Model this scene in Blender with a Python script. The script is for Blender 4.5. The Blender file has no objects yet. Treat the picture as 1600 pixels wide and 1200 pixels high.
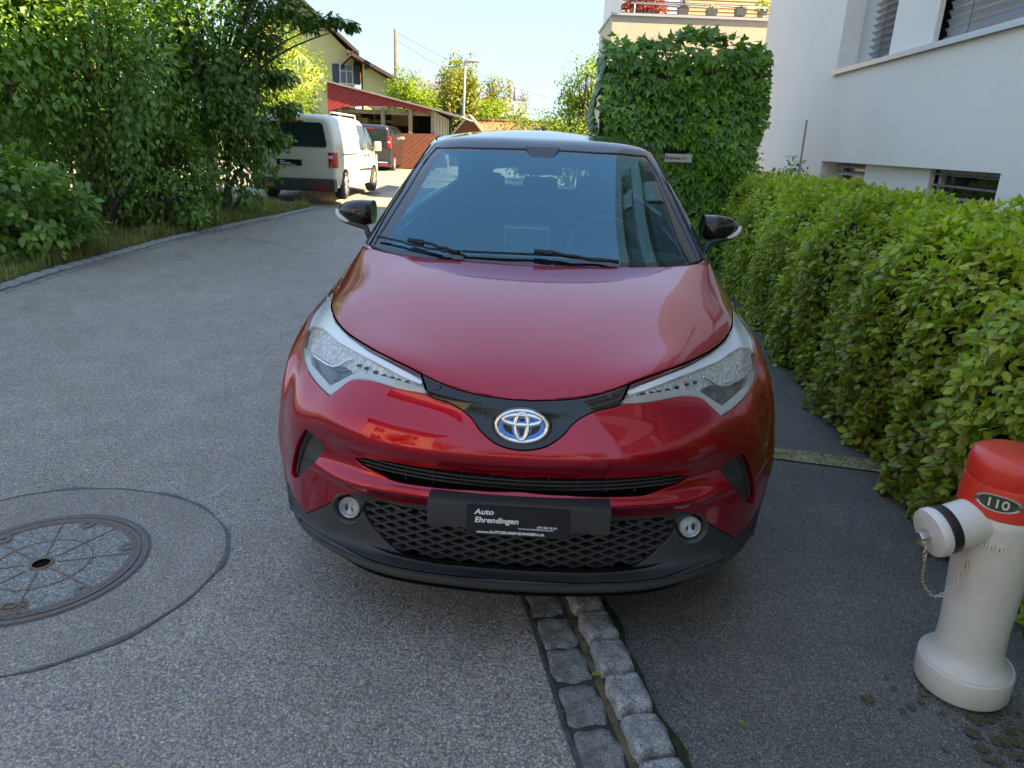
import bpy, bmesh, math, random
import numpy as np
from mathutils import Vector, Matrix
from mathutils.geometry import delaunay_2d_cdt
PI = math.pi
R_ = math.radians
rng = np.random.default_rng(7)
random.seed(7)
SC = bpy.context.scene
COL = SC.collection

# ------------------------------------------------------------------ camera
F_PX, PITCH, ROLL, EYE = 1100.0, R_(19.0), R_(2.3), 1.50
cF = np.array([0, math.cos(PITCH), -math.sin(PITCH)])
_up = np.array([0, math.sin(PITCH), math.cos(PITCH)])
_rt = np.array([1.0, 0, 0])
cR = _rt * math.cos(ROLL) + _up * math.sin(ROLL)
cU = _up * math.cos(ROLL) - _rt * math.sin(ROLL)
cO = np.array([0, 0, EYE])
cd = bpy.data.cameras.new('camera')
cd.sensor_width = 36.0
cd.lens = 36.0 * F_PX / 1600.0
cd.clip_start = 0.05
cd.clip_end = 2000
cam = bpy.data.objects.new('camera', cd)
M = Matrix(((cR[0], cU[0], -cF[0], cO[0]), (cR[1], cU[1], -cF[1], cO[1]), (cR[2], cU[2], -cF[2], cO[2]), (0, 0, 0, 1)))
cam.matrix_world = M
COL.objects.link(cam)
SC.camera = cam

# ------------------------------------------------------------------ light
SUN_AZ, SUN_EL = R_(105.0), R_(41.0)          # clockwise from +Y
W = bpy.data.worlds.new('World')
SC.world = W
W.use_nodes = True
wn = W.node_tree.nodes
sky = wn.new('ShaderNodeTexSky')
sky.sky_type = 'NISHITA'
sky.sun_disc = False
sky.sun_elevation = SUN_EL
sky.sun_rotation = SUN_AZ
sky.altitude = 400
sky.air_density = 1.0
sky.dust_density = 0.3
sky.ozone_density = 1.0
# even tone curve over the whole sky (a phone's HDR squeeze), same in every direction
gm = wn.new('ShaderNodeGamma'); gm.inputs['Gamma'].default_value = 0.10
hs = wn.new('ShaderNodeHueSaturation'); hs.inputs['Saturation'].default_value = 2.0
hs3 = wn.new('ShaderNodeHueSaturation'); hs3.inputs['Saturation'].default_value = 1.6
W.node_tree.links.new(hs.outputs[0], hs3.inputs['Color'])
hs2 = wn.new('ShaderNodeMix'); hs2.data_type = 'RGBA'; hs2.blend_type = 'MULTIPLY'; hs2.inputs[0].default_value = 1.0; hs2.inputs[7].default_value = (.44, .70, 1.08, 1)
W.node_tree.links.new(sky.outputs[0], gm.inputs[0]); W.node_tree.links.new(gm.outputs[0], hs.inputs['Color'])
W.node_tree.links.new(hs3.outputs[0], hs2.inputs[6])
W.node_tree.links.new(hs2.outputs[2], wn['Background'].inputs[0])
wn['Background'].inputs[1].default_value = 0.15
sd = bpy.data.lights.new('sun', 'SUN')
sd.energy = 2.0
sd.angle = R_(0.5)
sd.color = (1.0, 0.90, 0.74)
sun = bpy.data.objects.new('sun', sd)
sdir = Vector((math.sin(SUN_AZ) * math.cos(SUN_EL), math.cos(SUN_AZ) * math.cos(SUN_EL), math.sin(SUN_EL)))
sun.rotation_euler = sdir.to_track_quat('Z', 'Y').to_euler()
sun.location = (20, 0, 30)
COL.objects.link(sun)
SC.view_settings.view_transform = 'Standard'
SC.view_settings.look = 'None'
SC.view_settings.exposure = 3.32
SC.view_settings.use_white_balance = True
SC.view_settings.white_balance_temperature = 9000
SC.view_settings.white_balance_tint = 16
SC.view_settings.gamma = 1.0

# ------------------------------------------------------------------ pixel helpers (1600x1200 photograph -> world)
def ray(px, py):
    return cF + cR * (px - 800) / F_PX - cU * (py - 600) / F_PX
def on_ground(px, py, z=0.0):
    d = ray(px, py); t = (z - cO[2]) / d[2]
    return cO + d * t
def at_y(px, py, Y):
    d = ray(px, py); t = (Y - cO[1]) / d[1]
    return cO + d * t
def project(P):
    v = np.asarray(P) - cO
    z = v @ cF
    return 800 + F_PX * (v @ cR) / z, 600 - F_PX * (v @ cU) / z, z

# ------------------------------------------------------------------ object helpers
def tag(o, label=None, cat=None, group=None, kind=None):
    if label: o['label'] = label
    if cat: o['category'] = cat
    if group: o['group'] = group
    if kind: o['kind'] = kind
    return o
def empty(name, loc=(0, 0, 0), rz=0.0):
    o = bpy.data.objects.new(name, None)
    o.location = loc
    o.rotation_euler = (0, 0, rz)
    o.empty_display_size = 0.1
    COL.objects.link(o)
    return o
def link_mesh(name, me, parent=None):
    o = bpy.data.objects.new(name, me)
    COL.objects.link(o)
    if parent is not None: o.parent = parent
    return o
def mk(name, V, Fc, mats, parent=None, smooth=False, midx=None):
    me = bpy.data.meshes.new(name)
    me.from_pydata([tuple(map(float, v)) for v in V], [], [tuple(int(i) for i in f) for f in Fc])
    for m in (mats if isinstance(mats, (list, tuple)) else [mats]): me.materials.append(m)
    if midx is not None: me.polygons.foreach_set('material_index', np.asarray(midx, dtype=np.int32))
    if smooth is True: me.polygons.foreach_set('use_smooth', [True] * len(me.polygons))
    elif smooth: me.polygons.foreach_set('use_smooth', [True] * len(me.polygons)); me.set_sharp_from_angle(angle=R_(smooth))
    if me.validate(verbose=False): print('validated', name)
    me.update()
    return link_mesh(name, me, parent)
def mk_tris(name, V, T, mats, parent=None, smooth=False, normals=None, midx=None):
    """fast path: V (n,3), T (m,3) numpy"""
    me = bpy.data.meshes.new(name)
    V = np.asarray(V, dtype=np.float32); T = np.asarray(T, dtype=np.int32)
    me.vertices.add(len(V)); me.vertices.foreach_set('co', V.ravel())
    me.loops.add(T.size); me.loops.foreach_set('vertex_index', T.ravel())
    me.polygons.add(len(T))
    k = T.shape[1]
    me.polygons.foreach_set('loop_start', np.arange(0, T.size, k, dtype=np.int32))
    me.polygons.foreach_set('loop_total', np.full(len(T), k, dtype=np.int32))
    for m in (mats if isinstance(mats, (list, tuple)) else [mats]): me.materials.append(m)
    if midx is not None: me.polygons.foreach_set('material_index', np.asarray(midx, dtype=np.int32))
    me.polygons.foreach_set('use_smooth', np.full(len(T), bool(smooth)))
    me.update(calc_edges=True)
    nl = len(me.loops)
    if me.validate(verbose=False): print('validated', name, nl, len(me.loops))
    if normals is not None:
        me.normals_split_custom_set_from_vertices([tuple(map(float, n)) for n in normals])
    return link_mesh(name, me, parent)

class MB:
    """collects simple solids, then links them as ONE mesh"""
    def __init__(s): s.V = []; s.F = []; s.I = []
    def add(s, V, F, mi=0):
        b = len(s.V)
        s.V += [tuple(v) for v in V]
        s.F += [tuple(i + b for i in f) for f in F]
        s.I += [mi] * len(F)
        return s
    def box(s, c, d, rz=0.0, mi=0, bev=0.0, M=None):
        x, y, z = d[0] / 2, d[1] / 2, d[2] / 2
        if bev <= 0:
            V = [(sx * x, sy * y, sz * z) for sz in (-1, 1) for sx, sy in ((-1, -1), (1, -1), (1, 1), (-1, 1))]
            F = [(3, 2, 1, 0), (4, 5, 6, 7), (0, 1, 5, 4), (1, 2, 6, 5), (2, 3, 7, 6), (3, 0, 4, 7)]
        else:
            b = min(bev, x * .9, y * .9, z * .9)
            bm = bmesh.new()
            bmesh.ops.create_cube(bm, size=1)
            for v in bm.verts: v.co = Vector((v.co.x * 2 * x, v.co.y * 2 * y, v.co.z * 2 * z))
            bmesh.ops.bevel(bm, geom=bm.edges[:], offset=b, segments=2, profile=.7, affect='EDGES')
            bm.verts.index_update()
            V = [tuple(v.co) for v in bm.verts]; F = [tuple(v.index for v in f.verts) for f in bm.faces]
            bm.free()
        if M is not None: V = [tuple(M @ Vector(v)) for v in V]
        ca, sa = math.cos(rz), math.sin(rz)
        V = [(c[0] + v[0] * ca - v[1] * sa, c[1] + v[0] * sa + v[1] * ca, c[2] + v[2]) for v in V]
        return s.add(V, F, mi)
    def tube(s, pts, r, n=8, mi=0, cap=True, closed=False):
        pts = [Vector(p) for p in pts]
        rs = r if isinstance(r, (list, tuple)) else [r] * len(pts)
        V = []; prev = None
        N = len(pts)
        for i, p in enumerate(pts):
            if closed: t = pts[(i + 1) % N] - pts[i - 1]
            else: t = (pts[min(i + 1, N - 1)] - pts[max(i - 1, 0)])
            t.normalize()
            if prev is None:
                a = Vector((0, 0, 1)) if abs(t.z) < .9 else Vector((1, 0, 0))
                u = t.cross(a).normalized()
            else:
                u = (prev - t * prev.dot(t)).normalized()
            prev = u
            w = t.cross(u)
            for k in range(n):
                a = 2 * PI * k / n
                V.append(tuple(p + (u * math.cos(a) + w * math.sin(a)) * rs[i]))
        F = []
        for i in range(N if closed else N - 1):
            j = (i + 1) % N
            for k in range(n):
                F.append((i * n + k, i * n + (k + 1) % n, j * n + (k + 1) % n, j * n + k))
        if cap and not closed:
            F.append(tuple(range(n - 1, -1, -1))); F.append(tuple((N - 1) * n + k for k in range(n)))
        return s.add(V, F, mi)
    def lathe(s, prof, n=32, c=(0, 0, 0), mi=0, M=None, cap=True):
        """prof: list of (r,z)"""
        V = []; F = []
        for r, z in prof:
            for k in range(n):
                a = 2 * PI * k / n
                V.append((r * math.cos(a), r * math.sin(a), z))
        for i in range(len(prof) - 1):
            for k in range(n):
                F.append((i * n + k, i * n + (k + 1) % n, (i + 1) * n + (k + 1) % n, (i + 1) * n + k))
        if cap and prof[0][0] > 1e-6: F.append(tuple(range(n - 1, -1, -1)))
        if cap and prof[-1][0] > 1e-6: F.append(tuple((len(prof) - 1) * n + k for k in range(n)))
        if M is not None: V = [tuple(M @ Vector(v)) for v in V]
        V = [(v[0] + c[0], v[1] + c[1], v[2] + c[2]) for v in V]
        return s.add(V, F, mi)
    def prism(s, poly, depth, axes, o, mi=0):
        """poly 2D list; axes=(ex,ey,ez): extrude along ez by depth from origin o"""
        ex, ey, ez = [Vector(a) for a in axes]; o = Vector(o)
        n = len(poly)
        V = [tuple(o + ex * p[0] + ey * p[1]) for p in poly] + [tuple(o + ex * p[0] + ey * p[1] + ez * depth) for p in poly]
        F = [tuple(range(n - 1, -1, -1)), tuple(range(n, 2 * n))] + [(i, (i + 1) % n, (i + 1) % n + n, i + n) for i in range(n)]
        return s.add(V, F, mi)
    def build(s, name, mats, parent=None, smooth=False):
        return mk(name, s.V, s.F, mats, parent, smooth, s.I)

def text_mesh(name, body, size, mat, parent, M, extrude=0.001, offset=0.0, shear=0.0, sx=1.0, align='LEFT', bend=None):
    cu = bpy.data.curves.new(name, 'FONT')
    cu.body = body; cu.size = size; cu.extrude = extrude; cu.offset = offset; cu.shear = shear
    cu.align_x = align
    tmp = bpy.data.objects.new(name, cu)
    COL.objects.link(tmp)
    me = bpy.data.meshes.new_from_object(tmp)
    bpy.data.objects.remove(tmp); bpy.data.curves.remove(cu)
    for v in me.vertices:
        p = Vector((v.co.x * sx, v.co.y, v.co.z))
        if bend: p = bend(p)
        v.co = M @ p
    me.materials.clear(); me.materials.append(mat)
    me.name = name
    return link_mesh(name, me, parent)

# ------------------------------------------------------------------ materials
class NT:
    def __init__(s, name):
        s.m = bpy.data.materials.new(name); s.m.use_nodes = True
        s.n = s.m.node_tree.nodes; s.l = s.m.node_tree.links
        s.b = s.n['Principled BSDF']; s.out = s.n['Material Output']
        s.tc = None
    def new(s, t, **k):
        x = s.n.new(t)
        for a, v in k.items():
            if a.startswith('i_'):
                key = a[2:]
                x.inputs[int(key) if key.isdigit() else key.replace('_', ' ')].default_value = v
            else: setattr(x, a, v)
        return x
    def co(s, which='Object'):
        if s.tc is None: s.tc = s.new('ShaderNodeTexCoord')
        return s.tc.outputs[which]
    def noise(s, scale, detail=3, rough=.5, src=None, dist=0.0):
        x = s.new('ShaderNodeTexNoise'); x.inputs['Scale'].default_value = scale; x.inputs['Detail'].default_value = detail
        x.inputs['Roughness'].default_value = rough; x.inputs['Distortion'].default_value = dist
        s.l.new(src if src is not None else s.co(), x.inputs['Vector']); return x
    def voro(s, scale, feature='F1', rnd=1.0, src=None):
        x = s.new('ShaderNodeTexVoronoi', feature=feature); x.inputs['Scale'].default_value = scale
        x.inputs['Randomness'].default_value = rnd
        s.l.new(src if src is not None else s.co(), x.inputs['Vector']); return x
    def ramp(s, src, stops, interp='LINEAR'):
        x = s.new('ShaderNodeValToRGB'); cr = x.color_ramp; cr.interpolation = interp
        while len(cr.elements) < len(stops): cr.elements.new(.5)
        for e, (p, c) in zip(cr.elements, stops):
            e.position = p; e.color = (c[0], c[1], c[2], 1) if isinstance(c, (tuple, list)) else (c, c, c, 1)
        s.l.new(src, x.inputs[0]); return x.outputs[0]
    def mix(s, a, b, fac, mode='MIX'):
        x = s.new('ShaderNodeMix', data_type='RGBA', blend_type=mode)
        for si, v in ((0, fac), (6, a), (7, b)):
            sock = x.inputs[si]
            if isinstance(v, (int, float)): sock.default_value = v if si == 0 else (v, v, v, 1)
            elif isinstance(v, tuple): sock.default_value = (*v[:3], 1)
            else: s.l.new(v, sock)
        return x.outputs[2]
    def math(s, op, a, b=0.0, c=None):
        x = s.new('ShaderNodeMath', operation=op)
        for i, v in enumerate((a, b) if c is None else (a, b, c)):
            if isinstance(v, (int, float)): x.inputs[i].default_value = v
            else: s.l.new(v, x.inputs[i])
        return x.outputs[0]
    def bump(s, h, strength=.3, dist=.01, nrm=None):
        x = s.new('ShaderNodeBump'); x.inputs['Strength'].default_value = strength; x.inputs['Distance'].default_value = dist
        s.l.new(h, x.inputs['Height'])
        if nrm is not None: s.l.new(nrm, x.inputs['Normal'])
        return x.outputs[0]
    def set(s, **k):
        for a, v in k.items():
            sock = s.b.inputs[a.replace('_', ' ')]
            if isinstance(v, (int, float)): sock.default_value = v
            elif isinstance(v, tuple): sock.default_value = (*v[:3], 1) if len(sock.default_value) == 4 else v
            else: s.l.new(v, sock)
        return s

def simple(name, col, rough=.5, metal=0.0, spec=.5, coat=0.0, bumpk=0.0, bscale=60, var=0.0, vscale=6):
    t = NT(name)
    if var > 0:
        n = t.noise(vscale, 5, .6)
        c2 = tuple(min(1, c * (1 + var)) for c in col); c1 = tuple(c * (1 - var) for c in col)
        t.set(Base_Color=t.ramp(n.outputs['Fac'], [(.3, c1), (.7, c2)]))
        t.set(Roughness=t.ramp(t.noise(vscale * 2.3, 4).outputs['Fac'], [(.3, max(0, rough - .06)), (.7, min(1, rough + .08))]))
    else:
        t.set(Base_Color=col, Roughness=rough)
    t.set(Metallic=metal)
    t.b.inputs['Specular IOR Level'].default_value = spec
    t.b.inputs['Coat Weight'].default_value = coat
    if bumpk > 0: t.l.new(t.bump(t.noise(bscale, 4, .6).outputs['Fac'], bumpk, .005), t.b.inputs['Normal'])
    return t.m
# ================================================================== the red car
CAR_YAW = R_(1.9)
car = empty('parked_car', (0.032, 1.79, 0.0), -CAR_YAW)
tag(car, 'red compact crossover with black roof parked front-on over the cobbled kerb', 'car')
bpy.context.view_layer.update()
cax = np.array([math.cos(CAR_YAW), -math.sin(CAR_YAW), 0]); cay = np.array([math.sin(CAR_YAW), math.cos(CAR_YAW), 0])
car_o = np.array([0.032, 1.79, 0.0])
def car_local(w):
    w = np.asarray(w) - car_o
    return np.stack([w @ cax, w @ cay, w[..., 2]], -1)
def car_world(p):
    p = np.asarray(p)
    return car_o + p[..., 0:1] * cax + p[..., 1:2] * cay + p[..., 2:3] * np.array([0, 0, 1.0])
def car_at(px, py, Y):
    d = ray(px, py); o = cO - car_o
    t = (Y - o @ cay) / (d @ cay)
    w = o + d * t
    return np.array([w @ cax, Y, w[2]])

def bsp_w(t):
    return np.stack([(1 - t) ** 3 / 6, (3 * t ** 3 - 6 * t ** 2 + 4) / 6, (-3 * t ** 3 + 3 * t ** 2 + 3 * t + 1) / 6, t ** 3 / 6], -1)
class Surf:
    """symmetric cubic B-spline surface; net rows x cols (col 0 = centre line, x<0 half given)"""
    def __init__(s, net, sharpen=0.75):
        H = np.array(net, float)                     # R,C,3
        full = np.concatenate([H[:, :0:-1] * np.array([-1, 1, 1.0]), H], 1)
        s.nc = H.shape[1] - 1; s.R = H.shape[0]; s.full = full
        D = full.copy(); Cn = D.copy()
        for _ in range(12):                          # relax control points so the surface passes near the data
            s.ctrl = Cn
            uu = np.arange(-s.nc, s.nc + 1.0); vv = np.arange(s.R * 1.0)
            U, V = np.meshgrid(uu, vv)
            P = s.P(U.ravel(), V.ravel()).reshape(D.shape)
            Cn = Cn + (D - P) * sharpen * .8
            if sharpen < .01: break
            sharpen *= .86
        s.ctrl = Cn
    def P(s, u, v):
        u = np.clip(np.asarray(u, float), -s.nc, s.nc) + s.nc
        v = np.clip(np.asarray(v, float), 0, s.R - 1)
        def idx(t, n):
            i = np.minimum(np.floor(t).astype(int), n - 2); f = t - i
            ids = np.stack([i - 1, i, i + 1, i + 2], -1)
            return ids, bsp_w(f)
        iu, wu = idx(u, 2 * s.nc + 1); iv, wv = idx(v, s.R)
        C = s.ctrl
        # phantom end points by reflection
        Cp = np.concatenate([2 * C[:1] - C[1:2], C, 2 * C[-1:] - C[-2:-1]], 0)
        Cp = np.concatenate([2 * Cp[:, :1] - Cp[:, 1:2], Cp, 2 * Cp[:, -1:] - Cp[:, -2:-1]], 1)
        G = Cp[(iv + 1)[:, :, None], (iu + 1)[:, None, :]]       # n,4,4,3
        return np.einsum('nijk,ni,nj->nk', G, wv, wu)
    def PN(s, u, v, e=.02):
        p = s.P(u, v)
        du = s.P(np.asarray(u) + e, v) - s.P(np.asarray(u) - e, v)
        dv = s.P(u, np.asarray(v) + e) - s.P(u, np.asarray(v) - e)
        n = np.cross(dv, du)
        n /= np.maximum(np.linalg.norm(n, axis=1, keepdims=True), 1e-12)
        return p, n
    def sample(s, u0, u1, v0, v1, st=.025):
        U, V = np.meshgrid(np.arange(u0, u1 + 1e-6, st), np.arange(v0, v1 + 1e-6, st))
        s.su = U.ravel(); s.sv = V.ravel()
        s.sp, s.sn = s.PN(s.su, s.sv)
        w = car_world(s.sp)
        x, y, z = project(w)
        view = w - cO
        nw = s.sn[:, 0:1] * cax + s.sn[:, 1:2] * cay + s.sn[:, 2:3] * np.array([0, 0, 1.0])
        s.facing = np.einsum('ij,ij->i', nw, view) < 0
        s.sx, s.sy, s.sz = x, y, z
    def uv_px(s, px, py):
        d = np.hypot(s.sx - px, s.sy - py) + np.where(s.facing, 0, 50)
        m = d.min()
        k = np.where(d < m + .6)[0]
        k = k[np.argmin(s.sz[k])] if m < 5 else np.argmin(d)
        return s.su[k], s.sv[k]
    def uv_xyz(s, p, w=(1, 1, 1)):
        d = ((s.sp - np.array(p)) ** 2 * np.array(w)).sum(1)
        k = d.argmin(); return s.su[k], s.sv[k]

def catmull(pts, n=6):
    pts = [np.array(p, float) for p in pts]
    if len(pts) < 3: return [pts[0] + (pts[-1] - pts[0]) * t / n for t in range(n)] + [pts[-1]]
    out = []
    P = [2 * pts[0] - pts[1]] + pts + [2 * pts[-1] - pts[-2]]
    for i in range(1, len(P) - 2):
        for k in range(n):
            t = k / n
            out.append(.5 * ((2 * P[i]) + (P[i + 1] - P[i - 1]) * t + (2 * P[i - 1] - 5 * P[i] + 4 * P[i + 1] - P[i + 2]) * t * t + (3 * P[i] - P[i - 1] - 3 * P[i + 1] + P[i + 2]) * t ** 3))
    out.append(pts[-1]); return out
def outline(surf, segs, n=6):
    """segs: list of pixel polylines (smooth inside, corner between). returns closed uv polygon"""
    poly = []
    for sgm in segs:
        c = catmull(sgm, n)
        poly += c[:-1] if np.allclose(c[-1], 0) or True else c
    uv = []
    for p in poly:
        q = surf.uv_px(p[0], p[1])
        if not uv or abs(q[0] - uv[-1][0]) + abs(q[1] - uv[-1][1]) > .03: uv.append(q)
    return uv
def smooth_open(pts, it=2):
    P = np.array(pts, float)
    for _ in range(it):
        Q = P.copy(); Q[1:-1] = P[1:-1] * .5 + (P[:-2] + P[2:]) * .25; P = Q
    return P
def uv_seg(surf, px_pts, n=6):
    """one smooth pixel segment -> smoothed uv polyline (ends kept)"""
    q = [surf.uv_px(*p) for p in catmull(px_pts, n)]
    r = [q[0]]
    for a in q[1:-1]:
        if abs(a[0] - r[-1][0]) + abs(a[1] - r[-1][1]) > .04: r.append(a)
    r.append(q[-1])
    return smooth_open(r, 2).tolist()
def uv_poly(surf, segs, n=6):
    """list of pixel segments, or ('uv', [...]) lists"""
    P = []
    for sg in segs:
        if isinstance(sg, tuple) and sg[0] == 'uv': r = [list(a) for a in sg[1]]
        else: r = uv_seg(surf, sg, n)
        if P and abs(P[-1][0] - r[0][0]) + abs(P[-1][1] - r[0][1]) < .12: r = r[1:]
        P += r
    if abs(P[-1][0] - P[0][0]) + abs(P[-1][1] - P[0][1]) < .12: P = P[:-1]
    return np.array(P)
def mirror_full(P):
    """half outline that starts and ends on the centre line -> closed symmetric polygon"""
    P = np.array(P); P[0, 0] = 0; P[-1, 0] = 0
    Q = P[::-1][1:-1] * np.array([-1, 1])
    return np.concatenate([P, Q])
def in_poly(P, x, y):
    c = np.zeros(len(x), bool); n = len(P); j = n - 1
    for i in range(n):
        xi, yi = P[i]; xj, yj = P[j]
        if yi != yj:
            k = ((yi > y) != (yj > y)) & (x < (xj - xi) * (y - yi) / (yj - yi) + xi)
            c ^= k
        j = i
    return c

def partition(surf, ugrid, vgrid, regions):
    """regions: list (name, [polys]) by priority. -> dict name -> (uv, tris)"""
    pts = [(a, b) for a in ugrid for b in vgrid]
    nu, nv = len(ugrid), len(vgrid)
    X = np.array(pts)
    keep = np.ones(len(X), bool)
    edges = []; V = []
    polys = [p for _, ps in regions for p in ps]
    for p in polys:
        # drop grid points very close to outlines to avoid slivers
        b = len(V)
        for i in range(len(p)):
            V.append(Vector((p[i][0], p[i][1])))
            edges.append((b + i, b + (i + 1) % len(p)))
            a = np.array(p[i]); c = np.array(p[(i + 1) % len(p)])
            lo = np.minimum(a, c) - .05; hi = np.maximum(a, c) + .05
            k = np.where((X[:, 0] > lo[0]) & (X[:, 0] < hi[0]) & (X[:, 1] > lo[1]) & (X[:, 1] < hi[1]))[0]
            if len(k):
                ac = c - a; L = max(ac @ ac, 1e-9)
                t = np.clip(((X[k] - a) @ ac) / L, 0, 1)
                d = np.linalg.norm(X[k] - (a + t[:, None] * ac), axis=1)
                keep[k[d < .035]] = False
    inner = (X[:, 0] > ugrid[0]) & (X[:, 0] < ugrid[-1]) & (X[:, 1] > vgrid[0]) & (X[:, 1] < vgrid[-1])
    keep |= ~inner
    V += [Vector((float(a), float(b))) for (a, b), k in zip(pts, keep) if k]
    vo, eo, fo, _, _, _ = delaunay_2d_cdt(V, edges, [], 0, 1e-5)
    UV = np.array([(p.x, p.y) for p in vo]); T = np.array([f for f in fo if len(f) == 3])
    # orient
    a, b, c = UV[T[:, 0]], UV[T[:, 1]], UV[T[:, 2]]
    ar = (b[:, 0] - a[:, 0]) * (c[:, 1] - a[:, 1]) - (b[:, 1] - a[:, 1]) * (c[:, 0] - a[:, 0])
    T[ar > 0] = T[ar > 0][:, ::-1]
    T = T[np.abs(ar) > 1e-9]
    cen = UV[T].mean(1)
    res = {}; free = np.ones(len(T), bool)
    for name, ps in regions:
        m = np.zeros(len(T), bool)
        for p in ps: m |= in_poly(p, cen[:, 0], cen[:, 1])
        m &= free; free &= ~m
        if name and name not in res: res[name] = T[m]
        elif name: res[name] = np.concatenate([res[name], T[m]])
    res['rest'] = T[free]
    return UV, res

def panel(name, surf, UV, T, mat, parent, depth=.02, gap=.0015, bev=.0025, off=0.0, disp=None, weld_uv=None, smooth=True):
    """solid-edged panel from a set of uv triangles. off: offset along normal; disp(uv,P,N)->scalar offset array"""
    if len(T) == 0: return None
    used, inv = np.unique(T, return_inverse=True); T = inv.reshape(T.shape); uv = UV[used]
    P, N = surf.PN(uv[:, 0], uv[:, 1])
    o = np.full(len(P), off)
    if disp is not None: o = o + disp(uv, P)
    P = P + N * o[:, None]
    if disp is not None:            # normals from the displaced mesh
        fn = np.cross(P[T[:, 1]] - P[T[:, 0]], P[T[:, 2]] - P[T[:, 0]])
        N2 = np.zeros_like(P)
        for k in range(3): np.add.at(N2, T[:, k], fn)
        N2 /= np.maximum(np.linalg.norm(N2, axis=1, keepdims=True), 1e-12)
        N = np.where((N2 * N).sum(1, keepdims=True) < 0, -N2, N2)
    # boundary edges
    E = np.concatenate([T[:, [0, 1]], T[:, [1, 2]], T[:, [2, 0]]])
    key = np.sort(E, 1); kk = key[:, 0].astype(np.int64) * len(P) + key[:, 1]
    _, first, cnt = np.unique(kk, return_index=True, return_counts=True)
    B = E[first[cnt == 1]]
    inw = np.zeros_like(P); num = np.zeros(len(P))
    for a, b in B:
        t = P[b] - P[a]; l = np.linalg.norm(t)
        if l < 1e-9: continue
        n = N[a] + N[b]
        w = np.cross(n, t / l)
        # orientation check is by face winding: interior is left of edge wrt face normal
        inw[a] += w; inw[b] += w; num[a] += 1; num[b] += 1
    ln = np.linalg.norm(inw, axis=1, keepdims=True)
    bi = np.where(num > 0)[0]
    inw = np.where(ln > 1e-9, inw / np.maximum(ln, 1e-9), 0)
    # choose sign by a test: compare face normal with surface normal
    f0 = np.cross(P[T[:, 1]] - P[T[:, 0]], P[T[:, 2]] - P[T[:, 0]])
    sgn = 1.0 if ((f0 * N[T[:, 0]]).sum(1)).sum() > 0 else -1.0
    inw *= sgn
    P0 = P.copy()
    P[bi] = P0[bi] + inw[bi] * (gap + bev)
    V = [P]; NN = [N]; tri = [T]
    nb = len(bi); mp = -np.ones(len(P), int); mp[bi] = np.arange(nb)
    r1 = P0[bi] + inw[bi] * gap - N[bi] * bev
    n1 = -inw[bi] * .8 + N[bi] * .6; n1 /= np.linalg.norm(n1, axis=1, keepdims=True)
    r2 = P0[bi] + inw[bi] * gap - N[bi] * (bev + .0001)
    r3 = P0[bi] + inw[bi] * gap - N[bi] * depth
    base = len(P)
    V += [r1, r2, r3]; NN += [n1, -inw[bi], -inw[bi]]
    a = B[:, 0]; b = B[:, 1]; A = mp[a]; Bq = mp[b]
    q = []
    q.append(np.stack([b, a, base + A], 1)); q.append(np.stack([b, base + A, base + Bq], 1))
    s2 = base + nb; s3 = base + 2 * nb
    q.append(np.stack([s2 + Bq, s2 + A, s3 + A], 1)); q.append(np.stack([s2 + Bq, s3 + A, s3 + Bq], 1))
    V = np.concatenate(V); NN = np.concatenate(NN); TT = np.concatenate([T] + q)
    if sgn < 0: TT = TT[:, ::-1]
    return mk_tris(name, V, TT, mat, parent, smooth, normals=NN)

# ---- car materials
def paint(name, base, metal=.35, rough=.32, coat=1.0, flake=.25, dust=.0):
    t = NT(name)
    v = t.voro(1400, src=t.co())
    c = t.mix(base, tuple(min(1, b * 1.7 + .01) for b in base), t.ramp(v.outputs['Distance'], [(.1, 1.0), (.55, 0.0)]))
    t.set(Base_Color=c, Metallic=metal, Roughness=rough)
    t.b.inputs['Coat Weight'].default_value = coat
    t.b.inputs['Coat IOR'].default_value = 1.55
    t.b.inputs['Specular IOR Level'].default_value = 0.0
    cr = t.ramp(t.noise(9, 6, .65).outputs['Fac'], [(.35, .004), (.75, .022 + dust)])
    t.set(Coat_Roughness=cr)
    t.l.new(t.bump(t.noise(220, 2).outputs['Fac'], .012, .002), t.b.inputs['Coat Normal'])
    return t.m
m_red = paint('red_metallic_paint', (.40, .002, .018), metal=.75, rough=.36)
m_black = paint('gloss_black_paint', (.006, .006, .007), metal=0, rough=.3)
m_trim = paint('piano_black_trim', (.008, .008, .009), metal=0, rough=.2)
m_plas = simple('grey_black_plastic', (.035, .036, .038), .52, spec=.5, bumpk=.35, bscale=900, var=.18, vscale=9)
m_gril = simple('grille_plastic', (.038, .039, .042), .42, spec=.5)
m_void = simple('dark_cavity', (.004, .004, .004), .9, spec=.1)
m_rub = simple('black_rubber', (.012, .012, .012), .6, spec=.4)
m_chrome = simple('chrome', (.78, .78, .78), .06, metal=1)
m_silver = simple('silver_reflector', (.80, .81, .82), .2, metal=.45)
m_tyre = simple('tyre_rubber', (.02, .02, .021), .8, bumpk=.3, bscale=300)
m_alloy = simple('wheel_alloy', (.32, .33, .34), .3, metal=.9)
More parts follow.
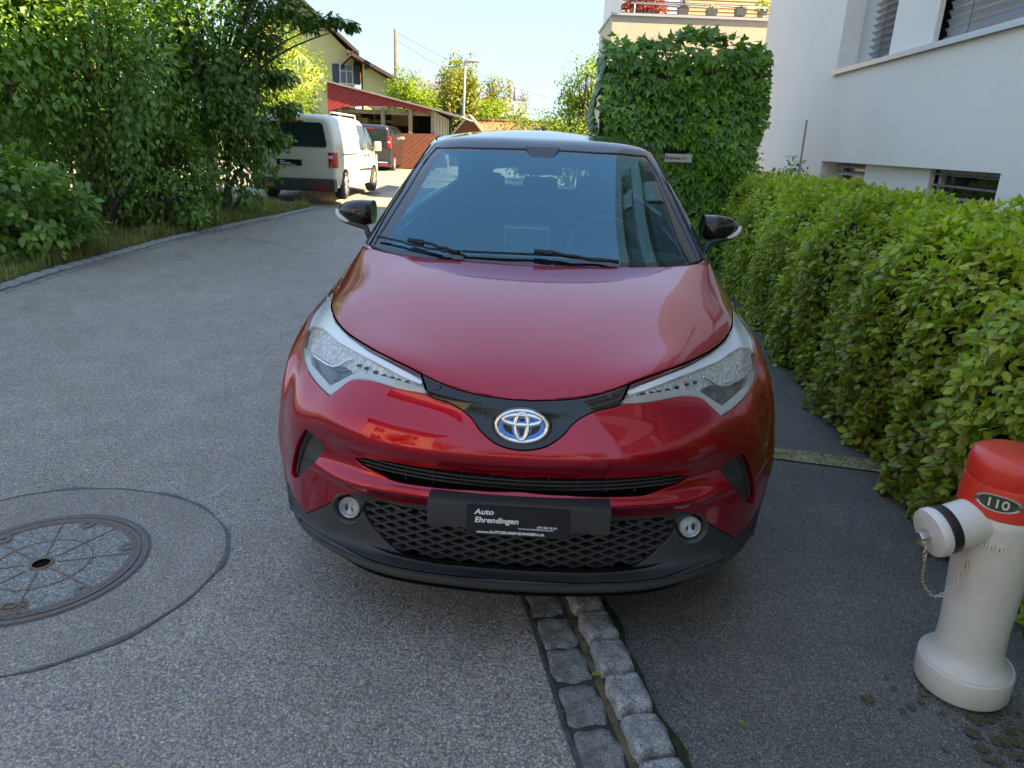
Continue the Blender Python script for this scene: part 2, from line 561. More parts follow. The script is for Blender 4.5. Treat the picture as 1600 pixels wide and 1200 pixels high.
def lens_mat(name, tint=(1, 1, 1), refl=(1, 1, 1), rough=.02, ior=1.52):
    t = NT(name)
    tr = t.new('ShaderNodeBsdfTransparent'); tr.inputs[0].default_value = (*tint, 1)
    gl = t.new('ShaderNodeBsdfGlossy'); gl.inputs['Roughness'].default_value = rough; gl.inputs[0].default_value = (*refl, 1)
    lw = t.new('ShaderNodeLayerWeight'); lw.inputs['Blend'].default_value = .5
    f0 = ((ior - 1) / (ior + 1)) ** 2
    mx = t.new('ShaderNodeMixShader')
    t.l.new(t.math('MULTIPLY_ADD', t.math('POWER', lw.outputs['Facing'], 4.5), 1 - f0, f0), mx.inputs[0])
    t.l.new(tr.outputs[0], mx.inputs[1]); t.l.new(gl.outputs[0], mx.inputs[2])
    t.l.new(mx.outputs[0], t.out.inputs['Surface'])
    return t.m
m_lens = lens_mat('clear_lens', (.93, .94, .95))
m_glass = lens_mat('windscreen_glass', (.46, .64, .66), refl=(.34, .80, 1.0), ior=2.35)
m_dglass = simple('privacy_glass', (.006, .010, .016), .03, spec=.9)
m_int = simple('dark_interior_fabric', (.014, .014, .016), .85)
m_dash = simple('dashboard_plastic', (.035, .038, .042), .55)

# ---- lower body + bonnet surface. columns go centre -> side -> tail, rows go up and over the bonnet
def rowpts(*p): return list(p)
NETS = []
cx = [0, -.2, -.4, -.55, -.66, -.765, -.835, -.885]
def row(Y, Z, X=None, side=None):
    X = X or cx
    r = [(x, y, z) for x, y, z in zip(X, Y, Z)]
    return r + side
def sd_(x8, z, belt=None, back=0.0, y8=.98):
    """points behind the front corner"""
    zz = z
    rise = belt or (0, 0, 0, 0, 0, 0, 0, 0)
    return [(-x8, y8, zz + rise[0]), (-x8 + .005, max(1.45, y8 + .22), zz + rise[1]), (-x8 + .02, max(2.1, y8 + .6), zz + rise[2]), (-x8 + .012, 2.9, zz + rise[3]),
            (-x8 + .002, 3.5, zz + rise[4]), (-x8 + .05, 4.0 - back, zz + rise[5]), (-.62, 4.24 - back, zz + rise[6]), (-.3, 4.32 - back, zz + rise[7]), (0, 4.34 - back, zz + rise[7])]
net = [
 row([.10,.10,.12,.18,.25,.33,.40,.50], [.20,.205,.215,.225,.225,.225,.22,.21], [0,-.19,-.38,-.52,-.62,-.71,-.76,-.79], sd_(.80,.20)),
 row([.012,.012,.03,.10,.175,.28,.36,.46], [.213,.222,.238,.25,.252,.25,.245,.235], [0,-.2,-.41,-.56,-.66,-.75,-.795,-.825], sd_(.842,.235)),
 row([-.008,-.005,.018,.09,.168,.275,.36,.47], [.262,.268,.28,.283,.28,.275,.272,.27], [0,-.2,-.41,-.56,-.664,-.755,-.805,-.835], sd_(.85,.27)),
 row([.05,.055,.075,.12,.19,.295,.39,.50], [.277,.283,.295,.312,.305,.30,.31,.32], [0,-.2,-.4,-.545,-.662,-.762,-.82,-.856], sd_(.868,.32)),
 row([.06,.065,.088,.125,.20,.305,.41,.53], [.38,.38,.385,.395,.38,.38,.385,.39], [0,-.2,-.4,-.55,-.66,-.765,-.832,-.874], sd_(.885,.39)),
 row([.05,.055,.085,.125,.195,.31,.42,.55], [.476,.470,.457,.452,.445,.45,.46,.475], [0,-.2,-.4,-.54,-.655,-.77,-.848,-.895], sd_(.90,.475)),
 row([0,.008,.045,.100,.19,.30,.415,.54], [.515,.515,.513,.505,.50,.505,.52,.54], [0,-.2,-.4,-.53,-.65,-.77,-.85,-.90], sd_(.903,.54)),
 row([.020,.03,.070,.13,.20,.295,.405,.54], [.548,.548,.547,.55,.555,.565,.58,.60], [0,-.2,-.4,-.525,-.645,-.77,-.853,-.903], sd_(.905,.60)),
 row([.032,.035,.066,.122,.19,.285,.40,.54], [.592,.594,.597,.60,.61,.615,.63,.645], [0,-.2,-.4,-.52,-.64,-.77,-.853,-.906], sd_(.905,.65)),
 row([.0,.0,.034,.105,.19,.30,.42,.56], [.645,.652,.66,.665,.665,.67,.68,.70], [0,-.2,-.4,-.54,-.645,-.765,-.85,-.905], sd_(.903,.70)),
 row([.012,.02,.065,.145,.235,.35,.47,.61], [.705,.72,.735,.735,.725,.735,.75,.76], [0,-.2,-.4,-.55,-.65,-.755,-.842,-.90], sd_(.897,.76,(0,0,0,.01,.02,.02,.02,.02))),
 row([.035,.055,.115,.22,.32,.43,.545,.69], [.775,.785,.795,.785,.775,.79,.80,.81], [0,-.2,-.4,-.56,-.655,-.745,-.83,-.888], sd_(.888,.815,(0,0,.0,.02,.03,.03,.03,.03))),
 row([.065,.095,.185,.33,.43,.53,.67,.80], [.825,.842,.880,.868,.862,.858,.862,.858], [0,-.2,-.405,-.555,-.645,-.745,-.82,-.87], sd_(.873,.865,(0,.01,.02,.04,.05,.05,.05,.04),0,1.08)),
 row([.23,.26,.37,.50,.60,.74,.85,.95], [.895,.900,.912,.918,.922,.924,.902,.882], [0,-.2,-.41,-.57,-.655,-.735,-.80,-.848], sd_(.858,.90,(0,.01,.03,.05,.07,.07,.06,.05),.02,1.22)),
 row([.63,.65,.73,.82,.90,.99,1.05,1.12], [.975,.977,.978,.975,.970,.962,.942,.912], [0,-.2,-.42,-.58,-.665,-.735,-.79,-.835], sd_(.838,.935,(0,.015,.04,.07,.10,.11,.10,.08),.05,1.32)),
 row([1.08,1.09,1.13,1.20,1.275,1.34,1.40,1.50], [1.030,1.030,1.029,1.030,1.034,1.036,1.022,.995], [0,-.2,-.42,-.60,-.70,-.757,-.785,-.815], sd_(.815,.985,(0.01,.02,.05,.09,.13,.14,.13,.11),.08,1.62)),
]
# slim the front corners
_f = [0, .1, .1, .15, .15, .25, .5, .85, 1.05, 1.15, 1.15, 1.1, 1.0, .65, .4, .1]
_d = {4: .003, 5: .016, 6: .038, 7: .038, 8: .022, 9: .010}
for _i, _r in enumerate(net):
    for _c, _v in _d.items():
        p = _r[_c]; _r[_c] = (p[0] + _v * _f[_i], p[1] + (.006 * _f[_i] if _c in (5, 6) else 0), p[2])
def blend_row(a, b, t, dy=0.0, dz=0.0):
    out = []
    for i, (p, q) in enumerate(zip(net[a], net[b])):
        f = max(0.0, min(1.0, (7 - i) / 3.0))
        out.append((p[0] * (1 - t) + q[0] * t, p[1] * (1 - t) + q[1] * t + dy * f, p[2] * (1 - t) + q[2] * t + dz * f))
    return out
# extra rows tighten the creases of the lip, the apron shelf and the red bumper bar
net = net[:2] + [blend_row(1, 2, .75)] + [net[2]] + [blend_row(2, 3, .22, 0, .006)] + net[3:6] + [blend_row(5, 6, .80, .004, -.002)] + [net[6]] + [blend_row(6, 7, .30, -.004, .006)] + net[7:]
NT_ = len(net) - 1
BODY = Surf(net)
BODY.sample(0, 9, 0, NT_, .02)

gr_net = [
 [(0,1.10,1.022),(-.25,1.12,1.018),(-.50,1.18,1.018),(-.69,1.29,1.033),(-.75,1.36,1.045),(-.785,1.47,1.03),(-.80,1.9,1.02),(-.80,2.7,1.06),(-.78,3.5,1.11),(-.68,4.05,1.12),(-.35,4.2,1.10),(0,4.22,1.10)],
 [(0,1.48,1.272),(-.24,1.495,1.272),(-.455,1.56,1.268),(-.622,1.66,1.262),(-.672,1.72,1.258),(-.705,1.82,1.245),(-.735,2.2,1.24),(-.745,2.85,1.25),(-.72,3.45,1.28),(-.62,3.95,1.25),(-.33,4.05,1.25),(0,4.07,1.25)],
 [(0,1.86,1.474),(-.225,1.875,1.472),(-.41,1.93,1.468),(-.53,2.01,1.462),(-.575,2.07,1.455),(-.61,2.17,1.45),(-.645,2.5,1.455),(-.65,2.95,1.45),(-.62,3.4,1.43),(-.52,3.75,1.38),(-.28,3.85,1.38),(0,3.87,1.38)],
 [(0,2.08,1.523),(-.22,2.09,1.523),(-.39,2.14,1.518),(-.485,2.21,1.508),(-.525,2.26,1.50),(-.56,2.35,1.50),(-.585,2.6,1.515),(-.59,3.0,1.51),(-.56,3.35,1.48),(-.45,3.6,1.44),(-.22,3.65,1.44),(0,3.67,1.44)],
 [(0,2.5,1.560),(-.15,2.55,1.560),(-.25,2.6,1.558),(-.31,2.65,1.556),(-.34,2.68,1.555),(-.36,2.72,1.553),(-.37,2.8,1.553),(-.36,3.0,1.55),(-.32,3.12,1.542),(-.22,3.2,1.537),(-.1,3.25,1.535),(0,3.26,1.535)],
 [(0,2.8,1.568),(-.02,2.82,1.568),(-.04,2.84,1.568),(-.06,2.85,1.567),(-.07,2.86,1.567),(-.08,2.88,1.567),(-.08,2.9,1.567),(-.08,2.95,1.566),(-.07,2.98,1.566),(-.05,3.0,1.565),(-.02,3.0,1.565),(0,3.0,1.565)],
]
GREEN = Surf(gr_net, .8)
GREEN.sample(-7, 7, 0, 5, .02)

cu = lambda v: ('uv', [(0, v)])
def vmid(px, py):  # v on the centre line for a pixel row
    k = np.where(np.abs(BODY.su) < 1e-6)[0]
    j = k[np.argmin(np.abs(BODY.sy[k] - py) + np.where(BODY.facing[k], 0, 50))]
    return BODY.sv[j]

# ---- outlines traced on the left half of the photograph
HL = [[(658,583),(634,571),(607,558),(573,540),(543,520),(526,502),(518,482),(518,468),(521,455),(524,442)],
      [(524,442),(503,463),(487,488),(479,507),(472,531),(471,548),(474,564),(483,583),(498,603),(514,617)],
      [(514,617),(530,605),(543,595),(556,591),(583,595),(623,607),(667,615)],
      [(667,615),(658,583)]]
hl = uv_poly(BODY, HL)
vh = vmid(820, 625)
hood_h = [(0, vh)] + uv_seg(BODY, [(805,624.6),(753,617),(712,607),(680,594),(657,582)]) + uv_seg(BODY, [(655,581),(634,570),(607,557),(573,539),(543,519),(526,501),(518,482),(519,466),(522,452)])
hood_h += uv_seg(BODY, [(523,450),(534,430),(549,405),(566,383)])[1:]
tail = hood_h[-1]
hood_h += [(tail[0] - .3, NT_ - .07), (4.2, NT_ - .07), (3, NT_ - .07), (2, NT_ - .07), (1, NT_ - .07), (0, NT_ - .07)]
hood = mirror_full(hood_h)
# gloss black band between the lamps with the badge bulge
trim_h = [(0, vh)] + uv_seg(BODY, [(805,624.6),(753,617),(712,607),(680,594),(657,582)]) + uv_seg(BODY, [(658,584),(663,600),(668,617)]) \
    + uv_seg(BODY, [(671,619),(700,629),(722,640),(738,655),(752,674),(770,690),(790,699),(812,703)])[1:] + [(0, vmid(822, 704))]
trim = mirror_full(trim_h)
slot_h = [(0, vmid(822, 749))] + uv_seg(BODY, [(800,747),(720,739),(650,730),(603,722),(575,718),(552,717)]) + uv_seg(BODY, [(552,717),(565,728),(590,740),(628,753),(700,762),(760,766),(805,767)])[1:] + [(0, vmid(822, 768))]
slot = mirror_full(slot_h)
vent = uv_poly(BODY, [[(476,672),(492,684),(507,697)], [(507,697),(497,713),(485,728),(470,741),(461,747)], [(461,747),(455,744),(456,728),(460,705),(467,686),(476,672)]])
# black lower apron: everything under the red lip
v800 = vmid(820, 806)
apron_h = [(0, v800)] + uv_seg(BODY, [(800,805),(740,801),(666,793),(620,787),(580,778),(555,772),(535,777),(510,789),(492,797),(478,802)]) + uv_seg(BODY, [(478,802),(467,790),(458,775),(451,757)])[1:]
apron_h += [(7.6, apron_h[-1][1] - .6), (8.4, 4.5), (8.4, 0.0), (0, 0.0)]
apron = mirror_full(apron_h)
gro_h = [(0, vmid(822, 815))] + uv_seg(BODY, [(800,815),(700,806),(640,797),(595,787),(570,784)]) + uv_seg(BODY, [(570,784),(567,795),(570,807),(580,823),(600,845),(622,861),(650,872),(700,880),(760,885),(805,887)])[1:] + [(0, vmid(822, 887))]
gro = mirror_full(gro_h)
def circ(c, rx, ry, n=28):
    return np.array([BODY.uv_px(c[0] + rx * math.cos(2 * PI * k / n), c[1] + ry * math.sin(2 * PI * k / n)) for k in range(n)])
fogc = (543.5, 795.5)
fog = circ(fogc, 22, 20)
lipf_h = [(0, vmid(822, 906))] + uv_seg(BODY, [(800,905),(740,902),(700,899),(640,891),(580,876),(540,855),(500,831),(470,812)])
lipf_h += [(6.3, lipf_h[-1][1]), (8.4, 2.8), (8.4, 0), (0, 0)]
lipf = mirror_full(lipf_h)
mir = lambda P: np.array(P) * np.array([-1, 1])
# wheel arches (hidden side): circles in Y,Z on the flank
def arch(yc, zc, r):
    out = []
    s = Surf.__new__(Surf)
    U, V = np.meshgrid(np.arange(5, 14.6, .05), np.arange(0, NT_ + .01, .05))
    P = BODY.P(U.ravel(), V.ravel())
    for k in range(25):
        a = PI * k / 24
        y, z = yc + r * math.cos(a), zc + r * math.sin(a)
        d = (P[:, 1] - y) ** 2 + (P[:, 2] - z) ** 2
        j = d.argmin(); out.append((U.ravel()[j], V.ravel()[j]))
    a0, a1 = out[0], out[-1]
    return np.array([(a0[0], -.01)] + out[0:] + [(a1[0], -.01)]) if False else np.array([(a0[0], 0.0)] + out + [(a1[0], 0.0)])
archF = arch(.95, .34, .385)
archR = arch(3.62, .34, .37)

ug = np.concatenate([-np.arange(8.1, 16.1, .5)[::-1], np.arange(-8, 8.01, .125), np.arange(8.1, 16.1, .5)])
ug[0] = -16; ug[-1] = 16
vg = np.arange(0, NT_ + .01, .125)
regions = [('arch', [archF, mir(archF), archR, mir(archR)]), ('headlamp', [hl]), ('headlamp_r', [mir(hl)]), ('slot', [slot]), ('vent', [vent]), ('vent_r', [mir(vent)]),
           ('grille', [gro]), ('fog', [fog]), ('fog_r', [mir(fog)]), ('lip', [lipf]), ('apron', [apron]), ('trim', [trim]), ('bonnet', [hood])]
UVb, reg = partition(BODY, ug, vg, regions)

panel('body', BODY, UVb, reg['rest'], m_red, car, depth=.05, gap=.001, bev=.003)
def hood_disp(uv, P):
    # soft centre dome with two shallow flutes
    ax = np.abs(P[:, 0]); y = P[:, 1]
    fade = np.clip((y - .12) / .3, 0, 1) * np.clip((1.1 - y) / .3, 0, 1)
    return fade * (.0025 * np.exp(-((ax - .40 - .06 * y) / .10) ** 2) - .0 * np.exp(-((ax - .62) / .05) ** 2))
panel('bonnet', BODY, UVb, reg['bonnet'], m_red, car, depth=.03, gap=.0022, bev=.003, off=.003, disp=hood_disp)
panel('front_trim', BODY, UVb, reg['trim'], m_trim, car, depth=.03, gap=.001, bev=.002, off=.0)
panel('lower_apron', BODY, UVb, reg['apron'], m_plas, car, depth=.05, gap=.0008, bev=.003, off=-.003)
panel('front_lip', BODY, UVb, reg['lip'], m_plas, car, depth=.03, gap=.0, bev=.001, off=-.003)
# cavities
for nm in ('slot', 'grille', 'vent', 'vent_r', 'headlamp', 'headlamp_r', 'fog', 'fog_r'):
    pass
# added near-black underlayer whose colour stands in for shade in the gaps
Us, Vs = np.meshgrid(np.linspace(-16, 16, 129), np.linspace(0, NT_ - .1, 100))
Pi_, Ni_ = BODY.PN(Us.ravel(), Vs.ravel())
Pi_ = Pi_ - Ni_ * np.where(np.abs(Us.ravel()) > 7.5, .02, .055)[:, None]
q = np.arange(99 * 128); r0 = q // 128; c0 = q % 128
T4 = np.stack([r0 * 129 + c0, r0 * 129 + c0 + 1, (r0 + 1) * 129 + c0 + 1, (r0 + 1) * 129 + c0], 1)
mk_tris('gap_underlayer', Pi_, T4, m_void, car, True)

# ---- headlamps
def hl_pix_poly(pts):
    q = [BODY.uv_px(*p) for p in pts]; r = [q[0]]
    for a in q[1:]:
        if abs(a[0] - r[-1][0]) + abs(a[1] - r[-1][1]) > .05: r.append(a)
    return np.array(r)
m_led = NT('lamp_facets')
_v = m_led.voro(95); _n = m_led.noise(40, 3)
m_led.set(Base_Color=m_led.ramp(_v.outputs['Color'], [(0, (.40, .42, .46)), (.5, (.62, .62, .60)), (1, (.88, .86, .80))]), Metallic=.30, Roughness=.25)
m_led.l.new(m_led.bump(_v.outputs['Distance'], .45, .02), m_led.b.inputs['Normal'])
m_led = m_led.m
m_bar = simple('lamp_light_guide', (.88, .90, .93), .35, metal=.05, spec=.8)
m_bezel = simple('lamp_bezel', (.50, .51, .49), .30, metal=.4, spec=.5)
m_lbox = simple('lamp_dark_housing', (.012, .013, .016), .22, spec=.6)
for sgn in (1, -1):
    mm = (lambda P: P) if sgn > 0 else mir
    T = reg['headlamp' if sgn > 0 else 'headlamp_r']
    hlamp = panel('headlight', BODY, UVb, T, m_lens, car, depth=.03, gap=.002, bev=.004, off=.002)
    # inner partition
    P = hl_pix_poly
    bar = P([(524,440),(518,460),(514,480),(520,500),(540,521),(573,545),(607,563),(640,580),(659,592),(656,598),(630,588),(596,570),(560,551),(525,530),(508,515),(498,507),(484,505),(470,520),(470,480),(500,445)])
    box = P([(478,546),(496,557),(512,565),(528,566),(540,574),(545,583),(530,590),(513,597),(498,584),(483,567)])
    bez = P([(470,540),(476,543),(480,556),(492,575),(504,590),(512,600),(528,591),(545,583),(560,580),(590,584),(625,594),(662,606),(672,620),(620,612),(550,600),(514,625),(480,590),(464,560)])
    hb = mm(hl); lo, hi = hb.min(0) - .3, hb.max(0) + .3
    UVh, rh = partition(BODY, np.arange(lo[0], hi[0], .09), np.arange(lo[1], hi[1], .09), [('x', [mm(hl), mm(bar), mm(box), mm(bez)])])
    T = np.concatenate([rh['x'], rh['rest']])
    cen = UVh[T].mean(1)
    ins = in_poly(mm(hl), cen[:, 0], cen[:, 1])
    ib = in_poly(mm(box), cen[:, 0], cen[:, 1]) & ins; iz = in_poly(mm(bez), cen[:, 0], cen[:, 1]) & ~ib & ins; ir = in_poly(mm(bar), cen[:, 0], cen[:, 1]) & ~ib & ~iz & ins
    rest = ins & ~(ib | iz | ir)
    for nm, m_, k, dp, of in (('light_guide', m_bar, ir, .015, -.012), ('bezel', m_bezel, iz, .02, -.010), ('reflector', m_led, rest, .01, -.024), ('projector_housing', m_lbox, ib, .02, -.034)):
        panel(nm, BODY, UVh, T[k], m_, hlamp, depth=dp, gap=0, bev=.0015, off=of)
    # chrome blade
    path = [BODY.uv_px(*p) for p in catmull([(481,549),(496,560),(511,568),(524,567),(536,560),(544,557)], 5)]
    path = np.array(path) * np.array([sgn, 1])
    p_, n_ = BODY.PN(path[:, 0], path[:, 1])
    MB().tube([tuple(a - b * .015) for a, b in zip(p_, n_)], .0045, 8).build('chrome_blade', m_chrome, hlamp, True)
    # small led cubes
    mb = MB()
    for (a, b) in [(554,566),(566,571),(580,577),(593,583),(606,587),(618,591),(630,594)]:
        u, v = BODY.uv_px(a, b); p1, n1 = BODY.PN(np.array([u * sgn]), np.array([v]))
        MB().box(tuple(p1[0] - n1[0] * .018), (.012, .008, .008), rz=.5 * sgn).build('led_cell', m_lbox, hlamp)
    u, v = BODY.uv_px(514, 580); p1, n1 = BODY.PN(np.array([u * sgn]), np.array([v]))
    Mq = Vector(n1[0]).to_track_quat('Z', 'Y').to_matrix().to_4x4()
    MB().lathe([(.0001, .004), (.012, .002), (.018, -.004), (.020, -.014)], 20, tuple(p1[0] - n1[0] * .030), M=Mq).build('projector_lens', m_dglass, hlamp, True)

# ---- fog lamps
for sgn in (1, -1):
    f_uv = np.array(fog) * np.array([sgn, 1])
    p_, n_ = BODY.PN(f_uv[:, 0], f_uv[:, 1])
    c = p_.mean(0); n = np.array([0.16 * -sgn, -.98, .08]); n = n / np.linalg.norm(n)
    r = np.linalg.norm(p_ - c, axis=1).mean()
    Mq = Vector(n).to_track_quat('Z', 'Y').to_matrix().to_4x4()
    fl = MB().lathe([(r * 1.16, -.05), (r * 1.14, -.004), (r * 1.08, .003), (r * .96, .001), (r * .86, -.008), (r * .70, -.03)], 40, tuple(c), M=Mq).build('fog_light', m_gril, car, True)
    MB().lathe([(r * .70, -.03), (r * .70, -.006), (r * .64, -.002), (r * .62, -.008), (r * .46, -.016), (r * .26, -.022), (.0001, -.024)], 36, tuple(c - n * .003), M=Mq).build('reflector', m_silver, fl, True)
    MB().lathe([(r * .70, -.004), (r * .5, .002), (r * .3, .005), (.0001, .006)], 36, tuple(c - n * .003), M=Mq).build('lens', m_lens, fl, True)
    for dx in (-.010, .010): MB().box((0, 0, 0), (.007, .020, .010), bev=.002, M=Matrix.Translation(Vector(c - n * .012)) @ Mq @ Matrix.Translation((dx, 0, 0))).build('bulb_shield', m_lbox, fl)

# ---- grilles: opening polygons in X,Z
def xz_of(P):
    p, _ = BODY.PN(P[:, 0], P[:, 1]); return p
G3 = xz_of(gro)
Gxz = G3[:, [0, 2]]
_fit = np.polyfit(G3[:, 0] ** 2, G3[:, 1], 2)
gy = lambda x: np.polyval(_fit, np.asarray(x) ** 2)
grille = None
mb = MB()
def bar_line(mb, f, ts, w, d, off, poly, minlen=2):
    run = []
    def flush():
        if len(run) >= minlen:
            n = len(run); V = []; F = []
            for i, (x, z) in enumerate(run):
                a = run[max(i - 1, 0)]; b = run[min(i + 1, n - 1)]
                tx, tz = b[0] - a[0], b[1] - a[1]; L = math.hypot(tx, tz); nx, nz = -tz / L * w / 2, tx / L * w / 2
                y = float(gy(x)) + off
                V += [(x + nx, y, z + nz), (x - nx, y, z - nz), (x - nx, y + d, z - nz), (x + nx, y + d, z + nz)]
            for i in range(n - 1):
                a = 4 * i; b = a + 4
                for k in range(4): F.append((a + k, a + (k + 1) % 4, b + (k + 1) % 4, b + k))
            mb.add(V, F)
        run.clear()
    X = np.array([f(t) for t in ts]); ins = in_poly(poly, X[:, 0], X[:, 1])
    for p, k in zip(X, ins):
        if k: run.append((p[0], p[1]))
        else: flush()
    flush()
cell_w, cell_h = .070, .027
for fam in (1, -1):
    for k in range(-40, 41):
        x0 = k * cell_w
        ts = np.arange(-.16, .161, .003)
        bar_line(mb, lambda t, x0=x0, fam=fam: (x0 + fam * t * (cell_w / cell_h), .375 + t), ts, .0072, .020, .012, Gxz)
for side in (-1, 1):                                       # tapering wave slats beside the fog lamps
    pass
mb.build('grille_mesh', m_gril, car)
S3 = xz_of(slot)
top = S3[:len(S3) // 2]
mb = MB()
Sxz = S3[:, [0, 2]]
_f2 = np.polyfit(S3[:, 0] ** 2, S3[:, 1], 2)
_fz = np.polyfit(S3[:, 0] ** 2, S3[:, 2], 2)
gy_old = gy
gy = lambda x: np.polyval(_f2, np.asarray(x) ** 2)
for dz in (-.012, .0, .012):
    bar_line(mb, lambda t, dz=dz: (t, float(np.polyval(_fz, t * t)) + dz), np.arange(-.55, .551, .01), .0045, .02, .014, Sxz)
for x in np.arange(-.42, .43, .084):
    bar_line(mb, lambda t, x=x: (x, float(np.polyval(_fz, x * x)) + t), np.arange(-.03, .031, .004), .003, .015, .02, Sxz)
mb.build('upper_grille', m_gril, car)
# vents: recessed ribbed blanks
for sgn in (1, -1):
    T = reg['vent' if sgn > 0 else 'vent_r']
    vo_ = panel('side_vent', BODY, UVb, T, m_plas, car, depth=.02, gap=.001, bev=.001, off=-.02)
    mb = MB()
    for f in (.25, .5):
        a = np.array(catmull([(476,672),(467,686),(460,705),(456,728),(456,742)], 5)); b = np.array(catmull([(507,697),(497,713),(485,728),(470,741),(461,747)], 5))
        n = min(len(a), len(b)); pp = a[:n] * (1 - f * .35) + b[:n] * f * .35
        uv = np.array([BODY.uv_px(*p) for p in pp[1:-1]]) * np.array([sgn, 1])
        p_, n_ = BODY.PN(uv[:, 0], uv[:, 1])
        mb.tube([tuple(x - y * .016) for x, y in zip(p_, n_)], .003, 6)
    mb.build('vent_rib', m_gril, vo_)

# ---- glasshouse
WS_h = [(845,233.5),(770,231.5),(720,230.5),(682,231)]
gws = []
def gmid(py):
    k = np.where(np.abs(GREEN.su) < 1e-6)[0]
    return GREEN.sv[k[np.argmin(np.abs(GREEN.sy[k] - py))]]
def gseg(pts): return uv_seg(GREEN, pts)
ws_h = [(0, gmid(232.5))] + gseg([(825,231.5),(770,230.5),(720,229.5),(681,230)]) + gseg([(679,232),(664,250),(640,290),(612,335),(590,370),(583,384)])[1:] + [(3.7, .02), (3, .02), (2, .02), (1, .02), (0, .02)]
ws = mirror_full(ws_h)
# frit = band inside windscreen; visible clear zone
cl_h = [(0, gmid(238))] + gseg([(825,237),(770,236),(720,235),(690,236)]) + gseg([(688,238),(672,262),(645,308),(618,350),(601,378)])[1:] + gseg([(603,381),(625,388),(680,394),(760,398),(815,399)])[1:] + [(0, gmid(400))]
clear = mirror_full(cl_h)
# side windows in uv
sidew = np.array([(5.25, .22), (5.3, .8), (5.45, 1.6), (5.9, 1.85), (7, 1.85), (8.3, 1.75), (8.75, 1.2), (8.9, .7), (8.6, .3), (7, .22), (6, .2)])
rearw = np.array([(9.7, .5), (9.8, 1.6), (10.5, 1.75), (11, 1.75)])
rearw = np.concatenate([rearw, [(11, .45)]])
ugg = np.arange(-11, 11.01, .2); vgg = np.arange(0, 5.01, .2)
UVg, rg = partition(GREEN, ugg, vgg, [('clear', [clear]), ('frit', [ws]), ('sw', [sidew]), ('sw_r', [mir(sidew)]), ('rw', [rearw]), ('rw_r', [mir(rearw)])])
m_roof = paint('dewy_black_roof_sky_tint', (.012, .022, .040), metal=.0, rough=.45, coat=1.0)  # blue in the black base colour stands in for the mirrored sky
panel('roof_and_pillars', GREEN, UVg, rg['rest'], m_roof, car, depth=.03, gap=.001, bev=.004)
wsc = panel('windscreen', GREEN, UVg, rg['clear'], m_glass, car, depth=.004, gap=0, bev=.0002, off=-.006)
panel('windscreen_border', GREEN, UVg, rg['frit'], m_dglass, car, depth=.004, gap=0, bev=.0002, off=-.006)
for k in ('sw', 'sw_r'): panel('side_window', GREEN, UVg, rg[k], m_glass, car, depth=.004, gap=0, bev=.001, off=-.006)
panel('rear_window', GREEN, UVg, np.concatenate([rg['rw'], rg['rw_r']]), m_glass, car, depth=.004, gap=0, bev=.001, off=-.006)
# ---- plate holder and dealer plate
def cpx(px, py, Y): return car_at(px, py, Y)
zt = cpx(811, 788, -.035)[2]; zb = cpx(811, 830, -.035)[2]
xl = cpx(667, 800, -.035)[0]; xr = cpx(955, 815, -.035)[0]
hw = (xr - xl) / 2; xm = (xl + xr) / 2
holder = MB().box((xm, .000, (zt + zb) / 2), (2 * hw, .07, zt - zb), bev=.009).build('plate_holder', m_plas, car, 40)
zp0 = cpx(811, 839, -.042)[2]; zp1 = cpx(811, 794, -.042)[2]
xp0 = cpx(729, 815, -.042)[0]; xp1 = cpx(889.5, 815, -.042)[0]
m_platef = simple('black_plate_film', (.012, .012, .015), .25, spec=.5, coat=.3)
m_letter = simple('white_lettering', (.78, .78, .78), .45)
# rounded plate
def rrect(w, h, r, n=5):
    P = []
    for cx_, cy_, a0 in ((w / 2 - r, h / 2 - r, 0), (-w / 2 + r, h / 2 - r, 90), (-w / 2 + r, -h / 2 + r, 180), (w / 2 - r, -h / 2 + r, 270)):
        for k in range(n + 1):
            a = R_(a0 + 90 * k / n); P.append((cx_ + r * math.cos(a), cy_ + r * math.sin(a)))
    return P
ph = zp1 - zp0; pw = xp1 - xp0; pcx = (xp0 + xp1) / 2; pcz = (zp0 + zp1) / 2
plate = MB().prism(rrect(pw, ph, .006), .004, ((1, 0, 0), (0, 0, 1), (0, -1, 0)), (pcx, -.037, pcz)).build('dealer_plate', m_platef, holder)
split = zp0 + ph * .22
MB().prism(rrect(pw * .985, ph * .76, .005), .002, ((1, 0, 0), (0, 0, 1), (0, -1, 0)), (pcx, -.041, zp0 + ph * .61)).build('plate_face', m_platef, holder)
def on_plate(x, z, y=-.0432): return Matrix.Translation((x, y, z)) @ Matrix(((1, 0, 0, 0), (0, 0, -1, 0), (0, 1, 0, 0), (0, 0, 0, 1)))
Z = lambda f: zp1 - ph * f
X = lambda f: xp0 + pw * f
text_mesh('plate_text', 'Auto', .0235, m_letter, plate, on_plate(X(.075), Z(.27)), .0004, .0006, .18, 1.12)
text_mesh('plate_text', 'Ehrendingen', .0235, m_letter, plate, on_plate(X(.075), Z(.55)), .0004, .0006, .18, 1.06)
text_mesh('plate_text', '079 406 56 54', .0092, m_letter, plate, on_plate(X(.69), Z(.66)), .0003, .0002, 0, 1.05)
text_mesh('plate_text', 'WWW.AUTOEHRENDINGEN.CH', .0062, m_letter, plate, on_plate(X(.51), Z(.735)), .0003, .0001, 0, 1.08)
text_mesh('plate_text', 'www.AUTOEHRENDINGEN.ch', .0115, m_letter, plate, on_plate(X(.10), Z(.93), -.0416), .0003, .0004, 0, 1.26)

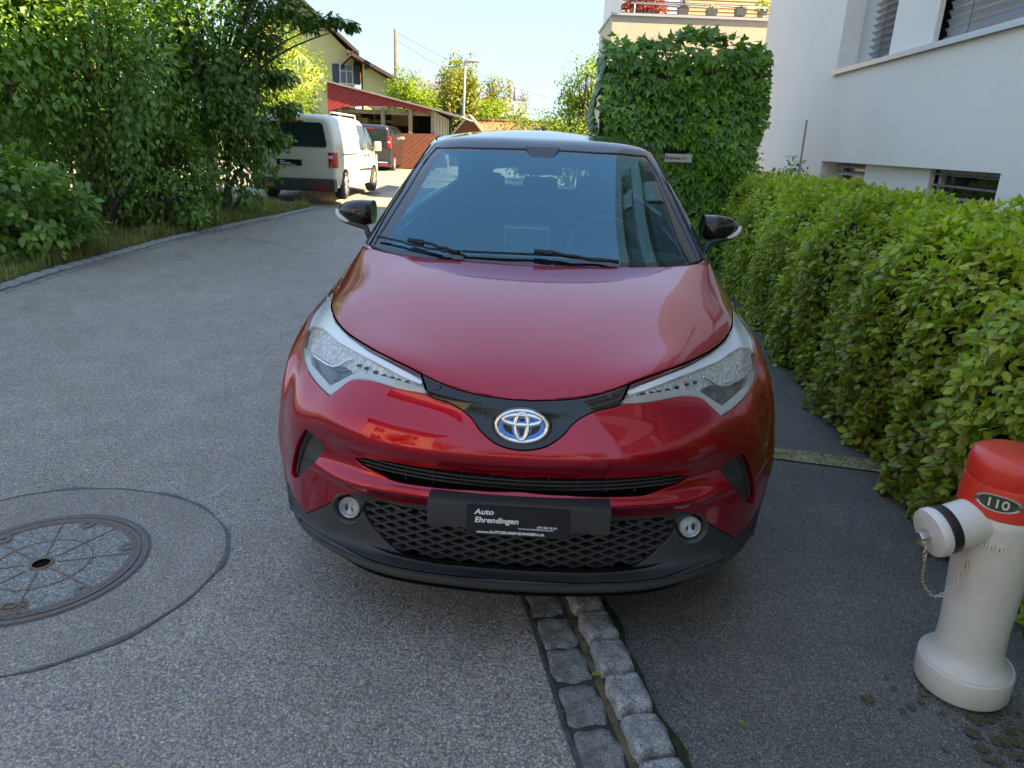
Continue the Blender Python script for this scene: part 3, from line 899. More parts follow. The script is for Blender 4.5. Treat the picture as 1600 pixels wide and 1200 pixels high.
# ---- badge: an oval ring, three ellipses
bc = cpx(820, 666, -.012)
bw = (cpx(863, 666, -.012)[0] - cpx(777, 665, -.012)[0]) / 2
bh = .047
tilt = R_(-14)
Mb = Matrix.Translation((bc[0] * 0, -.014, bc[2])) @ Matrix.Rotation(tilt, 4, 'X') @ Matrix(((1, 0, 0, 0), (0, 0, -1, 0), (0, 1, 0, 0), (0, 0, 0, 1)))
m_blue = simple('badge_blue', (.01, .20, .75), .25, coat=.5)
badge = MB().lathe([(1.10, -.02), (1.10, -.004), (1.04, .002), (1.0, -.002), (.0001, -.003)], 56, M=Mb @ Matrix.Diagonal((bw * 1.0, bh * 1.0, 1, 1))).build('badge', m_trim, car, 40)
def ering(a, b, w, cx_=0, cy_=0, h=.004, z0=0.0, n=56):
    V = []; F = []
    for k in range(n):
        t = 2 * PI * k / n; c, s_ = math.cos(t), math.sin(t)
        L = math.hypot(b * c, a * s_); nx, ny = b * c / L, a * s_ / L
        for q, hh in ((-w / 2, 0), (-w / 4, h * .8), (0, h), (w / 4, h * .8), (w / 2, 0)):
            V.append((cx_ + a * c + nx * q, cy_ + b * s_ + ny * q, z0 + hh))
    for k in range(n):
        j = (k + 1) % n
        for i in range(4): F.append((k * 5 + i, j * 5 + i, j * 5 + i + 1, k * 5 + i + 1))
    return [tuple(Mb @ Vector(v)) for v in V], F
for nm, args in (('badge_ring', (bw * .93, bh * .91, bw * .17)), ('badge_ring', (bw * .68, bh * .29, bw * .19, 0, bh * .36)), ('badge_ring', (bw * .23, bh * .80, bw * .20, 0, 0))):
    V, F = ering(*args); mk(nm, V, F, m_chrome, badge, True)
for args in ((bw * .76, bh * .72, bw * .17), (bw * .54, bh * .15, bw * .10, 0, bh * .36), (bw * .13, bh * .62, bw * .05, 0, 0), (bw * .33, bh * .70, bw * .09, 0, 0)):
    V, F = ering(*args, h=.0015); mk('badge_outline', V, F, m_blue, badge, True)
# parking sensors on the trim and bumper, small tow cover
for (px, py) in ((683, 603), (620, 800)):
    for sgn in (1, -1):
        u, v = BODY.uv_px(px, py); p1, n1 = BODY.PN(np.array([u * sgn]), np.array([v]))
        Mq = Vector(n1[0]).to_track_quat('Z', 'Y').to_matrix().to_4x4()
        MB().lathe([(.012, -.012), (.012, .0), (.0105, .0018), (.0001, .002)], 20, tuple(p1[0] + n1[0] * (.0005 if py < 700 else -.006)), M=Mq).build('parking_sensor', m_trim if py < 700 else m_gril, car, 50)
u, v = BODY.uv_px(471, 655)
# ---- mirrors
def mirror(sgn):
    Y0 = 1.70
    secs = [(584, 313, 349), (576, 312, 351), (566, 311.5, 351.5), (553, 312.5, 349), (541, 315.5, 344.5), (532, 321, 341), (526, 326.5, 338), (523.2, 331, 335)]
    hys = [.070, .076, .078, .072, .058, .042, .026, .010]; ycs = [.0, -.008, -.010, -.004, .008, .022, .034, .042]
    S_ = catmull([(*q, a_, b_) for q, a_, b_ in zip(secs, hys, ycs)], 4)
    secs = [tuple(q[:3]) for q in S_]
    V = []; n = 36
    for i, (px, ya, yb) in enumerate(secs):
        a = car_at(px, ya, Y0); b = car_at(px, yb, Y0)
        x = (a[0] + b[0]) / 2; zc = (a[2] + b[2]) / 2; hz = (a[2] - b[2]) / 2
        hy = S_[i][3]
        yc = Y0 + S_[i][4]
        for k in range(n):
            t = 2 * PI * k / n
            c, s_ = math.cos(t), math.sin(t)
            e = .75
            V.append((-x * -1 * sgn if False else x * sgn, yc + hy * np.sign(c) * abs(c) ** e, zc + hz * np.sign(s_) * abs(s_) ** e))
    F = []
    m = len(secs)
    for i in range(m - 1):
        for k in range(n):
            f = (i * n + k, (i + 1) * n + k, (i + 1) * n + (k + 1) % n, i * n + (k + 1) % n)
            F.append(f if sgn > 0 else f[::-1])
    F.append(tuple(range(n - 1, -1, -1)) if sgn < 0 else tuple(range(n))); F.append(tuple((m - 1) * n + k for k in range(n)))
    mo = mk('side_mirror', V, F, m_black, car, 60)
    # lower shell with stalk
    a = car_at(572, 356, 1.64); b = car_at(560, 351, 1.64); c = car_at(540, 345, 1.66); d = car_at(531, 341, 1.68)
    e = car_at(575, 363, 1.58)
    pts = [(-.795 if True else 0, 1.60, 1.035), tuple(a), tuple(b), tuple(c), tuple(d)]
    pts = [(p[0] * sgn, p[1], p[2]) for p in pts]
    MB().tube(pts, [.014, .014, .015, .013, .006], 10).build('mirror_stalk', m_gril, mo, True)
    q = [car_at(p[0], p[1], 1.635) for p in ((522.5, 329), (525, 336), (531, 342), (540, 346.5), (547, 348.5))]
    MB().tube([(p[0] * sgn, 1.645 + .03 * (1 - i / 4), p[2] + .004) for i, p in enumerate(q)], [.007, .011, .012, .010, .005], 10).build('indicator', simple('indicator_lens', (.62, .62, .60), .15, coat=.6), mo, True)
for s_ in (1, -1): mirror(s_)

# ---- wipers
def on_glass(pts, h):
    out = []
    for p in pts:
        u, v = GREEN.uv_px(*p); a, n1 = GREEN.PN(np.array([u]), np.array([v])); out.append(tuple(a[0] + n1[0] * h))
    return out
MB().tube(on_glass(catmull([(591, 372.5), (630, 381.5), (670, 390), (700, 396.5), (727, 402.5)], 4), .012), .0052, 8).build('wiper_blade', m_rub, car, True)
MB().tube(on_glass(catmull([(645, 381), (662, 384), (690, 392), (720, 401)], 4), .024), [.007] * 12 + [.010], 8).build('wiper_arm', m_rub, car, True)
MB().tube(on_glass([(640, 380), (664, 386)], .020), .010, 4).build('wiper_bracket', m_rub, car)
MB().tube(on_glass(catmull([(722, 396), (780, 398.5), (845, 401), (910, 406), (966, 410.5)], 4), .012), .0052, 8).build('wiper_blade', m_rub, car, True)
MB().tube(on_glass(catmull([(835, 397), (862, 400), (910, 409), (965, 415)], 4), .022), .007, 8).build('wiper_arm', m_rub, car, True)
MB().tube(on_glass([(834, 398), (862, 401)], .020), .011, 4).build('wiper_bracket', m_rub, car)
# pillar gutter strips
for sgn in (1, -1):
    pts = [GREEN.uv_px(*p) for p in catmull([(577, 382), (600, 340), (628, 295), (655, 250), (672, 226)], 4)]
    uv = np.array(pts) * np.array([sgn, 1]); p_, n_ = GREEN.PN(uv[:, 0], uv[:, 1])
    MB().tube([tuple(a + b * .001) for a, b in zip(p_, n_)], .004, 6).build('pillar_seal', m_rub, car, True)
    uu = np.linspace(5.2, 8.2, 30) * sgn; p_, n_ = GREEN.PN(uu, np.full(30, 2.75))
    MB().tube([tuple(a + b * .002) for a, b in zip(p_, n_)], .005, 6).build('roof_moulding', m_rub, car, True)
# shark fin
fz = car_at(845, 197, 3.35)
fb = [(-.02, 0), (.0, .05), (.02, .065), (.045, .06), (.07, 0)]
zr = 1.528
MB().prism([(y * 1.6, z * (fz[2] - zr) / .065) for y, z in fb], .022, ((0, 1, 0), (0, 0, 1), (1, 0, 0)), (-.011, 3.30, zr)).build('roof_antenna', m_black, car)
# inspection sticker on the windscreen corner
p = on_glass([(1058, 410), (1076, 411)], 0) if False else None
u, v = GREEN.uv_px(612, 386)
pa, na = GREEN.PN(np.array([-u]), np.array([v]))
# ---- interior
inte = MB()
inte.box((0, 2.75, .45), (1.5, 2.6, .06))
floor_ = inte.build('cabin_floor', m_int, car)
prof = [(1.22, .90), (1.24, .985), (1.32, 1.0), (1.55, 1.005), (1.72, .995), (1.80, .96), (1.83, .80), (1.80, .55)]
V = []; F = []
xs = np.linspace(-.70, .70, 21)
for x in xs:
    for (y, z) in prof:
        bump_ = .035 * math.exp(-((x - .36) / .20) ** 2) if 1.4 < y < 1.85 and z > .9 else 0
        V.append((x, y + .10 * (x / .7) ** 2, z + bump_))
n = len(prof)
for i in range(20):
    for k in range(n - 1): F.append((i * n + k, i * n + k + 1, (i + 1) * n + k + 1, (i + 1) * n + k))
mk('dashboard', V, F, m_dash, car, 60)
m_screen = simple('display_glass', (.05, .055, .06), .08, coat=.5)
sc_ = MB().box((0, 0, 0), (.225, .012, .125), bev=.006, M=Matrix.Translation((-.045, 1.70, 1.058)) @ Matrix.Rotation(R_(-14), 4, 'X')).build('centre_display', m_dash, car, 40)
MB().tube([(-.155, 1.694, 1.002), (-.150, 1.686, 1.105), (.062, 1.686, 1.105), (.067, 1.694, 1.002)], .005, 6).build('display_rim', simple('display_rim', (.35, .36, .38), .4), sc_)
a = [( .36 + .19 * math.cos(t), 1.90 + .06 * math.sin(t) , .98 + .165 * math.sin(t)) for t in np.linspace(0, 2 * PI, 40)[:-1]]
sw_ = MB().tube(a, .016, 8, closed=True).build('steering_wheel', simple('leather_rim', (.06, .062, .065), .45), car, True)
MB().box((.36, 1.91, .97), (.17, .05, .11), bev=.03).build('airbag_cover', m_dash, sw_, 40)
for x in (-.36, .36):
    s1 = MB().box((x, 2.62, .86), (.50, .16, .62), bev=.07).box((x, 2.38, .58), (.50, .5, .16), bev=.06).build('front_seat', m_int, car, 40)
    MB().box((x, 2.66, 1.235), (.26, .10, .17), bev=.045).build('headrest', m_int, s1, 40)
s1 = MB().box((0, 3.42, .85), (1.22, .16, .58), bev=.07).build('rear_seat', m_int, car, 40)
m_pale = simple('pale_headrest', (.30, .30, .29), .8)
for x in (-.38, .0, .38): MB().box((x, 3.44, 1.20), (.25, .09, .14), bev=.04).build('headrest', m_int, s1, 40)
MB().box((.0, 2.10, 1.375), (.235, .04, .075), bev=.018).build('rear_view_mirror', m_gril, car, 40)
MB().prism([(-.085, 0), (.085, 0), (.060, -.075), (.030, -.105), (-.030, -.105), (-.060, -.075)], .04, ((1, 0, 0), (0, .86, .51), (0, -.51, .86)), (0.01, 1.885, 1.445)).build('camera_housing', m_gril, car)
# roof lining keeps the cabin dark
u_, v_ = np.meshgrid(np.linspace(-8, 8, 40), np.linspace(2.6, 5, 8))
p_, n_ = GREEN.PN(u_.ravel(), v_.ravel()); p_ = p_ - n_ * .03
q = np.arange(7 * 39); r0 = q // 39; c0 = q % 39
mk_tris('roof_lining', p_, np.stack([r0 * 40 + c0, r0 * 40 + c0 + 1, (r0 + 1) * 40 + c0 + 1, (r0 + 1) * 40 + c0], 1), m_int, car, True)
# ---- wheels
for yy in (.95, 3.62):
    for sgn in (1, -1):
        Mw = Matrix.Translation((sgn * .755, yy, .34)) @ Matrix.Rotation(R_(90) * sgn, 4, 'Y')
        wv = empty('wheel'); wv.parent = car
        MB().lathe([(.225, -.10), (.30, -.105), (.335, -.085), (.34, -.05), (.34, .05), (.335, .085), (.30, .105), (.225, .10)], 40, M=Mw).build('tyre', m_tyre, wv, True)
        rim = MB().lathe([(.225, -.10), (.232, .09), (.215, .095), (.205, .06), (.06, .055), (.05, .075), (.0001, .078)], 40, M=Mw)
        rim.build('rim', m_gril, wv, True)
        for k in range(5):
            a = 2 * PI * k / 5
            MB().box((0, 0, 0), (.05, .18, .03), bev=.01, M=Mw @ Matrix.Rotation(a, 4, 'Z') @ Matrix.Translation((0, .125, .08))).build('spoke', m_alloy, wv)
MB().box((0, 2.3, .23), (1.5, 3.6, .06)).build('underbody', m_void, car)
# ================================================================== ground, road, kerbs
def asphalt(name, lo, hi, speck=.5, scale=150, tint=(1, 1, 1), patch=.12, wet=0.0):
    t = NT(name)
    v = t.voro(scale); v2 = t.voro(scale * 2.3)
    big = t.noise(.55, 5, .6); med = t.noise(4.5, 4, .6)
    col = t.ramp(v.outputs['Color'], [(0, tuple(lo * c for c in tint)), (.45, tuple((lo * .6 + hi * .4) * c for c in tint)), (.75, tuple(hi * c for c in tint)), (.90, tuple(hi * 1.5 * c for c in tint)), (1, tuple(min(.7, hi * 3.6) * c for c in (1, .97, .9)))])
    col2 = t.ramp(v2.outputs['Color'], [(0, (lo * .9,) * 3), (.6, (hi * .9,) * 3), (.88, (hi * 1.7,) * 3), (1, (min(.7, hi * 3.8),) * 3)])
    c = t.mix(col, col2, .5)
    hue = t.mix(v.outputs['Color'], t.ramp(v2.outputs['Distance'], [(0, .5), (1, .5)]), .72)
    c = t.mix(c, t.mix(hue, 2.0, 1.0, 'MULTIPLY'), .42, 'MULTIPLY')
    st = t.noise(.9, 7, .75, dist=.6)
    c = t.mix(c, t.ramp(st.outputs['Fac'], [(.30, .72), (.42, 1.0), (.62, 1.0), (.72, 1.16)]), 1.0, 'MULTIPLY')
    # bitumen joints between the stones
    e = t.ramp(v.outputs['Distance'], [(.35, 1.0), (.8, .45)])
    c = t.mix(c, e, 1.0, 'MULTIPLY')
    c = t.mix(c, t.ramp(big.outputs['Fac'], [(.3, 1 - patch), (.7, 1 + patch)]), 1.0, 'MULTIPLY')
    c = t.mix(c, t.ramp(med.outputs['Fac'], [(.3, .90), (.7, 1.10)]), 1.0, 'MULTIPLY')
    t.set(Base_Color=c, Roughness=t.ramp(v.outputs['Color'], [(0, .55), (1, .85)]))
    t.b.inputs['Specular IOR Level'].default_value = .5
    h = t.math('MULTIPLY', v.outputs['Distance'], -1.0)
    t.l.new(t.bump(h, .45, .004), t.b.inputs['Normal'])
    return t
m_road = asphalt('road_asphalt', .15, .34, tint=(1.46, 1.08, .78)).m
m_drive = asphalt('driveway_asphalt', .055, .17, scale=165, patch=.22, tint=(1.32, 1.04, .84)).m
m_tar = simple('tar_seam', (.075, .072, .070), .45, bumpk=.5, bscale=175, var=.4, vscale=30)

m_patch = asphalt('patch_asphalt', .13, .30, scale=175, tint=(1.44, 1.07, .78)).m

def ribbon(name, left, right, z, mat, parent=None):
    V = [(p[0], p[1], z) for p in left] + [(p[0], p[1], z) for p in right]; n = len(left)
    F = [(i, n + i, n + i + 1, i + 1) for i in range(n - 1)]
    return mk(name, V, F, mat, parent)
def resample(pts, step):
    pts = [np.array(p, float) for p in pts]; out = [pts[0]]; d = 0.0
    for a, b in zip(pts[:-1], pts[1:]):
        L = np.linalg.norm(b - a); s = step - d
        while s <= L: out.append(a + (b - a) * s / L); s += step
        d = (d + L) % step if L + d >= step else d + L
        d = L - (s - step) if True else d
    return out
def curve2(pts, n=8): return [p[:2] for p in catmull([(p[0], p[1]) for p in pts], n)]

m_soil = NT('meadow_ground')
_n = m_soil.noise(1.2, 6, .7)
m_soil.set(Base_Color=m_soil.ramp(_n.outputs['Fac'], [(.3, (.030, .040, .014)), (.55, (.06, .075, .022)), (.75, (.11, .10, .045))]), Roughness=.95)
m_soil = m_soil.m
g = mk('ground', [(-700, -300, -.03), (700, -300, -.03), (700, 1200, -.03), (-700, 1200, -.03)], [(0, 1, 2, 3)], m_soil); tag(g, kind='structure')

kerbL = curve2([(-5.35, -30), (-5.1, -8), (-4.9, 0), (-4.86, 4), (-4.83, 6.45), (-4.885, 7.3), (-4.88, 8.6), (-4.88, 9.95), (-4.76, 11.3), (-4.56, 12.9), (-4.43, 13.8), (-4.2, 16), (-3.85, 20), (-3.2, 28), (-1.6, 40), (2, 56), (8, 75)])
kerbR = curve2([(1.9, -30), (1.6, -8), (.98, -1.0), (.68, .5), (.47, 1.39), (.325, 2.1), (.0, 3.4), (-.25, 4.6), (-.30, 6.0), (-.1, 8), (.5, 13), (1.2, 20), (2.2, 28), (4.0, 40), (7.5, 56), (14, 75)])
kl = np.array(kerbL); krr = np.array(kerbR)
ys = np.concatenate([np.linspace(-29.9, 0, 12), np.linspace(.4, 16, 60), np.linspace(17, 74.9, 40)])
xl_ = np.interp(ys, kl[:, 1], kl[:, 0]); xr_ = np.interp(ys, krr[:, 1], krr[:, 0])
road = ribbon('road', list(zip(xl_, ys)), list(zip(xr_, ys)), 0.0, m_road)
tag(road, kind='structure')
dv = ribbon('driveway', kerbR, [(9.0, p[1]) for p in kerbR], -.004, m_drive); tag(dv, kind='structure')

# granite materials
def granite(name, base, dark, moss=.0):
    t = NT(name)
    n1 = t.noise(190, 3, .75); n2 = t.noise(28, 5, .65); n3 = t.noise(6, 3)
    c = t.ramp(n1.outputs['Fac'], [(.34, dark), (.47, tuple(b * .72 for b in base)), (.55, base), (.68, tuple(min(.75, b * 1.45) for b in base))])
    c = t.mix(c, t.ramp(n2.outputs['Fac'], [(.35, .55), (.6, 1.1)]), 1.0, 'MULTIPLY')
    g_ = t.new('ShaderNodeNewGeometry')
    c = t.mix(c, t.ramp(g_.outputs['Random Per Island'], [(0, .78), (1, 1.15)]), 1.0, 'MULTIPLY')
    t.set(Base_Color=c, Roughness=.8)
    t.l.new(t.bump(t.math('ADD', n2.outputs['Fac'], t.math('MULTIPLY', n1.outputs['Fac'], .35)), .9, .012), t.b.inputs['Normal'])
    return t.m
m_granL = granite('pale_granite', (.36, .36, .355), (.10, .10, .10))
m_granD = granite('dark_granite', (.26, .25, .235), (.08, .077, .073))
m_mortar = simple('mossy_mortar', (.13, .095, .05), .95, bumpk=.8, bscale=140, var=.5, vscale=22)
m_dirt = simple('dark_joint_dirt', (.045, .040, .033), .95, bumpk=.8, bscale=160, var=.4, vscale=30)
m_moss = simple('moss', (.035, .04, .012), .95, bumpk=.8, bscale=200, var=.5, vscale=40)

def cobble_mesh(w, l, h, seed, sub=6):
    r = np.random.default_rng(seed)
    bm = bmesh.new()
    bmesh.ops.create_grid(bm, x_segments=sub, y_segments=sub, size=.5)
    ph = r.uniform(0, 6, 6)
    for v in bm.verts:
        x, y = v.co.x, v.co.y
        # chipped rounded-square plan
        ax, ay = abs(x) * 2, abs(y) * 2
        k = 1 - .10 * (ax * ay) ** 2
        x *= k; y *= k
        edge = max(ax, ay)
        z = h * (1 - 1.1 * max(0, edge - .70) ** 2 * 6.5)
        z += .0022 * math.sin(5 * x + ph[0]) * math.sin(6 * y + ph[1]) + .0012 * math.sin(13 * x + ph[2] + 9 * y)
        if edge > .98:
            x += .028 * math.sin(9 * y + ph[3]) * (1 if ax > .98 else .2); y += .028 * math.sin(9 * x + ph[4]) * (1 if ay > .98 else .2)
        v.co = (x * w, y * l, z)
    be = [e for e in bm.edges if e.is_boundary]
    ex = bmesh.ops.extrude_edge_only(bm, edges=be)
    for v in ex['geom']:
        if isinstance(v, bmesh.types.BMVert): v.co.z = -.05
    me = bpy.data.meshes.new('kerb_stone'); bm.to_mesh(me); bm.free()
    me.polygons.foreach_set('use_smooth', [True] * len(me.polygons)); me.set_sharp_from_angle(angle=R_(50))
    return me
def walk(poly, lens, y0=None, y1=None):
    """centres + headings along polyline with alternating lengths"""
    P = [np.array(p, float) for p in poly]
    P = [p for p in P if (y0 is None or p[1] >= y0) and (y1 is None or p[1] <= y1)]
    seg = np.array([np.linalg.norm(b - a) for a, b in zip(P[:-1], P[1:])]); cum = np.concatenate([[0], seg.cumsum()])
    def at(s):
        i = min(np.searchsorted(cum, s, 'right') - 1, len(seg) - 1); f = (s - cum[i]) / seg[i]
        return P[i] + (P[i + 1] - P[i]) * f, math.atan2(*(P[i + 1] - P[i])[::-1])
    s = 0; out = []
    while True:
        L = lens()
        if s + L > cum[-1]: break
        c, a = at(s + L / 2); out.append((c, a, L)); s += L
    return out
def fine(poly, step=.05):
    out = []
    for a, b in zip(poly[:-1], poly[1:]):
        n = max(1, int(np.linalg.norm(np.array(b) - np.array(a)) / step))
        for k in range(n): out.append(np.array(a) + (np.array(b) - np.array(a)) * k / n)
    out.append(np.array(poly[-1])); return out
def kerb_row(name, label_kind, poly, off, w, h, mat, zt, y0, y1, seed, lens):
    parent = empty(name); tag(parent, kind='structure')
    var = {}
    pl = fine(poly)
    for i, (c, a, L) in enumerate(walk(pl, lens, y0, y1)):
        near = c[1] < 2.6 and c[0] > -2
        key = (i % 9, near)
        if near: me = cobble_mesh(w, L - .008, h, seed + i, 12)
        else:
            if key not in var: var[key] = cobble_mesh(w, 1.0, h, seed + i, 4)
            me = var[key]
        if not me.materials: me.materials.append(mat)
        o = link_mesh('kerb_stone', me, parent)
        nx, ny = math.sin(a), -math.cos(a)
        o.location = (c[0] + nx * off, c[1] + ny * off, zt + random.uniform(-.003, .003))
        o.rotation_euler = (random.uniform(-.02, .02), random.uniform(-.02, .02), a - PI / 2 + random.uniform(-.02, .02))
        if not near: o.scale = (random.uniform(.95, 1.03), L - .012, 1)
    return parent
lr = lambda a, b: (lambda: random.uniform(a, b))
kerb_row('kerb', '', kerbR, .055 - .11, .112, .030, m_granL, .012, .2, 8.0, 11, lr(.145, .17))
kerb_row('gutter', '', kerbR, .055 - .245, .118, .012, m_granD, -.001, .2, 8.0, 51, lr(.15, .185))
kerb_row('kerb', '', kerbL, -.02, .14, .035, m_granL, .012, 2.0, 15.2, 91, lr(.17, .24))
kerb_row('gutter', '', kerbL, .12, .10, .010, m_granD, -.006, 2.0, 13.6, 131, lr(.17, .24))
# mortar and moss strips
kr = [p for p in fine(kerbR, .04) if .2 < p[1] < 8]
def strip(name, o0, o1, z, mat, jit=.0):
    L = []; Rr = []
    for i, p in enumerate(kr[:-1]):
        d = kr[i + 1] - p; d = d / np.linalg.norm(d); nx, ny = d[1], -d[0]
        j = jit * math.sin(i * .9) * math.sin(i * .37 + 1)
        L.append((p[0] + nx * (o0 + j * .3), p[1] + ny * (o0 + j * .3))); Rr.append((p[0] + nx * (o1 + j), p[1] + ny * (o1 + j)))
    o = ribbon(name, L, Rr, z, mat); tag(o, kind='structure'); return o
strip('kerb_bed', -.262, .006, .0012, m_dirt)
strip('kerb_mortar', -.130, -.106, .0045, m_mortar, .006)
strip('kerb_joint', -.266, -.252, .0045, m_tar, .006)
strip('moss_line', .006, .024, .004, m_moss, .016)
# worn yellow line
t = NT('worn_yellow_paint')
_n = t.noise(26, 6, .75, dist=1.2); _v = t.voro(38, 'DISTANCE_TO_EDGE')
fac = t.math('MULTIPLY', t.ramp(_n.outputs['Fac'], [(.38, 0.0), (.50, 1.0)]), t.ramp(_v.outputs['Distance'], [(.02, 0.0), (.05, 1.0)]))
t.set(Base_Color=t.mix((.05, .05, .05), t.ramp(t.noise(9, 4).outputs['Fac'], [(.3, (.30, .23, .09)), (.7, (.46, .38, .18))]), fac), Roughness=.8)
t.l.new(t.bump(t.voro(110).outputs['Distance'], .5, .005), t.b.inputs['Normal'])
a, b, c, d = [on_ground(*p) for p in ((1212, 700), (1390, 722), (1390, 740), (1212, 717))]
dr = (b - a) / np.linalg.norm(b - a)
yl = mk('yellow_line', [tuple(a - dr * .9 + [0, 0, .0035]), tuple(b + dr * .15 + [0, 0, .0035]), tuple(c + dr * .15 + [0, 0, .0035]), tuple(d - dr * .9 + [0, 0, .0035])], [(3, 2, 1, 0)], t.m)
tag(yl, kind='structure')
# asphalt crack lines on the driveway
def crack(pts, w=.0011):
    pts = [on_ground(*p)[:2] for p in pts]; pts = catmull(pts, 8)
    L = []; Rr = []
    for i, p in enumerate(pts):
        q = pts[min(i + 1, len(pts) - 1)] - pts[max(i - 1, 0)]; q = q / (np.linalg.norm(q) + 1e-9); j = random.uniform(-.006, .006); ww = w * random.uniform(.3, 1.2)
        L.append((p[0] + q[1] * (j + ww), p[1] - q[0] * (j + ww))); Rr.append((p[0] + q[1] * (j - ww), p[1] - q[0] * (j - ww)))
    o = ribbon('asphalt_crack', Rr, L, .0008, m_tar); tag(o, kind='structure')
crack([(1050, 960), (1085, 1000), (1100, 1040), (1120, 1080), (1150, 1150)])
crack([(1052, 1060), (1063, 1085), (1080, 1100)], .003)

# ------------------------------------------------------------------ manhole
mc = np.array([-1.66, 2.155]); mr = .345
m_iron = NT('cast_iron')
_n = m_iron.noise(14, 6, .7)
m_iron.set(Base_Color=m_iron.ramp(_n.outputs['Fac'], [(.42, (.15, .14, .14)), (.56, (.16, .12, .10)), (.70, (.24, .12, .06))]), Metallic=.35, Roughness=.62)
m_iron.l.new(m_iron.bump(m_iron.noise(160, 4).outputs['Fac'], .4, .004), m_iron.b.inputs['Normal']); m_iron = m_iron.m
m_rust = simple('rusty_iron', (.19, .115, .07), .8, bumpk=.5, bscale=200, var=.4, vscale=60)
m_conc = NT('exposed_aggregate')
_v = m_conc.voro(150); _n = m_conc.noise(3, 4)
c = m_conc.ramp(_v.outputs['Color'], [(0, (.15, .145, .14)), (.5, (.27, .265, .25)), (.85, (.42, .41, .39)), (1, (.65, .64, .60))])
c = m_conc.mix(c, m_conc.ramp(_v.outputs['Distance'], [(.25, 1.0), (.8, .5)]), 1.0, 'MULTIPLY')
m_conc.set(Base_Color=c, Roughness=.8); m_conc.l.new(m_conc.bump(_v.outputs['Distance'], .6, .005), m_conc.b.inputs['Normal']); m_conc = m_conc.m
man = empty('manhole_cover', (mc[0], mc[1], 0)); tag(man, 'round rusty cast iron manhole cover with concrete infill in the road', 'manhole cover')
MB().lathe([(mr, -.02), (mr, .0065), (mr - .010, .008), (mr - .020, .0065), (mr - .022, -.02)], 96, cap=False).build('outer_frame', m_iron, man, 40)
MB().lathe([(mr - .026, -.02), (mr - .026, .007), (mr - .034, .008), (mr - .060, .007), (mr - .062, .0)], 96, cap=False).build('cover_rim', m_iron, man, 40)
# infill ring with centre hole
V = []; F = []
for k in range(64):
    a = 2 * PI * k / 64
    for r in (.030, .06, .16, mr - .061): V.append((r * math.cos(a), r * math.sin(a) , .0045))
for k in range(64):
    j = (k + 1) % 64
    for i in range(3): F.append((k * 4 + i, k * 4 + i + 1, j * 4 + i + 1, j * 4 + i))
mk('concrete_infill', V, F, m_conc, man)
MB().lathe([(.036, .001), (.036, .0075), (.028, .0075), (.028, -.012), (.0001, -.012)], 32).build('centre_socket', m_void, man)
MB().lathe([(.040, .001), (.040, .0078), (.0285, .0078)], 32, cap=False).build('socket_ring', m_rust, man, True)
for k in range(8):
    a = 2 * PI * k / 8 + .32
    MB().box(((.14 + .03) * math.cos(a), (.14 + .03) * math.sin(a), .0045), (.235, .0045, .005), rz=a).build('rib', m_rust, man)
MB().lathe([(.162, .003), (.162, .0068), (.158, .0068), (.158, .003)], 64, cap=False).build('ring_rib', m_rust, man, True)
for k in range(6):
    a = 2 * PI * k / 6 - .55
    o = MB().lathe([(.028, .0), (.028, .0086), (.024, .0092), (.010, .0092), (.0095, .004), (.0001, .004)], 24, (.272 * math.cos(a), .272 * math.sin(a), 0)).build('lifting_boss', m_iron, man, 40)
for k in range(40):
    a = 2 * PI * k / 40 + .08
    MB().box(((mr - .047) * math.cos(a), (mr - .047) * math.sin(a), .0075), (.012, .030, .003), rz=a, bev=.0015).build('rim_stud', m_rust if k % 3 else m_iron, man)
def arc_text(body, r, a0, size, mat, dirn=1):
    Mx = Matrix.Identity(4)
    def bend(p):
        a = a0 - p.x / r; rr = r + p.y
        return Vector((rr * math.cos(a), rr * math.sin(a), p.z))
    return text_mesh('raised_letters', body, size, mat, man, Matrix.Translation((0, 0, .0085)), .0012, .0004, 0, 1.0, 'LEFT', bend)
# letters as read in the photograph on the rim and the name bar
def man_ang(px, py):
    q = on_ground(px, py)[:2] - mc; return math.atan2(q[1], q[0])
arc_text('ROMURE', mr - .052, man_ang(61, 976), .030, m_iron)
arc_text('SCI', mr - .112, man_ang(35, 962), .046, m_iron)
V = []; F = []
a1 = man_ang(38, 965)
for k in range(13):
    a = a1 - .55 * k / 12
    for r in (mr - .120, mr - .066): V.append((r * math.cos(a), r * math.sin(a), .0062))
for k in range(12): F.append((k * 2, k * 2 + 1, k * 2 + 3, k * 2 + 2))
mk('name_bar', V, F, m_rust, man)
# repaired asphalt ring and tar seam
V = []; F = []; Vt = []; Ft = []
for k in range(120):
    a = 2 * PI * k / 120
    ra = .60 * (1 + .035 * math.sin(2 * a + 2.2) + .02 * math.sin(3 * a + .4)); rb = ra + .011 + .006 * math.sin(7 * a) + .004 * math.sin(17 * a)
    for r in (mr + .0005, ra): V.append((mc[0] + r * math.cos(a), mc[1] + r * math.sin(a), .003))
    for r in (ra - .002, rb): Vt.append((mc[0] + r * math.cos(a), mc[1] + r * math.sin(a), .0042))
for k in range(120):
    j = (k + 1) % 120
    F.append((k * 2, k * 2 + 1, j * 2 + 1, j * 2))
tag(mk('asphalt_patch', V, F, m_patch), kind='structure'); tag(mk('tar_seam', Vt, F, m_tar), kind='structure')
MB_ = MB().lathe([(mr + .009, .0042), (mr + .009, .0045), (mr, .0045)], 90, (mc[0], mc[1], 0), cap=False).build('tar_seam', m_tar); tag(MB_, kind='structure')

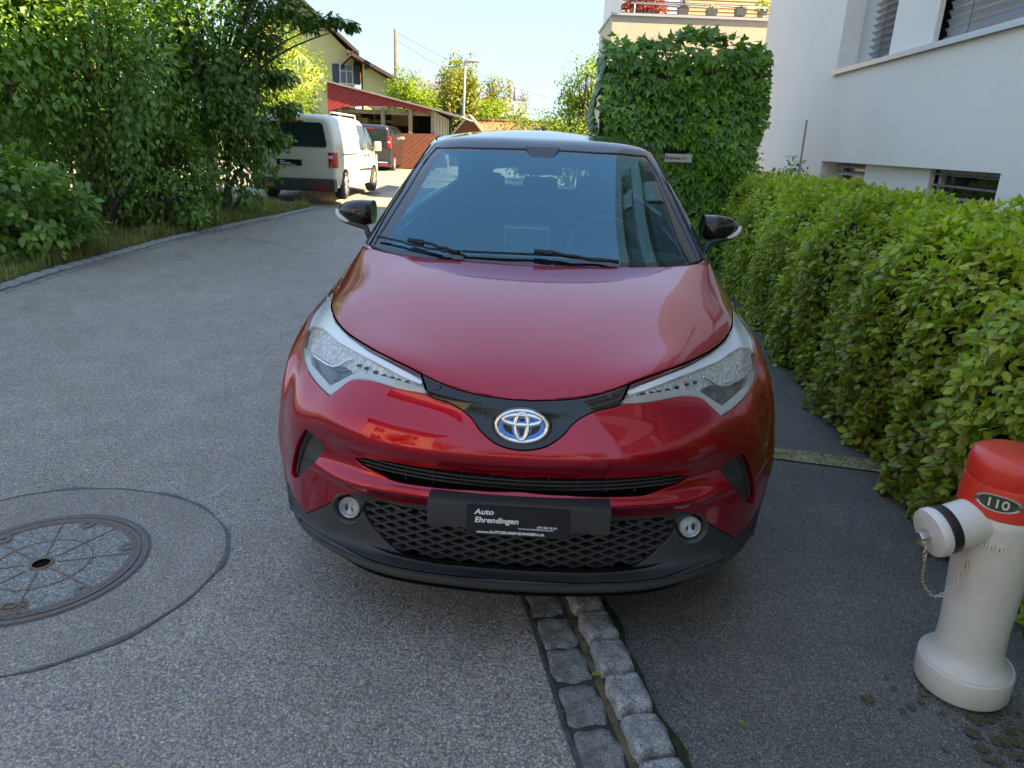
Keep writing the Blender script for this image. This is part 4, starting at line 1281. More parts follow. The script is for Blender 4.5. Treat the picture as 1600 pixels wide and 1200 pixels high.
# ------------------------------------------------------------------ fire hydrant
hp = np.array([1.388, 1.735])
m_hgrey = NT('hydrant_grey_paint')
_n = m_hgrey.noise(7, 6, .65)
m_hgrey.set(Base_Color=m_hgrey.ramp(_n.outputs['Fac'], [(.3, (.56, .525, .465)), (.7, (.66, .625, .565))]), Roughness=.42)
_sp = m_hgrey.noise(85, 4, .8)
m_hgrey.set(Base_Color=m_hgrey.mix(m_hgrey.ramp(_n.outputs['Fac'], [(.3, (.56, .525, .465)), (.7, (.66, .625, .565))]), (.09, .07, .05), m_hgrey.ramp(_sp.outputs['Fac'], [(.70, 0.0), (.76, .8)])))
m_hgrey.l.new(m_hgrey.bump(m_hgrey.noise(60, 3).outputs['Fac'], .06, .004), m_hgrey.b.inputs['Normal'])
m_hgrey.b.inputs['Coat Weight'].default_value = .25; m_hgrey = m_hgrey.m
m_hred = NT('hydrant_red_paint')
_n = m_hred.noise(5, 5, .7); _s = m_hred.noise(22, 5, .8)
m_hred.set(Base_Color=m_hred.mix(m_hred.ramp(_n.outputs['Fac'], [(.35, (.66, .030, .016)), (.7, (.76, .045, .022))]), (.38, .16, .06), m_hred.ramp(_s.outputs['Fac'], [(.62, 0.0), (.72, .55)])), Roughness=.38)
m_hred.b.inputs['Coat Weight'].default_value = .3; m_hred = m_hred.m
hyd = empty('fire_hydrant', (hp[0], hp[1], 0), 0); hyd.rotation_euler = (0, R_(-2.6), 0)
tag(hyd, 'grey fire hydrant with red cap numbered 110 beside the green hedge', 'fire hydrant')
MB().lathe([(.108, .0), (.108, .012), (.121, .014)], 56).build('base_gasket', simple('bluish_gasket', (.10, .16, .26), .6), hyd)
MB().lathe([(.115, .010), (.122, .013), (.1255, .02), (.1255, .090), (.1235, .096), (.121, .098), (.119, .095)], 72).build('base_collar', m_hgrey, hyd, 40)
MB().lathe([(.119, .091), (.116, .099), (.108, .108), (.097, .122), (.089, .15), (.0865, .22), (.0915, .36), (.097, .48), (.104, .575), (.108, .612)], 72).build('barrel', m_hgrey, hyd, True)
MB().lathe([(.107, .605), (.111, .610), (.1075, .690), (.1065, .6945), (.102, .696)], 72).build('red_band', m_hred, hyd, 40)
MB().lathe([(.102, .693), (.1058, .699), (.1035, .742), (.100, .757), (.092, .767), (.060, .772), (.0001, .773)], 72).build('red_cap', m_hred, hyd, 50)
MB().lathe([(.020, .770), (.020, .779), (.016, .783), (.0001, .783)], 6, (.028, -.012, 0)).build('cap_bolt', m_iron, hyd)
# outlet arm to the left, drooping
def dirmat(p, d):
    return Matrix.Translation(p) @ Vector(d).to_track_quat('Z', 'Y').to_matrix().to_4x4()
od = Vector((-.95, -.12, -.24)).normalized()
Mo = dirmat((.0, -.005, .592), od)
MB().lathe([(.066, .0), (.064, .07), (.063, .145), (.063, .168)], 48, M=Mo).build('outlet_arm', m_hgrey, hyd, 40)
ol = MB().lathe([(.0655, .160), (.0675, .163), (.0675, .186), (.0655, .188)], 48, M=Mo).build('outlet_band', simple('dark_band', (.035, .033, .035), .35, metal=.5), hyd, 40)
MB().lathe([(.066, .188), (.0685, .192), (.069, .206), (.066, .215), (.052, .219), (.0001, .220)], 48, M=Mo).build('outlet_cap', m_hgrey, hyd, 40)
MB().lathe([(.016, .219), (.0165, .240), (.014, .245), (.0001, .245)], 5, M=Mo).build('cap_nut', simple('worn_aluminium', (.42, .41, .39), .35, metal=.8), hyd)
od2 = Vector((.95, -.05, -.26)).normalized(); Mo2 = dirmat((.03, 0, .53), od2)
MB().lathe([(.060, .0), (.058, .07), (.052, .13), (.058, .135), (.058, .17), (.04, .178), (.0001, .18)], 40, M=Mo2).build('outlet_arm', m_hgrey, hyd, 40)
# chain: separate links
cpts = catmull([Mo @ Vector((.0, .0, .232)) + Vector((.004, -.01, -.018)), Mo @ Vector((0, 0, .225)) + Vector((.0, -.02, -.075)), Vector((-.205, -.045, .395)), Vector((-.170, -.05, .350)), Vector((-.132, -.05, .368)), Vector((-.100, -.045, .425)), Vector((-.085, -.04, .47))], 8)
m_chain = simple('chain_steel', (.62, .56, .45), .35, metal=.9)
L = []; acc = 0; last = Vector(cpts[0])
for p in cpts[1:]:
    p = Vector(p); d = p - last
    while d.length > .0125:
        d = p - last; q = last + d.normalized() * .0125; L.append(((last + q) / 2, (q - last).normalized())); last = q; d = p - last
lm = None
for i, (c, d) in enumerate(L):
    ring = [(.0042 * math.cos(t), 0, .0095 * math.sin(t)) for t in np.linspace(0, 2 * PI, 13)[:-1]]
    if lm is None:
        o = MB().tube(ring, .0016, 5, closed=True).build('chain_link', m_chain, hyd, True); lm = o.data
    else: o = link_mesh('chain_link', lm, hyd)
    o.matrix_local = dirmat(c, d) @ Matrix.Rotation(R_(90 * (i % 2) + 20), 4, 'Z')
# number plate 110 (oval), centred toward the camera
ang0 = R_(-134)
def cyl_place(r, ang, z):  # local frame on the barrel: x = along circumference, y = up, z = outward
    o = Vector((r * math.cos(ang), r * math.sin(ang), z)); out = Vector((math.cos(ang), math.sin(ang), 0)); rt = Vector((-math.sin(ang), math.cos(ang), 0))
    return Matrix(((rt.x, 0, out.x, o.x), (rt.y, 0, out.y, o.y), (rt.z, 1, out.z, o.z), (0, 0, 0, 1)))
def cyl_bend(r, ang):
    def f(p):
        a = ang + p.x / r
        return Vector(((r + p.z) * math.cos(a), (r + p.z) * math.sin(a), p.y))
    return f
fb_ = cyl_bend(.1095, ang0)
V = []; F = []; V2 = []; nn = 40
for k in range(nn):
    t = 2 * PI * k / nn
    x = .055 * math.cos(t); y = .0235 * math.sin(t); 
    for s_, h in ((.0, .002), (.5, .002), (.86, .002), (.90, .0035), (1.0, .0035), (1.0, 0)): V.append(tuple(fb_(Vector((x * s_, y * s_, h))) + Vector((0, 0, .657))))
for k in range(nn):
    j = (k + 1) % nn
    for i in range(5): F.append((k * 6 + i, k * 6 + i + 1, j * 6 + i + 1, j * 6 + i))
np_ = mk('number_plate', V, F, [simple('plate_green', (.035, .055, .035), .45), simple('plate_metal_edge', (.55, .52, .42), .4, metal=.5)], hyd, 40, [0 if i % 5 < 2 else 1 for i in range(len(F))])
text_mesh('plate_number', '110', .034, simple('raised_digits', (.62, .58, .44), .4), np_, Matrix.Translation((0, 0, .646)), .0016, .0004, 0, 1.05, 'CENTER', lambda p: fb_(Vector((p.x, p.y, p.z + .0035))))
for sx_ in (-1, 1):
    MB().lathe([(.0065, 0), (.0065, .004), (.003, .005), (.0001, .005)], 16, M=cyl_place(.1105, ang0 + sx_ * .049 / .1095, .657)).build('plate_screw', m_iron, np_, 40)
text_mesh('cast_lettering', 'Hinni', .030, m_hgrey, hyd, Matrix.Translation((0, 0, .520)), .0042, .0012, 0, 1.15, 'CENTER', lambda p: cyl_bend(.1022, ang0 + .05)(Vector((p.x, p.y, p.z))))
V = []; F = []
for _k in range(150):
    a_ = random.gauss(.10, .16); b_ = random.gauss(-.20, .07) - .25 * a_; r_ = random.uniform(.004, .022); n0 = len(V)
    for q_ in range(7): V.append((hp[0] + a_ + r_ * random.uniform(.6, 1.3) * math.cos(q_ * .9), hp[1] + b_ + r_ * random.uniform(.6, 1.3) * math.sin(q_ * .9), .0012 + .00001 * _k))
    F.append(tuple(range(n0, n0 + 7)))
o = mk('moss_patch', V, F, simple('asphalt_moss', (.095, .080, .038), .95, bumpk=.9, bscale=250, var=.6, vscale=60)); tag(o, 'patches of moss in the asphalt at the foot of the hydrant', 'moss', kind='stuff')
# ================================================================== foliage tools
def leaf_mat(name, cols, trans=.35, rough=.42, spec=.45, bump=.25):
    """cols: list of greens picked per leaf"""
    t = NT(name)
    g_ = t.new('ShaderNodeNewGeometry')
    n = len(cols)
    c = t.ramp(g_.outputs['Random Per Island'], [(i / max(1, n - 1), col) for i, col in enumerate(cols)])
    nz = t.noise(1.6, 3)
    c = t.mix(c, t.ramp(nz.outputs['Fac'], [(.3, .75), (.7, 1.25)]), 1.0, 'MULTIPLY')
    t.set(Base_Color=c, Roughness=rough)
    t.b.inputs['Specular IOR Level'].default_value = spec
    if bump: t.l.new(t.bump(t.noise(160, 2).outputs['Fac'], bump, .002), t.b.inputs['Normal'])
    tr = t.new('ShaderNodeBsdfTranslucent')
    c2 = t.mix(c, (1.0, 1.15, .35), 1.0, 'MULTIPLY')
    c2 = t.mix(c2, 1.6, 1.0, 'MULTIPLY')
    t.l.new(c2, tr.inputs[0])
    mx = t.new('ShaderNodeMixShader'); mx.inputs[0].default_value = trans
    t.l.new(t.b.outputs[0], mx.inputs[1]); t.l.new(tr.outputs[0], mx.inputs[2])
    t.l.new(mx.outputs[0], t.out.inputs['Surface'])
    return t.m
# templates: x across, y along, z up; triangles
LT_SIMPLE = (np.array([(0, 0, 0), (-.30, .42, .07), (0, 1, -.03), (.30, .42, .07), (0, .45, 0)], float), np.array([(0, 4, 1), (1, 4, 2), (0, 3, 4), (3, 2, 4)]))
def _oval():
    ys = [.0, .14, .34, .56, .78, 1.0]; ws = [.0, .20, .31, .29, .17, .0]
    V = [(0, y, -.10 * y * y) for y in ys]
    F = []
    L = [0]; R = [0]
    for i in range(1, 5):
        V.append((-ws[i], ys[i] + .02, .07 - .10 * ys[i] ** 2)); L.append(len(V) - 1)
        V.append((ws[i], ys[i] + .02, .07 - .10 * ys[i] ** 2)); R.append(len(V) - 1)
    L.append(5); R.append(5)
    for i in range(5):
        a, b = i, i + 1
        for S, fl in ((L, 0), (R, 1)):
            q = [a, b, S[i + 1], S[i]]
            q = [x for k, x in enumerate(q) if x not in q[:k]]
            if fl: q = q[::-1]
            F.append(q[:3])
            if len(q) == 4: F.append([q[0], q[2], q[3]])
    return np.array(V, float), np.array(F)
LT_OVAL = _oval()
def _ivy():
    O = [(0, 0), (-.22, -.10), (-.42, .02), (-.60, .30), (-.36, .42), (-.20, .52), (-.16, .72), (0, 1.10), (.16, .72), (.20, .52), (.36, .42), (.60, .30), (.42, .02), (.22, -.10)]
    V = [(x, y, .06 * abs(x) - .16 * max(0, y - .3) ** 2 - .12 * x * x) for x, y in O] + [(0, .30, -.0)]
    n = len(O)
    return np.array(V, float), np.array([(n, (i + 1) % n, i) for i in range(n)])
LT_IVY = _ivy()
def basis(D, N):
    D = D / np.maximum(np.linalg.norm(D, axis=1, keepdims=True), 1e-9)
    N = N - (N * D).sum(1, keepdims=True) * D
    N = N / np.maximum(np.linalg.norm(N, axis=1, keepdims=True), 1e-9)
    return np.cross(D, N), D, N
def leaf_arrays(P, D, N, S, tmpl):
    Vt, Ft = tmpl
    X, Y, Zz = basis(D, N)
    n = len(P)
    V = P[:, None] + (X[:, None] * Vt[None, :, 0:1] + Y[:, None] * Vt[None, :, 1:2] + Zz[:, None] * Vt[None, :, 2:3]) * S[:, None, None]
    T = Ft[None] + (np.arange(n) * len(Vt))[:, None, None]
    return V.reshape(-1, 3), T.reshape(-1, 3)
def rnd_dir(n, r=rng):
    v = r.normal(size=(n, 3)); return v / np.linalg.norm(v, axis=1, keepdims=True)
def sort_near(P, k):
    """indices of the k leaves that show largest in the picture"""
    v = P - cO; z = v @ cF
    x = 800 + F_PX * (v @ cR) / np.maximum(z, .01); y = 600 - F_PX * (v @ cU) / np.maximum(z, .01)
    d = np.where((z > .1) & (x > 0) & (x < 1600) & (y > 0) & (y < 1200), z, 1e6)
    return np.argsort(d)[:k]
def leaves(parent, P, D, N, S, tmpl, mat, singles=0, name='leaf', cloud='foliage', org=None):
    org = np.zeros(3) if org is None else np.array(org)
    P = P - org
    if singles:
        idx = sort_near(P + org, singles * 6)
        idx = np.random.default_rng(3).permutation(idx)[:singles]
        m = np.ones(len(P), bool); m[idx] = False
        protos = []
        for k in range(6):
            V, T = tmpl; V = V.copy(); V[:, 2] += .05 * math.sin(k) * V[:, 0] + .04 * math.cos(k * 2) * V[:, 1] ** 2
            me = bpy.data.meshes.new(name); me.from_pydata([tuple(v) for v in V], [], [tuple(int(a) for a in t_) for t_ in T]); me.materials.append(mat)
            me.polygons.foreach_set('use_smooth', [True] * len(me.polygons)); protos.append(me)
        X, Y, Zz = basis(D[idx], N[idx])
        for j, i in enumerate(idx):
            o = link_mesh(name, protos[j % 6], parent)
            s = float(S[i])
            o.matrix_local = Matrix(((X[j][0] * s, Y[j][0] * s, Zz[j][0] * s, P[i][0]), (X[j][1] * s, Y[j][1] * s, Zz[j][1] * s, P[i][1]), (X[j][2] * s, Y[j][2] * s, Zz[j][2] * s, P[i][2]), (0, 0, 0, 1)))
        P, D, N, S = P[m], D[m], N[m], S[m]
    V, T = leaf_arrays(P, D, N, S, tmpl)
    o = mk_tris(cloud, V, T, mat, parent, True)
    o['kind'] = 'stuff'
    return o
m_bark = simple('bark', (.10, .078, .058), .9, bumpk=.8, bscale=60, var=.35, vscale=14)
m_twig = simple('twig_brown', (.075, .052, .035), .9, var=.3, vscale=20)

# ================================================================== hedge
m_hedge = leaf_mat('hornbeam_leaf', [(0.264, 0.172, 0.045), (0.187, 0.275, 0.034), (0.289, 0.392, 0.044), (0.221, 0.327, 0.051), (0.443, 0.5, 0.054), (0.154, 0.233, 0.038), (0.5, 0.5, 0.068)], .30, .40, .5)
m_hedge_top = leaf_mat('upper_hornbeam_leaf', [(0.215, 0.348, 0.033), (0.33, 0.428, 0.045), (0.265, 0.394, 0.036), (0.462, 0.412, 0.068), (0.183, 0.316, 0.032), (0.413, 0.491, 0.056)], .38, .40, .5)  # slightly paler greens, used mostly towards the top
hfront = [(1.60, -1.2), (1.66, .6), (1.78, 2.0), (1.84, 3.0), (1.98, 4.6), (2.15, 6.0), (2.36, 7.5), (2.44, 8.3)]
hf = np.array(hfront); 
def hx(y): return np.interp(y, hf[:, 1], hf[:, 0])
HW, HH = .85, 1.17
hedge = empty('hedge', (2.1, 4.0, 0)); tag(hedge, 'long clipped hornbeam hedge between the driveway and the white wall', 'hedge')
def hedge_pts(n, y0, y1, dens_bias=1.0):
    y = y0 + (y1 - y0) * rng.random(n) ** dens_bias
    per = HH + HW + .35                      # front height, top, upper back strip
    s = rng.random(n) * per
    x = np.zeros(n); z = np.zeros(n); nx = np.zeros(n); nz = np.zeros(n)
    # rounded shoulder profile
    f = s < HH
    z[f] = s[f]; lean = .03 * np.sin(z[f] * 2.2)
    x[f] = -lean + .16 * np.clip((z[f] - .85) / .32, 0, 1) ** 2; nx[f] = -1; nz[f] = np.clip((z[f] - .75) / .42, 0, 1) ** 2 * 1.2 + .10
    t_ = (s >= HH) & (s < HH + HW)
    x[t_] = .10 + (s[t_] - HH) * .88; z[t_] = HH + .03 * np.sin(x[t_] * 4); nx[t_] = -.25 * (x[t_] < .25); nz[t_] = 1
    b = s >= HH + HW
    x[b] = HW; z[b] = HH - (s[b] - HH - HW); nx[b] = 1; nz[b] = .1
    x = x + hx(y)
    lump = .045 * np.sin(y * 5.1 + z * 3) + .035 * np.sin(y * 11.3 + 1 + x * 9) + .02 * np.sin(y * 23 + z * 17)
    depth = rng.random(n) ** 1.6 * .13
    N = np.stack([nx, np.zeros(n), nz], 1); N /= np.linalg.norm(N, axis=1, keepdims=True)
    P = np.stack([x, y, z], 1) + N * (lump - depth + .02)[:, None]
    return P, N, z, depth
segs = [(-1.2, 1.2, 3500), (1.2, 3.6, 24000), (3.6, 6.0, 17000), (6.0, 8.35, 12000)]
PP = []; NN_ = []; ZZ = []; DD = []
for a, b, n in segs:
    P, N, z, d = hedge_pts(n, a, b); PP.append(P); NN_.append(N); ZZ.append(z); DD.append(d)
# end face toward the ivy
n = 900; P = np.stack([2.44 + rng.random(n) * HW, 8.35 + rng.normal(size=n) * .04, rng.random(n) * HH], 1); PP.append(P); NN_.append(np.tile([0, 1.0, .1], (n, 1))); ZZ.append(P[:, 2]); DD.append(np.zeros(n))
P = np.concatenate(PP); N = np.concatenate(NN_); z = np.concatenate(ZZ); dep = np.concatenate(DD)
n = len(P)
nrm = N * .8 + rnd_dir(n) * .55 + np.array([0, 0, .55])
drc = rnd_dir(n) * .8 + N * .45 + np.array([-.1, -.2, -.35]) * (z < HH * .9)[:, None]
S = .038 + .018 * rng.random(n)
topm = (z > HH * .86) & (rng.random(n) < .85) | (rng.random(n) < np.clip((z - .35) / 1.3, 0, .45))
hb = np.array([2.1, 4.0, 0])
leaves(hedge, P[~topm], drc[~topm], nrm[~topm], S[~topm], LT_OVAL, m_hedge, 190, org=hb)
leaves(hedge, P[topm], drc[topm], nrm[topm], S[topm] * .85, LT_OVAL, m_hedge_top, 110, org=hb)
# sprigs standing out of the top
n = 260; y = rng.uniform(.5, 8.3, n); x = hx(y) + rng.uniform(.05, HW, n)
Pb = np.stack([x, y, np.full(n, HH)], 1); P = []; D = []; 
for i in range(n):
    up = np.array([rng.normal() * .35, rng.normal() * .35, 1]); L = rng.uniform(.03, .12)
    for k in range(5):
        P.append(Pb[i] + up * L * k / 4); D.append(rnd_dir(1)[0] + np.array([0, 0, .5]))
P = np.array(P); D = np.array(D)
leaves(hedge, P, D, rnd_dir(len(P)) + np.array([0, 0, .8]), .032 + .02 * rng.random(len(P)), LT_SIMPLE, m_hedge_top, 0, cloud='top_sprigs', org=hb)
# woody core
mbc = MB()
for i in range(150):
    y = random.uniform(-1, 8.3); x0 = float(hx(y)) + random.uniform(.15, .7)
    mbc.tube([(x0 - 2.1, y - 4, 0), (x0 + random.uniform(-.1, .1) - 2.1, y + random.uniform(-.1, .1) - 4, .6), (x0 + random.uniform(-.2, .2) - 2.1, y + random.uniform(-.2, .2) - 4, 1.1)], [.012, .008, .004], 5)
c_ = mbc.build('stems', m_twig, hedge); c_['kind'] = 'stuff'
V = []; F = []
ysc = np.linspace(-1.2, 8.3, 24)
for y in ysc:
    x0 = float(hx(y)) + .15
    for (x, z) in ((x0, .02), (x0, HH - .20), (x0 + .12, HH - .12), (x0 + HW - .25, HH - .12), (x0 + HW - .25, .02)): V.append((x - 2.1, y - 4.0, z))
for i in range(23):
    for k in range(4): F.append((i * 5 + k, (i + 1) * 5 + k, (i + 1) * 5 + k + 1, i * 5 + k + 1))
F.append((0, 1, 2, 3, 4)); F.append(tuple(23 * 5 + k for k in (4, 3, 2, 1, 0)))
m_core = simple('hedge_core_shade', (.018, .030, .008), .9, bumpk=1, bscale=25, var=.6, vscale=18)  # added dark box blocking the view through, its colour stands in for inner shade
c_ = mk('dark_core_box', V, F, m_core, hedge); c_['kind'] = 'stuff'

# ================================================================== ivy clad wall with street sign
m_ivy = leaf_mat('creeper_leaf', [(0.062, 0.178, 0.023), (0.085, 0.233, 0.026), (0.117, 0.29, 0.028), (0.056, 0.149, 0.026), (0.159, 0.337, 0.038), (0.101, 0.244, 0.028)], .28, .33, .5)
iv0, iv1, ivy0, ivh = .94, 2.93, 9.15, 2.50
ivyw = empty('ivy_wall', ((iv0 + iv1) / 2, ivy0, 0)); tag(ivyw, 'free-standing wall smothered in dark green creeper beside the hedge', 'ivy wall')
MB().box((0, .35, ivh / 2), (iv1 - iv0 - .12, .62, ivh - .16)).build('wall', simple('weathered_brown_wall', (.06, .05, .042), .9, bumpk=.6, bscale=40, var=.3, vscale=8), ivyw)
ivo = np.array([(iv0 + iv1) / 2, ivy0, 0])
def face(n, kind):
    u = rng.random(n); v = rng.random(n)
    if kind == 'f': P = np.stack([iv0 + u * (iv1 - iv0), ivy0 + 0 * u, v * ivh], 1); N = np.array([0, -1.0, .15])
    if kind == 'l': P = np.stack([iv0 + 0 * u, ivy0 + u * .75, v * ivh], 1); N = np.array([-1.0, 0, .15])
    if kind == 'r': P = np.stack([iv1 + 0 * u, ivy0 + u * .75, v * ivh], 1); N = np.array([1.0, 0, .15])
    if kind == 't': P = np.stack([iv0 + u * (iv1 - iv0), ivy0 + v * .75, ivh + 0 * u], 1); N = np.array([0, -.3, 1.0])
    if kind == 'b': P = np.stack([iv0 + u * (iv1 - iv0), ivy0 + .75 + 0 * u, v * ivh], 1); N = np.array([0, 1.0, .15])
    return P, np.tile(N, (n, 1))
a = [face(4600, 'f'), face(1500, 'l'), face(650, 'r'), face(750, 't'), face(500, 'b')]
P = np.concatenate([q[0] for q in a]); N = np.concatenate([q[1] for q in a]); n = len(P)
rel = (P - ivo)
bul = .11 * np.sin(P[:, 0] * 4.3 + P[:, 2] * 2.1) + .06 * np.sin(P[:, 2] * 5.3 + P[:, 0] * 1.7 + P[:, 1] * 3)
wid = .06 * np.sin(P[:, 2] * 3.1) + .05 * np.cos(P[:, 2] * 6.7)
P = P + N / np.linalg.norm(N, axis=1, keepdims=True) * ((np.maximum(bul, -.02) + .03 + rng.random(n) * .10) * np.where(np.abs(N[:, 0]) > .5, .25, 1))[:, None]
P[:, 0] += np.sign(rel[:, 0]) * (wid - .10 * np.clip(rel[:, 2] / ivh - .6, 0, 1) ** 2 * 4) * np.abs(rel[:, 0])
P[:, 2] += (rel[:, 2] > ivh * .92) * rng.random(n) * .13
keep = ~((P[:, 0] > 1.72) & (P[:, 0] < 2.06) & (P[:, 2] > 1.36) & (P[:, 2] < 1.54) & (P[:, 1] < 9.3))
P, N = P[keep], N[keep]; n = len(P)
D = np.stack([rng.normal(size=n) * .35, rng.normal(size=n) * .2 - .25, -np.ones(n)], 1) * .9 + N * .45
D = np.where((N[:, 2] > .5)[:, None], rnd_dir(n) * .9 + np.array([0, -.4, .1]), D)
NM = N + np.array([0, -.15, .65]) + rnd_dir(n) * .28
leaves(ivyw, P, D, NM, .064 + .045 * rng.random(n), LT_IVY, m_ivy, 290, org=ivo)
sg = at_y(1060, 247, 8.98)
sgn_ = empty('street_sign', tuple(sg)); tag(sgn_, 'small white house number sign half buried in the creeper', 'sign')
MB().box((0, 0, 0), (.33, .012, .095), bev=.003).build('sign_plate', simple('sign_enamel', (.45, .44, .38), .4), sgn_)
text_mesh('sign_text', 'Breitwies 9 +', .052, simple('sign_black', (.02, .02, .02), .5), sgn_, Matrix.Translation((-.158, -.0075, -.018)) @ Matrix(((1, 0, 0, 0), (0, 0, -1, 0), (0, 1, 0, 0), (0, 0, 0, 1))), .0005, .0008, 0, .92)
MB().tube([(0, .01, -.05), (0, .15, -.05)], .015, 6).build('bracket', m_iron, sgn_)

# ================================================================== white apartment building
d_ = ray(897, 223); wh = math.atan2(d_[0], d_[1])
bh_ = np.array([math.sin(wh), math.cos(wh), 0]); bn_ = np.array([math.cos(wh), -math.sin(wh), 0])   # along, into the building
bo = np.array([3.3, 0, 0])
Bm = Matrix(((bh_[0], bn_[0], 0, bo[0]), (bh_[1], bn_[1], 0, bo[1]), (0, 0, 1, 0), (0, 0, 0, 1)))   # x along wall, y inward, z up
m_wall = NT('white_render')
_n = m_wall.noise(.7, 4, .6); _f = m_wall.noise(130, 3, .7)
m_wall.set(Base_Color=m_wall.ramp(_n.outputs['Fac'], [(.3, (.80, .76, .70)), (.7, (.85, .81, .75))]), Roughness=.9)
_mp = m_wall.new('ShaderNodeMapping'); _mp.inputs['Scale'].default_value = (1, 1, 4); m_wall.l.new(m_wall.co(), _mp.inputs[0])
_f = m_wall.noise(60, 4, .7, _mp.outputs[0])
m_wall.l.new(m_wall.bump(_f.outputs['Fac'], .45, .01), m_wall.b.inputs['Normal']); m_wall = m_wall.m
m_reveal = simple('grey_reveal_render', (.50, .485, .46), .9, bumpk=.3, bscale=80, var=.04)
m_metal_sill = simple('aluminium_sill', (.52, .55, .58), .4, metal=.6)
m_slat = simple('aluminium_slat', (.42, .44, .46), .38, metal=.6, var=.05)
m_slat_d = simple('grey_fixed_slat', (.30, .29, .275), .5, metal=.2)
m_pane = simple('window_pane', (.015, .02, .022), .04, spec=.7)
m_frame = simple('window_frame', (.50, .50, .48), .5)
apt = empty('apartment_building'); tag(apt, 'large white rendered apartment building with metal blinds right of the hedge', 'apartment building')
apt.matrix_world = Bm
S0, S1, HT = -5.2, 14.0, 11.2
xs_ = [S0, -3.2, -1.4, 1.2, 3.6, 3.85, 5.72, 9.85, 9.93, S1]
def wall_grid(xs, zs, holes, depth, name):
    xs = sorted(set(xs)); zs = sorted(set(zs)); V = []; F = []
    def q(a): b = len(V); V.extend(a); F.append((b, b + 1, b + 2, b + 3))
    inh = lambda x, z: any(h[0] < x < h[1] and h[2] < z < h[3] for h in holes)
    for x0, x1 in zip(xs[:-1], xs[1:]):
        for z0, z1 in zip(zs[:-1], zs[1:]):
            if not inh((x0 + x1) / 2, (z0 + z1) / 2): q([(x0, 0, z0), (x0, 0, z1), (x1, 0, z1), (x1, 0, z0)])
    for h in holes:
        x0, x1, z0, z1 = h
        q([(x0, 0, z0), (x0, depth, z0), (x0, depth, z1), (x0, 0, z1)]); q([(x1, 0, z0), (x1, 0, z1), (x1, depth, z1), (x1, depth, z0)])
        q([(x0, 0, z1), (x0, depth, z1), (x1, depth, z1), (x1, 0, z1)]); q([(x0, 0, z0), (x1, 0, z0), (x1, depth, z0), (x0, depth, z0)])
    return V, F
hb1 = (5.72, 9.87, .72, 1.41)       # basement strip
hb2 = (-3.9, 1.5, .72, 1.41)
hu = [(-5.0, 9.95, 2.50, 4.35), (-5.0, 9.95, 5.55, 7.2), (-5.0, 9.95, 8.35, 10.0)]
holes = [hb1, hb2] + hu
V, F = wall_grid([S0, S1] + [h[i] for h in holes for i in (0, 1)], [0, HT] + [h[i] for h in holes for i in (2, 3)], holes, .26, 'wall')
# return walls + roof; unseen depth cut thin so sun reaches the balcony
V += [(S1, 0, 0), (S1, 0, HT), (S1, 1.6, HT), (S1, 1.6, 0), (S0, 0, 0), (S0, 0, HT), (S0, 1.6, HT), (S0, 1.6, 0)]
b = len(V) - 8; F += [(b, b + 1, b + 2, b + 3), (b + 7, b + 6, b + 5, b + 4), (b + 1, b + 5, b + 6, b + 2), (b + 3, b + 2, b + 6, b + 7)]
mk('wall', V, F, m_wall, apt)
def slab(x0, x1, z0, z1, y, mat, name, parent=apt, th=.05): return MB().box(((x0 + x1) / 2, y + th / 2, (z0 + z1) / 2), (x1 - x0, th, z1 - z0)).build(name, mat, parent)
# recessed back faces
slab(8.63, 5.72 + 1.34 + .0, .72, 1.41, .10, m_wall, 'pier')
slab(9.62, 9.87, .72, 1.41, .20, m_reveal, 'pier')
def window(x0, x1, z0, z1, y, slats, sl_mat, tilt, spacing, bars=1):
    w = slab(x0, x1, z0, z1, y + .12, m_pane, 'window')
    MB().box(((x0 + x1) / 2, y + .095, z0 + .025), (x1 - x0, .04, .05)).box(((x0 + x1) / 2, y + .095, z1 - .025), (x1 - x0, .04, .05)) \
        .box((x0 + .025, y + .095, (z0 + z1) / 2), (.05, .04, z1 - z0 - .1)).box((x1 - .025, y + .095, (z0 + z1) / 2), (.05, .04, z1 - z0 - .1)).build('frame', m_frame, w)
    me = None; z = z0 + .04
    while z < z1 - .02:
        if me is None:
            W2 = .040; pf = [(-W2, -.006), (-W2 * .4, .004), (W2 * .4, .004), (W2, -.006), (W2 * .4, .001), (-W2 * .4, .001)]
            o = MB().prism(pf, x1 - x0 - .03, ((0, math.cos(tilt), math.sin(tilt)), (0, -math.sin(tilt), math.cos(tilt)), (1, 0, 0)), (x0 + .015, 0, 0)).build('blind_slat', sl_mat, w)
            me = o.data
        else: o = link_mesh('blind_slat', me, w)
        o.location = (0, y + .03, z); z += spacing
    for k in range(bars):
        xx = x0 + (x1 - x0) * (k + .5) / bars
        MB().tube([(xx, y - .012, z0), (xx, y - .012, z1)], .003, 4).build('blind_cord', m_gril, w)
    return w
window(5.74, 7.03, .74, 1.40, .10, 1, m_slat_d, R_(8), .098, 2)
window(8.66, 9.60, .74, 1.40, .10, 1, m_slat_d, R_(35), .085, 1)
window(-3.8, 1.4, .74, 1.40, .10, 1, m_slat_d, R_(10), .098, 2)
